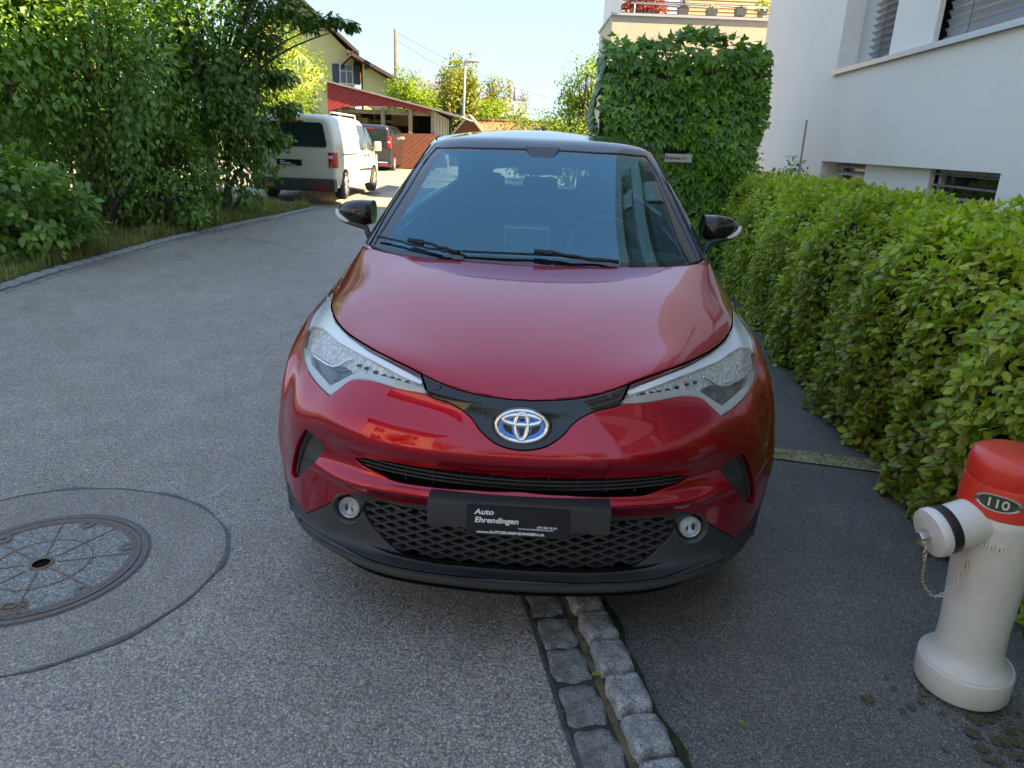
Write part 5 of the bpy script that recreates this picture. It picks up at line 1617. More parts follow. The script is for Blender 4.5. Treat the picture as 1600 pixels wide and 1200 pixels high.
for hi, h in enumerate(hu):
    z0, z1 = h[2], h[3]
    slab(7.60, 8.60, z0, z1, .10, m_wall, 'pier')
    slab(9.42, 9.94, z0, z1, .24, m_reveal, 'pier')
    window(8.62, 9.40, z0 + .02, z1 - .02, .16, 1, m_slat, R_(-38), .076, 1)
    window(3.6, 7.55, z0 + .02, z1 - .02, .16, 1, m_slat, R_(-62), .076, 4)
    slab(3.0, 3.58, z0, z1, .10, m_wall, 'pier')
    window(-1.0, 2.98, z0 + .02, z1 - .02, .16, 1, m_slat, R_(-62), .076 if hi == 0 else .15, 4)
    slab(-1.6, -1.02, z0, z1, .10, m_wall, 'pier')
    window(-4.95, -1.62, z0 + .02, z1 - .02, .16, 1, m_slat, R_(-62), .076 if hi == 0 else .15, 3)
    MB().box(((h[0] + h[1]) / 2, .075, z0 - .006), (h[1] - h[0] + .04, .25, .035)).build('sill', m_metal_sill, apt)
    # sill front lip
    MB().box(((h[0] + h[1]) / 2, -.046, z0 - .016), (h[1] - h[0] + .06, .010, .05)).build('sill_edge', m_metal_sill, apt)

# ---- cream balcony block beyond
m_cream = NT('cream_render'); _n = m_cream.noise(1.2, 5, .6)
m_cream.set(Base_Color=m_cream.ramp(_n.outputs['Fac'], [(.3, (.60, .51, .38)), (.7, (.66, .565, .43))]), Roughness=.9)
m_cream.l.new(m_cream.bump(m_cream.noise(90, 4).outputs['Fac'], .3, .008), m_cream.b.inputs['Normal']); m_cream = m_cream.m
pTL = at_y(957, 29, 15.0); pTR = at_y(1199, 29, 15.0)
zc_ = (pTL[2] + pTR[2]) / 2 + .01
bal = empty('balcony_building', (pTL[0], 15.0, 0)); tag(bal, 'cream balcony block with potted flowers along its parapet', 'building')
bwid = 4.4
MB().box((bwid / 2, .10, zc_ / 2), (bwid, .20, zc_)).box((.10, 1.3, zc_ / 2), (.20, 2.2, zc_)).build('parapet', m_cream, bal)
MB().box((bwid / 2, .10, zc_ + .02), (bwid + .06, .27, .045)).box((.10, 1.35, zc_ + .021), (.27, 2.2, .045)).build('coping', simple('zinc_coping', (.55, .57, .60), .45, metal=.4), bal)
MB().box((bwid / 2 + .1, 1.3, zc_ - 1.0), (bwid - .4, 2.2, .2)).build('floor_slab', m_cream, bal)
MB().box((bwid / 2 + .3, 4.4, 2.85), (bwid - .3, 4, 5.7)).build('rear_wall', m_wall, bal)
MB().tube([(.35, .12, zc_ + .24), (4.3, .12, zc_ + .24)], .018, 8).build('railing', m_metal_sill, bal, True)
for xx in (.42, 1.25, 2.9, 4.2): MB().tube([(xx, .12, zc_ + .04), (xx, .12, zc_ + .24)], .015, 6).build('railing_post', m_metal_sill, bal, True)
wv = MB().box((1.1, 2.35, zc_ + .5), (1.3, .05, 2.2)).build('window', m_pane, bal)
me = None
for k in range(26):
    if me is None: o = MB().box((0, 0, 0), (1.3, .012, .072)).build('blind_slat', simple('pale_blue_slat', (.50, .54, .60), .5, metal=.2), wv); me = o.data
    else: o = link_mesh('blind_slat', me, wv)
    o.location = (1.1, 2.30, zc_ - .5 + k * .08); o.rotation_euler = (R_(-20), 0, 0)
wv = MB().box((3.1, 2.35, zc_ + .5), (2.6, .05, 2.2)).build('window', m_pane, bal); me = None
for k in range(28):
    if me is None: o = MB().box((0, 0, 0), (2.6, .012, .068)).build('blind_slat', simple('tan_slat', (.52, .36, .20), .6), wv); me = o.data
    else: o = link_mesh('blind_slat', me, wv)
    o.location = (3.1, 2.30, zc_ - .5 + k * .074); o.rotation_euler = (R_(-12), 0, 0)
for xx in (1.86, 3.95): MB().box((xx, 2.26, zc_ + .5), (.03, .03, 2.2)).build('blind_rail', m_slat_d, wv)

# potted plants on the parapet
m_pot = simple('grey_planter', (.085, .09, .10), .6)
def blob_plant(name, label, cat, px, py, Y, potw, poth, r, col, n=260, sz=.035, seed=1, zoff=0, group=None, hs=1.0):
    base = at_y(px, py, Y)
    e = empty(name, tuple(base)); tag(e, label, cat, group)
    if potw: MB().prism([(-potw / 2 * .85, 0), (potw / 2 * .85, 0), (potw / 2, poth), (-potw / 2, poth)], .20, ((1, 0, 0), (0, 0, 1), (0, 1, 0)), (0, -.1, 0)).build('planter', m_pot, e)
    rr = np.random.default_rng(seed)
    for ci, (cc, frac, s_) in enumerate(col):
        m_ = leaf_mat(name + '_leaf', cc, .3)
        k = int(n * frac); v = rnd_dir(k, rr) * (rr.random((k, 1)) ** .4) * np.array([r, r * .7, r * .6 * hs]); v[:, 2] = np.abs(v[:, 2]) + poth + zoff
        o = leaves(e, v, rnd_dir(k, rr), rnd_dir(k, rr) + np.array([0, 0, .6]), np.full(k, sz * s_), LT_SIMPLE, m_, 0, cloud='flowers' if ci else 'foliage')
    return e
purple = [(.16, .05, .20), (.25, .08, .26)]; green_ = [(.04, .09, .02), (.08, .15, .03)]; white_ = [(.7, .7, .6), (.8, .75, .5)]; dred = [(.20, .025, .02), (.32, .05, .035), (.10, .02, .04), (.40, .10, .05)]
blob_plant('flower_pot', 'planter of purple flowers standing on the parapet, leftmost of the grey planters', 'flower pot', 1066, 25.5, 15.08, .20, .12, .13, [(green_, .5, 1), (purple, .5, 1)], seed=1, group='grey planters on the parapet')
blob_plant('flower_pot', 'planter of white flowers standing on the parapet', 'flower pot', 1111, 25.5, 15.08, .20, .12, .13, [(green_, .45, 1), (white_, .5, 1)], 180, seed=2, group='grey planters on the parapet')
blob_plant('flower_pot', 'planter of small pink flowers between the white one and the tall yellow-green plant', 'flower pot', 1156, 25.5, 15.08, .20, .12, .12, [(green_, .5, 1), (purple, .35, .8)], 160, seed=3, group='grey planters on the parapet')
blob_plant('potted_plant', 'tall yellow-green potted plant at the right end of the parapet', 'potted plant', 1190, 25.5, 15.2, .14, .08, .18, [([(.20, .26, .04), (.30, .34, .08)], 1, 1.2)], 220, .05, 4, hs=2.2)
blob_plant('maple_shrub', 'dark red Japanese maple in a pot behind the balcony railing', 'maple', 1006, 27, 15.45, .5, .10, .48, [(dred, 1, 1)], 1500, .06, 5, hs=1.1)
e = None

# ================================================================== bush and sapling by the wall
def shrub(name, label, cat, c, rx, ry, rz, z0, n, size, mat, tmpl=LT_SIMPLE, stems=6, clumps=30, singles=0, seed=0, group=None, droop=.35, trunk_r=.03, shell=.45, cl=.33, bark=None, extra=[]):
    """leafy crown built of overlapping sprays around stems"""
    rr = np.random.default_rng(seed)
    e = empty(name, (c[0], c[1], 0)); tag(e, label, cat, group)
    cen = np.array([0, 0, z0 + rz])
    cd_ = rnd_dir(clumps, rr); cr_ = (shell + (1 - shell) * rr.random(clumps)) [:, None]
    cc = cen + cd_ * cr_ * np.array([rx, ry, rz])
    k = rr.integers(0, clumps, n)
    loc = rnd_dir(n, rr) * (rr.random((n, 1)) ** .55) * np.array([rx, ry, rz]) * cl
    # each clump is a handful of sprays: snap leaves toward a few twig lines
    P = cc[k] + loc
    P[:, 2] = np.maximum(P[:, 2], .03 + rr.random(n) * .1)
    for (ex, ey, ez, er) in extra:
        kx = int(420 * er / .4); q = np.array([ex, ey, ez]) + rnd_dir(kx, rr) * (rr.random((kx, 1)) ** .6) * np.array([er, er, er * .55]); P = np.concatenate([P, q])
    n = len(P); clumps_x = extra
    out = P - cen; out /= np.linalg.norm(out, axis=1, keepdims=True)
    D = out * .6 + rnd_dir(n, rr) * .7 + np.array([0, 0, -droop])
    Nn = out * .5 + np.array([0, 0, .9]) + rnd_dir(n, rr) * .45
    S = size * (.7 + .6 * rr.random(n))
    leaves(e, P + np.array([c[0], c[1], 0]), D, Nn, S, tmpl, mat, singles, org=(c[0], c[1], 0))
    for i in range(stems):
        a = 2 * PI * i / stems + rr.random() * .8; r0 = .12 * (stems > 1)
        tip = cc[rr.integers(0, clumps)]
        p0 = np.array([r0 * math.cos(a), r0 * math.sin(a), 0]); mid = p0 * 1.6 + np.array([tip[0] * .3, tip[1] * .3, tip[2] * .5])
        MB().tube(catmull([tuple(p0), tuple(mid), tuple(tip)], 4), [trunk_r * f for f in np.linspace(1, .3, 9)], 7).build('stem', bark or m_bark, e, True)
    mbt = MB()
    for (ex, ey, ez, er) in extra: mbt.tube(catmull([(0, 0, z0 + rz * .6), (ex * .5, ey, ez * .85), (ex, ey, ez)], 4), [trunk_r * .6 * f for f in np.linspace(1, .12, 9)], 6)
    for j in range(min(clumps, 40)):
        p0 = cen * np.array([1, 1, .7]) + (cc[j] - cen) * .2; mbt.tube([tuple(p0), tuple((p0 + cc[j]) / 2 + np.array([0, 0, .05])), tuple(cc[j])], [trunk_r * .4, trunk_r * .25, .004], 5)
    o = mbt.build('branches', bark or m_bark, e); o['kind'] = 'stuff'
    return e
m_dark = leaf_mat('dark_bush_leaf', [(0.061, 0.144, 0.028), (0.091, 0.194, 0.037), (0.074, 0.171, 0.042), (0.131, 0.252, 0.048), (0.056, 0.125, 0.025), (0.11, 0.232, 0.042)], .30, .38, .45)
m_dog = leaf_mat('dogwood_leaf', [(0.099, 0.215, 0.045), (0.143, 0.277, 0.055), (0.116, 0.242, 0.058), (0.187, 0.33, 0.065), (0.086, 0.187, 0.042), (0.161, 0.295, 0.058)], .32, .38, .45)
m_lime = leaf_mat('lime_green_leaf', [(.16, .24, .030), (.22, .30, .040), (.13, .22, .028), (.28, .34, .06)], .45, .5)  # plain yellow-green leaf palette
m_mid = leaf_mat('mid_green_leaf', [(.08, .14, .025), (.11, .18, .03), (.14, .21, .035), (.07, .12, .022)], .4, .5)
m_olive = leaf_mat('olive_leaf', [(.17, .19, .035), (.22, .23, .04), (.13, .17, .03), (.26, .24, .06)], .4, .5)
p = on_ground(1240, 430)
shrub('wall_shrub', 'small dark shrub between the ivy wall and the white building', 'shrub', (3.25, 9.6), .55, .5, .62, .35, 1500, .055, m_dark, LT_SIMPLE, 4, 16, seed=21)
e = empty('support_stake', (3.45, 9.2, 0)); tag(e, 'thin bare wooden stake standing in the shrub by the white wall', 'stake')
MB().tube([(0, 0, 0), (.02, 0, 1.0), (.01, .0, 1.88)], [.014, .013, .012], 7).build('stake_pole', simple('bare_wood', (.30, .24, .18), .8), e, True)

# ================================================================== left bank of shrubs
rb = [('dogwood_shrub', 'low leafy shrub spilling towards the kerb at the left edge of the photo', 'shrub', (-5.75, 7.95), .90, .75, .60, .0, 4200, .098, m_dog, 8, 46, 41, []),
      ('dogwood_shrub', 'broad mid-green shrub filling the upper left corner above the low one', 'shrub', (-7.0, 9.4), 1.6, 1.2, 1.95, .85, 11000, .105, m_dog, 9, 80, 42, []),
      ('dogwood_shrub', 'tallest dogwood shrub with drooping sprays beside the dark tree', 'shrub', (-6.0, 10.6), 1.30, 1.1, 2.2, .35, 15000, .092, m_dog, 9, 95, 43, []),
      ('dogwood_shrub', 'knee-high leafy shrub touching the grass by the kerb bend', 'shrub', (-5.35, 11.0), .80, .6, .74, .0, 6000, .085, m_dog, 6, 40, 47, []),
      ('hazel_tree', 'dark large-leaved tree arching over the white van', 'tree', (-5.35, 13.0), 1.20, 1.1, 2.6, .25, 13000, .115, m_dark, 4, 90, 44,
        [(1.0, .1, 3.9, .5), (1.5, .0, 4.1, .5), (1.9, -.1, 4.2, .45), (1.3, .1, 3.4, .45), (1.7, .0, 3.25, .30), (2.1, .0, 3.28, .22), (2.4, .0, 3.22, .16), (.9, .0, 2.9, .4), (1.1, .2, 2.4, .35), (1.15, .3, 1.9, .3), (1.0, .2, 1.4, .3), (1.9, .2, 4.7, .6), (1.2, .0, 4.8, .7)]),
      ('hazel_tree', 'shaded tree crown rising behind the tallest dogwood shrub', 'tree', (-7.7, 12.9), 1.9, 1.3, 2.7, .9, 10000, .12, m_dark, 4, 70, 45, []),
      ('dogwood_shrub', 'dense undergrowth filling the gap behind the taller shrubs', 'shrub', (-7.6, 12.2), 2.2, .7, 1.0, .0, 8000, .10, m_dog, 6, 60, 48, []),
      ('hazel_tree', 'tree standing furthest left behind the shrubs', 'tree', (-9.8, 11.2), 1.9, 1.8, 2.6, 1.4, 6000, .13, m_mid, 3, 44, 46, [])]
for nm, lb, ct, c, rx, ry, rz, z0, n, sz, m_, st, cl_, sd, ext in rb:
    shrub(nm, lb, ct, c, rx, ry, rz, z0, n, sz, m_, LT_OVAL if c[1] < 9 else LT_SIMPLE, st, cl_, 200 if sd in (41, 43, 42) else 120, sd, droop=.55, trunk_r=.03 if 'shrub' in nm else .06, cl=.34, shell=.55, extra=ext)
# branch reaching right over the van from the hazel
e = empty('hazel_branch', (0, 0, 0)); bpy.data.objects.remove(e)
# verge with long grass
m_verge = NT('verge_soil'); _n = m_verge.noise(3, 6, .7)
m_verge.set(Base_Color=m_verge.ramp(_n.outputs['Fac'], [(.3, (.035, .035, .016)), (.5, (.07, .065, .028)), (.7, (.15, .12, .06))]), Roughness=.95); m_verge = m_verge.m
ysv = np.concatenate([np.linspace(-10, 3, 8), np.linspace(3.5, 15.2, 34)])
xk = np.interp(ysv, kl[:, 1], kl[:, 0])
V = []; F = []
for y, x in zip(ysv, xk):
    for d, z in ((.075, .004), (.12, .045), (.5, .07 + .02 * math.sin(y * 3)), (1.4, .10 + .03 * math.sin(y * 2)), (5, .12), (9, .12)): V.append((x - d, y, z))
for i in range(len(ysv) - 1):
    for k in range(5): F.append((i * 6 + k, i * 6 + k + 1, (i + 1) * 6 + k + 1, (i + 1) * 6 + k))
tag(mk('verge', V, F, m_verge, None, True), kind='structure')
m_grass = leaf_mat('grass_blade', [(.10, .15, .03), (.16, .20, .05), (.28, .24, .10), (.34, .29, .14), (.09, .14, .03), (.20, .21, .07)], .35, .6, .3, 0)
nb = 16000
y = rng.uniform(5.5, 15.3, nb); x = np.interp(y, kl[:, 1], kl[:, 0]) - .09 - rng.random(nb) ** 1.3 * 1.5
L = (.05 + .12 * rng.random(nb)) * np.where(np.sin(x * 7 + y * 3) + np.sin(y * 5.3) > .3, 1.7, .8)
az = rng.uniform(0, 2 * PI, nb); bend_ = rng.uniform(.1, .9, nb)
P0 = np.stack([x, y, np.full(nb, .045)], 1)
dv_ = np.stack([np.cos(az), np.sin(az), 0 * az], 1); sd2 = np.stack([-np.sin(az), np.cos(az), 0 * az], 1) * .0035
p1 = P0 + dv_ * (L * bend_ * .35)[:, None] + np.array([0, 0, 1]) * (L * .7)[:, None]
p2 = P0 + dv_ * (L * bend_)[:, None] + np.array([0, 0, 1]) * L[:, None] * (1 - .4 * bend_)[:, None]
V = np.stack([P0 - sd2, P0 + sd2, p1 + sd2 * .7, p1 - sd2 * .7, p2], 1).reshape(-1, 3)
b = np.arange(nb)[:, None] * 5
T = np.concatenate([b + np.array([0, 1, 2]), b + np.array([0, 2, 3]), b + np.array([3, 2, 4])])
o = mk_tris('verge_grass', V, T, m_grass, None, True); tag(o, 'long half dry grass growing along the kerb under the shrubs', 'grass', kind='stuff')
# ================================================================== gravel yard
YZ = .11
m_gravel = NT('gravel')
_v = m_gravel.voro(22); _n = m_gravel.noise(.8, 5, .6)
c = m_gravel.ramp(_v.outputs['Color'], [(0, (.16, .14, .12)), (.5, (.26, .23, .19)), (1, (.42, .38, .32))])
c = m_gravel.mix(c, m_gravel.ramp(_n.outputs['Fac'], [(.3, .8), (.7, 1.15)]), 1.0, 'MULTIPLY')
m_gravel.set(Base_Color=c, Roughness=.95); m_gravel.l.new(m_gravel.bump(_v.outputs['Distance'], .8, .02), m_gravel.b.inputs['Normal']); m_gravel = m_gravel.m
ysg = np.linspace(15.0, 40, 40); xg = np.interp(ysg, kl[:, 1], kl[:, 0])
V = []; F = []
for y, x in zip(ysg, xg):
    for d, z in ((-.02, .004), (.35, .03), (1.1, YZ * .9), (3.0, YZ), (14, YZ)): V.append((x - d, y, z))
for i in range(len(ysg) - 1):
    for k in range(4): F.append((i * 5 + k, i * 5 + k + 1, (i + 1) * 5 + k + 1, (i + 1) * 5 + k))
tag(mk('gravel_yard', V, F, m_gravel, None, True), kind='structure')
# loose stones
def stones(n, area, size, mat, name, seed):
    rr = np.random.default_rng(seed)
    P = area(n, rr); S = size * (.5 + rr.random(n))
    base = np.array([(1, 0, 0), (-1, 0, 0), (0, 1, 0), (0, -1, 0), (0, 0, .7), (0, 0, -.5)], float)
    T0 = np.array([(0, 2, 4), (2, 1, 4), (1, 3, 4), (3, 0, 4), (2, 0, 5), (1, 2, 5), (3, 1, 5), (0, 3, 5)])
    a = rr.random(n) * 6.28; ca, sa = np.cos(a), np.sin(a)
    V = base[None] * S[:, None, None] * (.7 + .5 * rr.random((n, 6, 1)))
    x = V[..., 0] * ca[:, None] - V[..., 1] * sa[:, None]; y = V[..., 0] * sa[:, None] + V[..., 1] * ca[:, None]
    V = np.stack([x, y, V[..., 2]], -1) + P[:, None]
    T = T0[None] + (np.arange(n) * 6)[:, None, None]
    o = mk_tris(name, V.reshape(-1, 3), T.reshape(-1, 3), mat); return o
def ga(n, rr):
    y = 15.1 + rr.random(n) ** 1.4 * 14; x = np.interp(y, kl[:, 1], kl[:, 0]) - .1 - rr.random(n) ** 1.3 * 4
    d = np.interp(y, kl[:, 1], kl[:, 0]) - x
    return np.stack([x, y, np.interp(d, [0, .35, 1.1, 3], [.004, .03, YZ * .9, YZ])], 1)
m_stone = NT('gravel_stone'); g_ = m_stone.new('ShaderNodeNewGeometry')
m_stone.set(Base_Color=m_stone.ramp(g_.outputs['Random Per Island'], [(0, (.14, .12, .10)), (.5, (.28, .25, .21)), (1, (.46, .43, .38))]), Roughness=.9); m_stone = m_stone.m
o = stones(14000, ga, .014, m_stone, 'gravel_stones', 5); tag(o, 'loose pale gravel covering the yard behind the verge', 'gravel', kind='stuff')
# a few bits of grit and dry leaves on the near asphalt
def gb(n, rr):
    q = [on_ground(rr.uniform(0, 1600), rr.uniform(520, 1200)) for _ in range(n)]
    return np.array(q) + np.array([0, 0, .003])
o = stones(260, gb, .0035, m_stone, 'asphalt_grit', 6); tag(o, 'scattered grit stones lying on the near asphalt', 'grit', kind='stuff')
m_dryleaf = leaf_mat('dry_leaf', [(.30, .20, .08), (.22, .12, .05), (.35, .28, .12)], .2, .7)
def fallen(px, py, sz, label, mat, z=.004):
    p = on_ground(px, py); e_ = leaves(None, np.array([[0, 0, .004]]), np.array([[random.uniform(-1, 1), random.uniform(-1, 1), .05]]), np.array([[.1, .1, 1.0]]), np.array([sz]), LT_OVAL, mat, cloud='fallen_leaf')
    e_.location = (p[0], p[1], z); del e_['kind']; tag(e_, label, 'leaf', 'fallen leaves on the asphalt')
m_yl = leaf_mat('fresh_fallen_leaf', [(.25, .32, .03), (.28, .34, .04)], .3)
fallen(937, 1060, .030, 'small yellow-green leaf lying on the gutter cobbles', m_yl, .016)
fallen(1102, 968, .020, 'tiny brown leaf on the driveway right of the cobbles', m_dryleaf)
fallen(1408, 860, .026, 'dry curled leaf left of the hydrant outlet', m_dryleaf)
fallen(1340, 692, .030, 'tan leaf lying above the end of the yellow line', m_dryleaf)
fallen(1316, 685, .020, 'small tan leaf beside the hedge foot above the yellow line', m_dryleaf)
fallen(1268, 768, .024, 'dry leaf on the driveway between car and hedge', m_dryleaf)
fallen(1153, 1128, .020, 'pale leaf scrap near the foot of the crack', m_yl)
# small weed at the hydrant
wd = on_ground(1462, 872)
e = empty('weed', (wd[0] + .06, wd[1] + .05, 0)); tag(e, 'small green weed growing behind the hydrant', 'weed')
n = 26; leaves(e, np.stack([rng.normal(size=n) * .05, rng.normal(size=n) * .05, rng.random(n) * .09], 1), rnd_dir(n) + np.array([0, 0, .4]), rnd_dir(n) * .3 + np.array([0, 0, 1]), np.full(n, .05), LT_OVAL, m_mid, cloud='foliage')
MB().tube([(0, 0, 0), (.01, 0, .1)], .003, 5).build('stem', m_twig, e)

# ================================================================== vans
m_tail = simple('tail_lamp_red', (.55, .012, .012), .18, coat=.7)
m_tailw = simple('tail_lamp_clear', (.75, .70, .68), .2, coat=.5)
def van(name, label, loc, rz, L, Wd, Ht, mat, wheel_r, dark=False, front=True):
    e = empty(name, loc, rz); tag(e, label, 'van')
    hw = Wd / 2
    # stations along y (0 = tail): y, roof z, half width at roof, half width at belt, low z, belt z
    k = Ht / 1.82
    st = [(0.00, 1.68, .72, .835, .40, 1.05), (.012, 1.73, .745, .855, .36, 1.05), (.04, 1.765, .765, .875, .33, 1.05), (.13, 1.80, .775, .885, .30, 1.05), (.45, 1.81, .785, .895, .27, 1.05), (1.2, 1.825, .785, .895, .25, 1.05),
          (2.2, 1.82, .78, .895, .25, 1.04), (2.9, 1.80, .765, .89, .25, 1.03), (3.25, 1.745, .74, .885, .25, 1.02), (3.6, 1.56, .715, .88, .25, 1.00), (3.95, 1.33, .70, .875, .25, .98), (4.2, 1.14, .70, .87, .25, .95), (4.45, 1.06, .68, .85, .26, .92), (4.7, .97, .62, .80, .28, .86), (4.82, .80, .55, .70, .32, .72), (4.86, .66, .48, .60, .38, .60)]
    sc = L / 4.86
    V = []; 
    for y, zt, wt, wb, zl, zb in st:
        zt *= k; zb *= k; f = hw / .895; wt *= f; wb *= f
        half = [(0, zt + .012), (wt * .55, zt + .005), (wt * .86, zt - .02), (wt * .97, zt - .06), (wt + .015, zt - .13 if zt > 1.2 else zt - .07), ((wt + wb) / 2 + .01, (zt + zb) / 2 - .02), (wb, zb), (wb, zb - .10 * k), (wb + .004, .62), (wb - .005, .45 if zl < .45 else zl + .02), (wb - .03, zl), (wb * .8, zl - .02), (0, zl - .02)]
        ring = [(-x, z) for x, z in half[::-1]][:-1] + half[:-1][0:] 
        V += [(x, y * sc, z) for x, z in ring]
    m = len(ring); F = []
    for i in range(len(st) - 1):
        for j in range(m): F.append((i * m + j, i * m + (j + 1) % m, (i + 1) * m + (j + 1) % m, (i + 1) * m + j))
    F.append(tuple(range(m - 1, -1, -1))); F.append(tuple((len(st) - 1) * m + j for j in range(m)))
    mk('body', V, F, mat, e, 42)
    def wside(z, y=1.5):     # half width of the side at height z
        f = hw / .895
        return float(np.interp(z, [.25, .45, .62, .95 * k, 1.05 * k, 1.42 * k, (1.82 * k) - .13], [.86 * f, .885 * f, .899 * f, .895 * f, .895 * f, .845 * f, .80 * f]))
    def side_panel(pts, nm, m_, th=.006, sgn=1, lift=.004, parent=e):
        """pts: (y,z) polygon on the flank"""
        A = [(sgn * (wside(z) + lift), y * sc, z * k) for y, z in pts]; B = [(a[0] - sgn * (lift + .02), a[1], a[2]) for a in A]; n = len(A)
        F = [tuple(range(n)) if sgn > 0 else tuple(range(n - 1, -1, -1))] + [(i, i + n, (i + 1) % n + n, (i + 1) % n) for i in range(n)]
        return mk(nm, A + B, F, m_, parent)
    for sg in (1, -1):
        side_panel([(2.28, 1.12), (2.30, 1.60), (2.36, 1.66), (2.98, 1.64), (3.02, 1.58), (3.02, 1.10), (2.9, 1.07), (2.4, 1.07)] if not dark else [(.5, 1.1), (.5, 1.62), (2.9, 1.64), (2.9, 1.1)], 'side_window', m_pane2, sgn=sg)
        side_panel([(3.12, 1.08), (3.12, 1.62), (3.30, 1.58), (3.62, 1.36), (3.92, 1.10), (3.90, 1.04)], 'side_window', m_pane2, sgn=sg)
        side_panel([(2.16, .60), (2.16, .64), (3.98, .62), (3.98, .58)], 'rubbing_strip', m_gril, sgn=sg, lift=.014)
        side_panel([(.62, .98), (.62, 1.005), (1.95, 1.005), (1.95, .98)], 'door_rail', m_gril if not dark else m_trim, sgn=sg, lift=.008)
        for yy, zz in ((2.75, .93), (3.12, .93), (.40, .9)):
            if yy > 1: side_panel([(yy, zz), (yy, zz + .03), (yy + .2, zz + .03), (yy + .2, zz)], 'door_handle', m_gril, sgn=sg, lift=.02)
        for yy in (2.10, 3.07, 4.03):
            side_panel([(yy, .38), (yy, 1.66 if yy < 4 else 1.0), (yy + .012, 1.66 if yy < 4 else 1.0), (yy + .012, .38)], 'door_gap', m_void, sgn=sg, lift=.0015)
        for yw in (.82, .82 + 3.0):
            n = 22; P = [(yw + .40 * math.cos(PI * j / (n - 1)), .28 + .40 * math.sin(PI * j / (n - 1))) for j in range(n)]
            side_panel(P + [(yw - .40, .20), (yw + .40, .20)][::1] if False else [(yw + .40, .22)] + P + [(yw - .40, .22)], 'wheel_arch', m_void, sgn=sg, lift=.003)
            Mw = Matrix.Translation((sg * (hw - .10), yw * sc, wheel_r)) @ Matrix.Rotation(R_(90) * sg, 4, 'Y')
            wv = empty('wheel'); wv.parent = e
            MB().lathe([(wheel_r * .62, -.09), (wheel_r * .93, -.10), (wheel_r, -.07), (wheel_r, .07), (wheel_r * .95, .10), (wheel_r * .66, .115)], 32, M=Mw, cap=False).build('tyre', m_tyre2, wv, True)
            MB().lathe([(wheel_r * .68, .08), (wheel_r * .66, .116), (wheel_r * .60, .105), (wheel_r * .5, .07), (wheel_r * .2, .06), (wheel_r * .18, .09), (.0001, .095)], 32, M=Mw, cap=False).build('rim', m_gril, wv, True)
            for q in range(7):
                MB().box((0, 0, 0), (.045, wheel_r * .52, .03), bev=.008, M=Mw @ Matrix.Rotation(2 * PI * q / 7, 4, 'Z') @ Matrix.Translation((0, wheel_r * .38, .095))).build('spoke', m_alloy2, wv)
        # mirrors
        MB().box((sg * (hw + .13), 3.72 * sc, 1.16 * k), (.18, .10, .24), bev=.04).box((sg * (hw + .03), 3.75 * sc, 1.07 * k), (.10, .06, .06)).build('side_mirror', mat if not dark else m_black, e, 40)
        # tail lamps: wrap the rear corner
        A = [(hw - .155, .012), (hw - .150, -.012), (hw - .06, -.012), (hw - .012, .03), (hw + .004, .10), (hw + .006, .22)]
        V = []; F = []
        zs_ = (.72, .74, .90, 1.02, 1.04) if not dark else (.95, 1.0, 1.15, 1.36, 1.38)
        for z in zs_:
            tp = (z - .8) * .05
            for x, y in A: V.append((sg * (x - tp * (x > hw - .05)), y + max(0, z - 1.1) * .03, z * k))
        for i in range(len(zs_) - 1):
            for j in range(5):
                f = (i * 6 + j, i * 6 + j + 1, (i + 1) * 6 + j + 1, (i + 1) * 6 + j); F.append(f if sg > 0 else f[::-1])
        for base in (0, len(zs_) - 1):
            f = tuple(base * 6 + j for j in range(6)); F.append(f if (base > 0) == (sg > 0) else f[::-1])
        tl = mk('tail_light', V, F, m_tail, e, 40)
        MB().box((sg * (hw - .09), -.013, (.94 if not dark else 1.16) * k), (.10, .012, .06), bev=.003).build('reversing_lamp', m_tailw, tl)
        # roof rails
        if not dark:
            MB().tube([(sg * .66, .55 * sc, 1.815 * k), (sg * .66, .65 * sc, 1.87 * k), (sg * .66, 2.8 * sc, 1.87 * k), (sg * .64, 2.95 * sc, 1.80 * k)], .02, 8).build('roof_rail', m_silver, e, True)
    # rear bumper
    MB().box((0, .03, .35), (Wd - .02, .26, .27), bev=.06).build('rear_bumper', m_plas if not dark else mat, e, 40)
    MB().box((hw - .30, -.105, .30), (.34, .012, .045), bev=.004).build('reflector', m_tail, e)
    MB().box((-hw + .30, -.105, .30), (.34, .012, .045), bev=.004).build('reflector', m_tail, e)
    # rear window, slightly sloped with the tailgate
    zb, zt_ = 1.14 * k, 1.64 * k
    Y0, Y1 = -.006, .005
    n0 = [(-hw + .19, zb), (-hw + .17, zb + .06), (-hw + .24, zt_ - .03), (-hw + .30, zt_), (hw - .30, zt_), (hw - .24, zt_ - .03), (hw - .17, zb + .06), (hw - .19, zb)]
    MB().prism(n0, .012, ((1, 0, 0), (0, 0, 1), (0, -1, 0)), (0, -.001, 0)).build('rear_window', m_pane2, e)
    MB().box((0, -.012, 1.66 * k), (.50, .02, .03), bev=.005).build('brake_light', m_tail, e)
    if dark:
        MB().box((0, -.012, .93 * k), (.9, .02, .035)).build('tailgate_trim', m_silver, e)
        MB().box((0, -.02, .80 * k), (.50, .012, .11)).build('plate_recess', m_trim, e)
        MB().box((0, -.115, .40), (Wd - .3, .02, .05), bev=.006).build('bumper_trim', m_silver, e)
    else:
        pl = MB().box((-.10, -.012, .80), (.54, .012, .125), bev=.003).build('plate', m_platef, e)
        Mx = lambda x, z: Matrix.Translation((x, -.0195, z)) @ Matrix(((1, 0, 0, 0), (0, 0, -1, 0), (0, 1, 0, 0), (0, 0, 0, 1)))
        text_mesh('plate_text', 'Auto', .042, m_letter, pl, Mx(-.30, .817), .0004, .001, .18, 1.1)
        text_mesh('plate_text', 'Ehrendingen', .042, m_letter, pl, Mx(-.30, .777), .0004, .001, .18, 1.1)
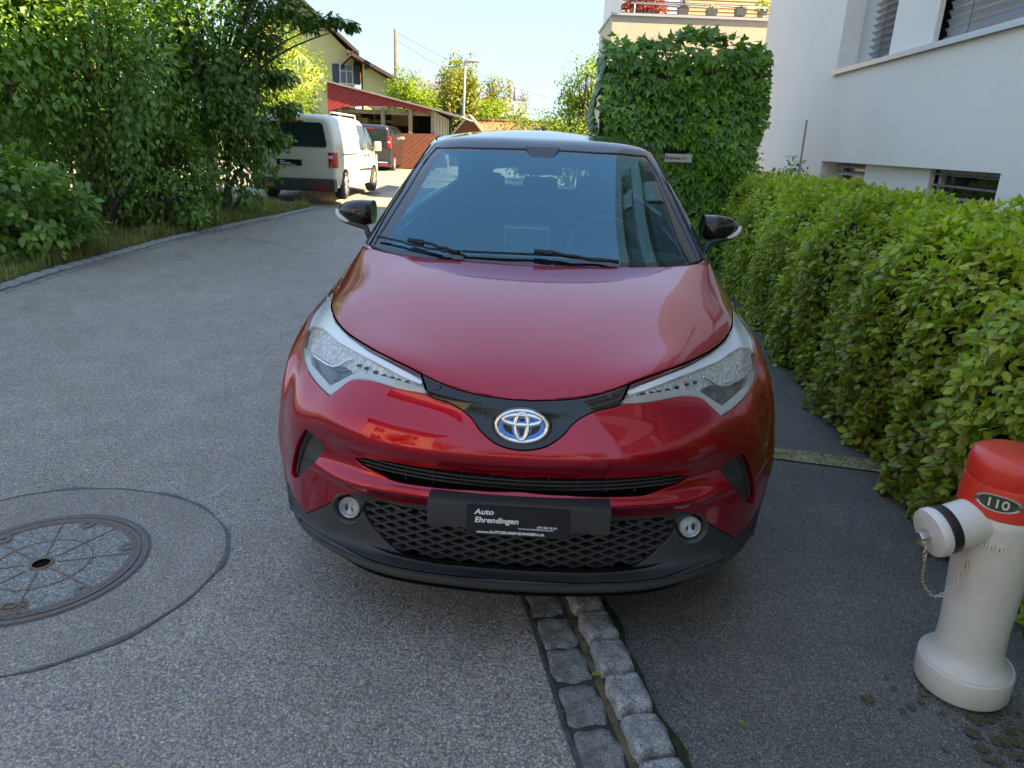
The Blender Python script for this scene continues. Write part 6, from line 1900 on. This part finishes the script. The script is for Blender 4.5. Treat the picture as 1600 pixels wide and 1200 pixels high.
        text_mesh('plate_text', 'www.AUTOEHRENDINGEN.ch', .022, m_letter, pl, Mx(-.30, .751), .0004, .0006, 0, 1.2)
        bg = MB().lathe([(.062, 0), (.062, .008), (.054, .010), (.053, .004), (.0001, .004)], 32, M=Matrix.Translation((-.12, -.002, 1.03)) @ Matrix.Rotation(R_(90), 4, 'X')).build('badge', m_trim, e, 40)
        for pts in ([(-.032, .036), (-.012, -.006), (.0, .010), (.012, -.006), (.032, .036)], [(-.044, .012), (-.020, -.044), (.0, -.008), (.020, -.044), (.044, .012)]):
            MB().tube([(-.12 + x, -.012, 1.03 + z) for x, z in pts], .0045, 6).build('badge_letter', m_silver, bg)
        MB().lathe([(.060, 0), (.060, .012), (.053, .012)], 32, M=Matrix.Translation((-.12, -.003, 1.03)) @ Matrix.Rotation(R_(90), 4, 'X'), cap=False).build('badge_rim', m_silver, bg, True)
    MB().box((0, L * .5, .30), (Wd - .2, L * .86, .12)).build('underbody', m_void, e)
    return e
m_pane2 = simple('van_window_glass', (.02, .03, .032), .04, spec=.8)
m_tyre2 = simple('dusty_tyre', (.06, .056, .05), .9)
m_alloy2 = simple('pale_alloy', (.50, .51, .52), .35, metal=.5)
m_vanw = simple('ivory_van_paint', (.66, .63, .50), .35, coat=.6)
m_vanb = simple('black_van_paint', (.014, .017, .024), .3, coat=1.0)
van('parked_van', 'ivory white delivery van with roof rails parked on the gravel under the tree', (-4.86, 15.75, YZ - .01), R_(-1.0), 4.86, 1.79, 1.80, m_vanw, .325)
van('parked_van', 'black van parked beyond the ivory van in front of the red shed', (-6.42, 31.0, .06), R_(0.5), 5.0, 1.95, 1.90, m_vanb, .34, dark=True)

# ================================================================== open shed with red gable boards
SY = 34.0
def sp(px, py, Y=SY): p = at_y(px, py, Y); return (p[0], p[2])
m_redwood = simple('red_stained_boards', (.33, .035, .04), .75, bumpk=.4, bscale=30, var=.12, vscale=5)
m_brownw = simple('brown_stained_boards', (.19, .065, .035), .8, bumpk=.4, bscale=30, var=.15, vscale=5)
m_oldwood = simple('old_timber', (.30, .22, .14), .85, var=.2, vscale=6)
m_greenw = simple('weathered_green_boards', (.30, .34, .27), .85, var=.25, vscale=3)
m_darkwood = simple('dark_wood', (.05, .037, .027), .95, var=.3, vscale=4)  # dark brown for the back wall and board backing
shed = empty('shed', (sp(600, 262)[0], SY, 0)); tag(shed, 'open timber shed with red diagonal boards under a sloping roof', 'shed')
so = np.array([shed.location.x, SY, 0])
def clip(poly, a, b, c):    # keep a*x+b*z+c>=0
    out = []; n = len(poly)
    for i in range(n):
        p, q = poly[i], poly[(i + 1) % n]; dp = a * p[0] + b * p[1] + c; dq = a * q[0] + b * q[1] + c
        if dp >= 0: out.append(p)
        if (dp >= 0) != (dq >= 0):
            t_ = dp / (dp - dq); out.append((p[0] + (q[0] - p[0]) * t_, p[1] + (q[1] - p[1]) * t_))
    return out
def boards(poly, ang, w, y, th, mat, name, parent, org):
    nx, nz = -math.sin(ang), math.cos(ang)
    ds = [nx * p[0] + nz * p[1] for p in poly]; d = min(ds); i = 0
    while d < max(ds):
        q = clip(clip(poly, nx, nz, -(d + .006)), -nx, -nz, (d + w - .006))
        if len(q) >= 3:
            MB().prism([(a - org[0], b) for a, b in q], th, ((1, 0, 0), (0, 0, 1), (0, -1, 0)), (0, y - org[1] + (.004 if i % 2 else 0), 0)).build(name, mat, parent)
        d += w; i += 1
arch_px = [(513, 178), (520, 172), (530, 169), (545, 167), (575, 165.5), (610, 166.5), (640, 170), (672, 177)]
top_px = [(674, 170.5), (511, 127.5)]
# split in convex-ish strips so clipping stays valid
ap = [sp(*p) for p in arch_px]; tr, tl = sp(674, 171), sp(511.5, 127.5)
def top_at(x): return tl[1] + (tr[1] - tl[1]) * (x - tl[0]) / (tr[0] - tl[0])
full = [tl] + [tr] + ap[::-1]
boards(full, R_(38), .17, SY - .05, .03, m_redwood, 'board', shed, so)
MB().prism([(a - so[0], b) for a, b in full], .03, ((1, 0, 0), (0, 0, 1), (0, 1, 0)), (0, -.045, 0)).build('board_backing', m_darkwood, shed)
fr = [sp(616, 208), sp(683, 210), sp(740, 262), sp(616, 264)]
fr = [sp(520, 206), sp(690, 209.5), sp(700, 262), sp(520, 264)]
boards(fr, R_(38), .17, SY - .02, .03, m_brownw, 'board', shed, so)
MB().prism([(a - so[0], b) for a, b in fr], .03, ((1, 0, 0), (0, 0, 1), (0, 1, 0)), (0, -.015, 0)).build('board_backing', m_darkwood, shed)
# right flank, running back
rx0, rz0 = sp(679, 175); _, rzb = sp(679, 209)
for k in range(12):
    y0 = k * .62
    MB().box((rx0 - so[0] + .02 * (k % 2), .3 + y0, (rz0 - .10 * k * .3) / 2 + 0), (.05, .55, rz0 - .05 * k * .0 - .02)).build('side_board', m_greenw, shed)
# posts, beam, back wall, stored timber
for px in (532, 598, 641, 676):
    x, _ = sp(px, 200); MB().box((x - so[0], .12, 1.35), (.17, .17, 2.7)).build('post', m_oldwood, shed)
x0, z0 = sp(516, 171); x1, z1 = sp(678, 175)
MB().box(((x0 + x1) / 2 - so[0], .25, z0 - .02), (x1 - x0, .12, .18)).build('beam', m_oldwood, shed)
MB().box(((x0 + x1) / 2 - so[0], 6.5, 1.4), (x1 - x0 + .3, .08, 2.8)).box((x0 - so[0] - .05, 3.2, 1.4), (.08, 6.4, 2.8)).build('back_wall', m_darkwood, shed)
# roof plane (sloping down to the right) with overhang
th = .07
rp = [(tl[0] - .25, tl[1] + .10), (sp(722, 183)[0], sp(722, 183)[1] + .05)]
V = [(rp[0][0] - so[0], -.25, rp[0][1]), (rp[1][0] - so[0], -.25, rp[1][1]), (rp[1][0] - so[0], 7.5, rp[1][1]), (rp[0][0] - so[0], 7.5, rp[0][1])]
V += [(a, b, c - th) for a, b, c in V]
mk('roof', V, [(0, 1, 2, 3), (7, 6, 5, 4), (0, 4, 5, 1), (1, 5, 6, 2), (2, 6, 7, 3), (3, 7, 4, 0)], simple('fibre_cement_roof', (.20, .22, .21), .8, var=.2), shed)
# stored things
m_plank = simple('stored_planks', (.42, .27, .13), .8, var=.2)
for (px, py, w, h, y) in ((549, 190, .5, .55, 1.2), (561, 188, .25, .8, 1.4), (570, 193, .45, .5, 1.3), (628, 187, .9, .55, 2.0), (596, 190, 1.6, .14, 1.8)):
    p = at_y(px, py, SY + y); bx = MB().box((0, 0, 0), (w, .6, h), bev=.01).build('timber_stack', m_plank); bx.location = (p[0], p[1], p[2]); bx['label'] = {549: 'low stack of orange planks at the left in the shed', 561: 'upright orange board at the left in the shed', 570: 'orange plank stack right of the upright board in the shed', 628: 'pale bundle of timber beside the middle shed post', 596: 'long horizontal plank across the middle of the shed'}[px]; bx['category'] = 'timber'
p = at_y(587, 185, SY + 1.0); lp_ = empty('leaning_pole', (p[0], p[1], 0)); tag(lp_, 'thin pale pole leaning inside the shed', 'pole')
MB().tube([(.18, .1, .9), (-.18, .3, 2.75)], .03, 6).build('pole_shaft', m_oldwood, lp_)
sgp = at_y(626, 215.5, SY - .12); s2 = MB().box((0, 0, 0), (.36, .015, .11)).build('notice_board', simple('white_notice', (.6, .6, .6), .5)); s2.location = tuple(sgp); tag(s2, 'small white notice screwed to the brown shed boards', 'sign')
text_mesh('notice_text', 'PRIVAT', .06, simple('notice_ink', (.12, .12, .14), .6), s2, Matrix.Translation((-.12, -.009, -.02)) @ Matrix(((1, 0, 0, 0), (0, 0, -1, 0), (0, 1, 0, 0), (0, 0, 0, 1))), .0005) if False else None

# ================================================================== yellow farmhouse
HY = 50.0
def hp_(px, py, Y=HY): p = at_y(px, py, Y); return (p[0], p[2])
m_yel = simple('yellow_render', (.74, .60, .26), .9, bumpk=.2, bscale=20, var=.06, vscale=1.0)
m_eave = simple('dark_eave_timber', (.055, .042, .04), .8)
m_tile = NT('clay_tiles'); _w = m_tile.voro(5); m_tile.set(Base_Color=m_tile.ramp(_w.outputs['Color'], [(0, (.24, .10, .055)), (.5, (.33, .14, .07)), (1, (.40, .20, .11))]), Roughness=.9); m_tile = m_tile.m
house = empty('farmhouse', (-12.0, HY, 0), R_(13)); tag(house, 'yellow farmhouse with dark eaves and shuttered windows behind the shed', 'house')
ho = np.array([-12.0, HY, 0])
pk = hp_(462, -10); e1 = hp_(558, 82)      # main gable right slope
gl = (pk[0] - (e1[0] - pk[0]), e1[1])
mw = [(gl[0] + .3, 0), (e1[0] - .25, 0), (e1[0] - .25, e1[1] - .25), (pk[0], pk[1] - .25), (gl[0] + .3, gl[1] - .25)]
wm = MB().prism([(a - ho[0], b) for a, b in mw], 9.0, ((1, 0, 0), (0, 0, 1), (0, 1, 0)), (0, 0, 0)).build('wall', m_yel, house)
def slope(a, b, y0, y1, th, mat, nm, parent=house):
    V = [(a[0] - ho[0], y0, a[1]), (b[0] - ho[0], y0, b[1]), (b[0] - ho[0], y1, b[1]), (a[0] - ho[0], y1, a[1])]; V += [(p[0], p[1], p[2] - th) for p in V]
    return mk(nm, V, [(0, 1, 2, 3), (7, 6, 5, 4), (0, 4, 5, 1), (1, 5, 6, 2), (2, 6, 7, 3), (3, 7, 4, 0)], mat, parent)
slope((pk[0], pk[1]), (e1[0] + .1, e1[1]), -.9, 9.3, .22, m_eave, 'roof'); slope(gl, (pk[0], pk[1]), -.9, 9.3, .22, m_eave, 'roof')
# lower wing in front-right
w0 = hp_(550, 85, HY - 1.2); w1 = hp_(660, 148, HY - 1.2)
ww = [(w0[0] + .35, 0), (w1[0] - .5, 0), (w1[0] - .5, w1[1] - .15), (w0[0] + .35, w0[1] - .45)]
MB().prism([(a - ho[0], b) for a, b in ww], 8.0, ((1, 0, 0), (0, 0, 1), (0, 1, 0)), (0, -1.0, 0)).build('wing_wall', m_yel, house)
slope((w0[0] - .6, w0[1] + .25), (w1[0], w1[1]), -1.9, 7, .22, m_eave, 'wing_roof')
slope((w0[0] - 1.0, w0[1] - .55), (w0[0] - .2, w0[1] + .2), -1.9, -.2, .15, m_eave, 'hood_roof')
for f in (.12, .5, .86):
    x = w0[0] + (w1[0] - w0[0]) * f; z = w0[1] + (w1[1] - w0[1]) * f; MB().box((x - ho[0], -1.25, z - .42), (.16, .5, .18)).build('purlin', m_eave, house)
m_hpane = simple('far_window_pane', (.05, .06, .07), .1, spec=.7); m_shut = simple('blue_grey_shutter', (.055, .075, .10), .7); m_wf = simple('white_window_frame', (.7, .7, .7), .6)
def fwin(px, py, w, h, Y, sh_l, sh_r):
    p = at_y(px, py, Y); x, z = p[0] - ho[0], p[2]
    w_ = MB().box((x, Y - HY - .03, z), (w, .05, h)).build('window', m_hpane, house)
    MB().box((x, Y - HY - .065, z), (.06, .03, h)).box((x, Y - HY - .064, z + h * .17), (w, .03, .05)).box((x - w / 2, Y - HY - .066, z), (.07, .03, h)).box((x + w / 2, Y - HY - .066, z), (.07, .03, h)).box((x, Y - HY - .067, z + h / 2), (w, .03, .07)).box((x, Y - HY - .067, z - h / 2), (w + .2, .08, .08)).build('frame', m_wf, w_)
    for k, on in ((-1, sh_l), (1, sh_r)):
        if on: MB().box((x + k * (w / 2 + .26), Y - HY - .05, z), (.46, .05, h + .05)).build('shutter', m_shut, house)
fwin(458, 109, .85, 1.15, HY, True, True); fwin(541, 116, .80, 1.15, HY, True, True)
# roof tower with red tiles and the grey-roofed building behind
p = at_y(599, 107, 58); ch = MB().box((0, 0, 0), (1.0, 1.0, 1.3)).build('chimney_block', m_tile, house); ch.location = (p[0] - ho[0], 8, p[2] - .4)
gb_ = empty('grey_roof_building', (-6, 72, 0)); tag(gb_, 'building with long flat grey roof behind the garden trees', 'building')
a = at_y(632, 121, 72); b = at_y(740, 128, 72)
MB().box(((a[0] + b[0]) / 2 + 6, 4, 3.2), (b[0] - a[0] - .6, 8, 6.4)).build('wall', simple('pale_grey_render', (.40, .40, .38), .9), gb_)
V = [(a[0] + 6 - .3, -.8, a[2] - 1.6), (b[0] + 6 + .3, -.8, b[2] - 1.6), (b[0] + 6, 6, b[2] + .35), (a[0] + 6, 6, a[2] + .35)]; V += [(x, y, z - .2) for x, y, z in V]
mk('roof', V, [(0, 1, 2, 3), (7, 6, 5, 4), (0, 4, 5, 1), (1, 5, 6, 2), (2, 6, 7, 3), (3, 7, 4, 0)], simple('grey_sheet_roof', (.17, .18, .19), .7), gb_)
# terrace building on the rise
tb = at_y(743, 183, 80); te = at_y(823, 186, 80)
ter = empty('terrace_building', (tb[0], 80, 0)); tag(ter, 'distant pale terrace building with railing and potted plants on its roof', 'building')
wdt = te[0] - tb[0]
MB().box((wdt / 2, 4, tb[2] / 2 - .3), (wdt, 8, tb[2])).build('wall', simple('pale_render', (.55, .53, .50), .9), ter)
MB().box((wdt / 2, 3.9, tb[2] + .35), (wdt + .5, 8.6, .45)).build('terrace_slab', simple('light_slab', (.6, .58, .55), .8), ter)
for k in range(9):
    MB().tube([(wdt * k / 8, -.3, tb[2] + .55), (wdt * k / 8, -.3, tb[2] + 1.6)], .035, 6).build('railing_post', m_wf, ter)
MB().tube([(0, -.3, tb[2] + 1.6), (wdt, -.3, tb[2] + 1.6)], .04, 6).build('railing', m_wf, ter)
MB().box((wdt / 2 + .1, -.28, tb[2] + 1.05), (wdt - .3, .02, .8)).build('glass_panel', simple('milky_glass', (.45, .50, .50), .2), ter)
ztop = tb[2] + .57
def roofplant(px, label, r, h, cols, sd, cat='potted plant'):
    p = at_y(px, 178, 81); e_ = empty('potted_plant', (p[0], 81, ztop)); tag(e_, label, cat)
    MB().lathe([(.22, 0), (.3, .45)], 12).build('pot', m_pot, e_)
    k = 260; rr = np.random.default_rng(sd); v = rnd_dir(k, rr) * np.array([r, r, h / 2]) * (rr.random((k, 1)) ** .5) + np.array([0, 0, .45 + h / 2])
    leaves(e_, v, rnd_dir(k, rr), rnd_dir(k, rr), np.full(k, .22), LT_SIMPLE, leaf_mat('terrace_leaf', cols, .35), cloud='foliage')
roofplant(762, 'red-leaved plant on the distant roof terrace', .9, 1.8, [(.45, .06, .03), (.35, .05, .05)], 1)
roofplant(778, 'tall wispy grey-green plant on the distant roof terrace', 1.3, 3.6, [(.20, .24, .14), (.25, .28, .18)], 2)
roofplant(792, 'yellow plant near the middle of the distant roof terrace', .7, 1.2, [(.35, .32, .06)], 3)
roofplant(815, 'pinkish bush at the right end of the distant roof terrace', .9, 1.9, [(.28, .14, .14), (.20, .22, .10)], 4)
for px, l in ((797, 'left of the two closed parasols on the distant terrace'), (804, 'right of the two closed parasols on the distant terrace')):
    p = at_y(px, 160, 81); e_ = empty('closed_parasol', (p[0], 81, ztop)); tag(e_, l, 'parasol', 'closed parasols on the roof terrace')
    MB().lathe([(.03, 0), (.03, 1.2), (.22, 1.3), (.12, 2.4), (.02, 3.0)], 10).build('folded_canopy', simple('parasol_cloth', (.30, .26, .22), .9), e_, True)

# ================================================================== lamp post, wooden pole, wires
lt = at_y(727, 97, 43.0)
lamp = empty('street_lamp', (at_y(724, 200, 43)[0] + .0, 43.0, 0)); tag(lamp, 'slim grey street lamp with flat curved head beyond the car roof', 'street lamp')
m_gal = simple('galvanised_steel', (.36, .38, .38), .5, metal=.5)
hL = lt[2]
MB().tube([(0, 0, 0), (0, 0, hL * .55), (.06, 0, hL - .1)], [.085, .07, .055], 12).build('pole', m_gal, lamp, True)
MB().tube(catmull([(.05, 0, hL - .18), (.10, 0, hL + .02), (.35, 0, hL + .08), (.75, 0, hL + .06), (1.0, 0, hL - .03)], 4), [.07, .08, .09, .10, .11, .11, .11, .11, .11, .10, .09, .08, .07, .06, .05, .03, .02][:17], 8).build('lamp_head', m_gal, lamp, True)
pt = at_y(619, 46, 48.0)
wp = empty('utility_pole', (at_y(619, 170, 48)[0], 48.0, 0)); tag(wp, 'thin wooden utility pole in front of the yellow farmhouse', 'pole')
MB().tube([(0, 0, 0), (.02, 0, pt[2])], [.14, .10], 12).build('pole', simple('grey_weathered_wood', (.13, .12, .085), .85, var=.2), wp, True)
for (z0_, x1_, y1_, z1_, lb) in ((pt[2] - .15, 2.2, 66, 5.2, 'upper thin wire sagging right from the utility pole'), (pt[2] - .6, 1.8, 66, 4.0, 'lower thin wire sagging right from the utility pole')):
    a = np.array([pt[0], 48, z0_]); b = np.array([x1_, y1_, z1_])
    tag(MB().tube([tuple(a + (b - a) * t_ - np.array([0, 0, 1.2 * 4 * t_ * (1 - t_) * .35])) for t_ in np.linspace(0, 1, 16)], .012, 4).build('overhead_wire', m_rub), lb, 'wire', 'wires from the utility pole')

# low tiled roof and small gable
tA = at_y(738, 190, 45); tB = at_y(842, 190, 45)
gr = empty('garden_outbuilding', (tA[0], 45, 0)); tag(gr, 'low outbuilding with long clay tile roof just above the car roof', 'outbuilding')
wd_ = tB[0] - tA[0] + 1.5
MB().box((wd_ / 2, 1.5, .8), (wd_, 3, 1.6)).build('wall', m_cream, gr)
mbr = MB()
for r in range(7):
    y0 = .75 - .45 * r + .9; z = tA[2] + .02 - .16 * r
    for cidx in range(int(wd_ / .24)):
        mbr.box((cidx * .24 + .12, y0 + 1.2 - 1.6, z), (.225, .50, .035), M=Matrix.Rotation(R_(20), 4, 'X'))
o = mbr.build('roof_tiles', m_tile, gr); o['kind'] = 'stuff'
mbr = MB()
for cidx in range(int(wd_ / .30)): mbr.lathe([(.09, -.13), (.11, .13)], 8, (cidx * .30 + .15, 1.4, tA[2] + .14), M=Matrix.Rotation(R_(90), 4, 'Y'))
o = mbr.build('ridge_tiles', simple('dark_ridge_tile', (.14, .08, .06), .9), gr); o['kind'] = 'stuff'
sgab = at_y(733, 178, 42)
sg_ = empty('gabled_hut', (sgab[0], 42, 0)); tag(sg_, 'little wooden gabled hut at the end of the shed beside the lamp post', 'hut')
h_ = sgab[2]
MB().prism([(-.8, 0), (.8, 0), (.8, h_ - .95), (0, h_ - .12), (-.8, h_ - .95)], 2.5, ((1, 0, 0), (0, 0, 1), (0, 1, 0)), (0, 0, 0)).build('wall', m_brownw, sg_)
for k in (-1, 1):
    MB().prism([(0, h_), (k * 1.0, h_ - 1.12), (k * 1.0, h_ - 1.24), (0, h_ - .12)], 3.0, ((1, 0, 0), (0, 0, 1), (0, 1, 0)), (0, -.25, 0)).build('roof_slope', m_oldwood if k > 0 else simple('slate', (.16, .17, .2), .7), sg_)

# ================================================================== garden trees beyond
def tree(label, c, r, h, mat, n, sd, size=.16, z0=.6, name='garden_tree', group=None, cat='tree', ry=None):
    return shrub(name, label, cat, c, r, ry or r, (h - z0) / 2, z0, n, size, mat, LT_SIMPLE, 3, 46, 0, sd, group, .25, .08, .35, .34)
G_ = 'garden trees beyond the gravel yard'
tree('bright lime shrub left of the red shed boards', (-10.7, 30.5), 1.8, 5.4, m_lime, 7000, 61, .15, .3, group=G_)
tree('lime green bush peeping over the van roof in front of the farmhouse', (-11.5, 36), 2.0, 6.0, m_lime, 6000, 62, .17, .3, group=G_)
tree('yellow-green bush under the farmhouse eave right of the utility pole', (-6.6, 45), 1.9, 5.1, m_lime, 5000, 63, .20, .5, group=G_)
tree('broad olive-yellow tree left of the street lamp', (-4.4, 47), 2.0, 5.8, m_olive, 8000, 64, .20, .4, group=G_)
tree('low yellow-green bush right of the street lamp foot', (-2.2, 48), 1.8, 4.3, m_lime, 4500, 65, .20, .3, group=G_)
tree('lime bush above the right end of the tile roof', (-.2, 47), 1.6, 3.4, m_lime, 3000, 66, .20, .3, group=G_)
tree('feathery grey-green treetop above the grey roof', (-5.0, 62), 1.5, 8.6, m_olive, 900, 67, .26, 4.2, group=G_)
tree('thin airy treetop right of the street lamp', (-2.2, 62), 1.6, 6.6, m_olive, 900, 70, .26, 3.2, group=G_)
tree('light green tree standing left of the ivy wall', (1.75, 26), 1.45, 3.7, m_lime, 6500, 68, .12, .2, group=G_)
tree('young tree with loose upright branches beside the ivy wall', (2.1, 25.5), .80, 4.5, m_lime, 1500, 69, .12, 2.2, group=G_)
tree('low green bushes closing the view behind the car roof', (.6, 30), 1.9, 2.6, m_mid, 4000, 71, .16, .0, group=G_)
tree('bush behind the left shrubs near the gravel yard', (-9.5, 18.5), 2.0, 4.5, m_mid, 6000, 72, .15, .2, group=G_)
tree('bush far left behind the shaded trees', (-14.0, 19), 2.6, 4.5, m_lime, 6000, 73, .18, .2, group=G_)
o = None
# far wooded skyline
P = np.stack([rng.uniform(-160, 160, 9000), rng.uniform(120, 170, 9000), np.zeros(9000)], 1)
P[:, 2] = rng.random(9000) * (3.2 + 1.2 * np.sin(P[:, 0] * .06) + .8 * np.sin(P[:, 0] * .21))
o = leaves(None, P, rnd_dir(9000), rnd_dir(9000) + np.array([0, -.4, .6]), np.full(9000, 2.2), LT_SIMPLE, leaf_mat('far_wood', [(.05, .08, .03), (.08, .11, .04)], .2), cloud='far_woodland'); tag(o, 'distant band of woodland along the horizon', 'woodland', kind='stuff')

# ================================================================== what stands behind the camera (mirrored in the paint and glass)
nb_ = empty('neighbour_house', (-9.6, -7.6, 0), R_(40)); tag(nb_, 'cream house behind the viewer that mirrors in the bonnet and bumper', 'house')
MB().box((0, 0, 3.2), (9, 7, 6.4)).build('wall', m_cream, nb_)
MB().prism([(-5.1, 6.4), (5.1, 6.4), (0, 9.4)], 8.2, ((1, 0, 0), (0, 0, 1), (0, 1, 0)), (0, -4.1, 0)).build('roof', m_tile, nb_)
for k in (-2.6, 0, 2.6):
    for z in (1.6, 4.4):
        w_ = MB().box((k, 3.53, z), (1.1, .06, 1.4)).build('window', m_hpane, nb_); MB().box((k, 3.57, z), (.07, .04, 1.4)).build('frame', m_wf, w_)
for k in (-1.6, 1.6):
    for z in (1.6, 4.4):
        w_ = MB().box((4.53, k, z), (.06, 1.1, 1.4)).build('window', m_hpane, nb_); MB().box((4.57, k, z), (.04, .07, 1.4)).build('frame', m_wf, w_)
tree('round tree behind the viewer left of the road', (-4.6, -3.6), 1.1, 3.4, m_lime, 2600, 81, .16, 1.0, 'street_tree')
tree('second tree behind the viewer at the road side', (-4.6, -12.0), 2.3, 6.5, m_mid, 3500, 82, .2, 1.2, 'street_tree')
tree('tree behind the viewer on the driveway side', (3.2, -15.0), 2.5, 6.5, m_mid, 3500, 83, .2, 1.2, 'street_tree')
tree('tree closing the road far behind the viewer', (-.6, -24.0), 3.4, 7.0, m_lime, 4500, 84, .26, .6, 'street_tree')
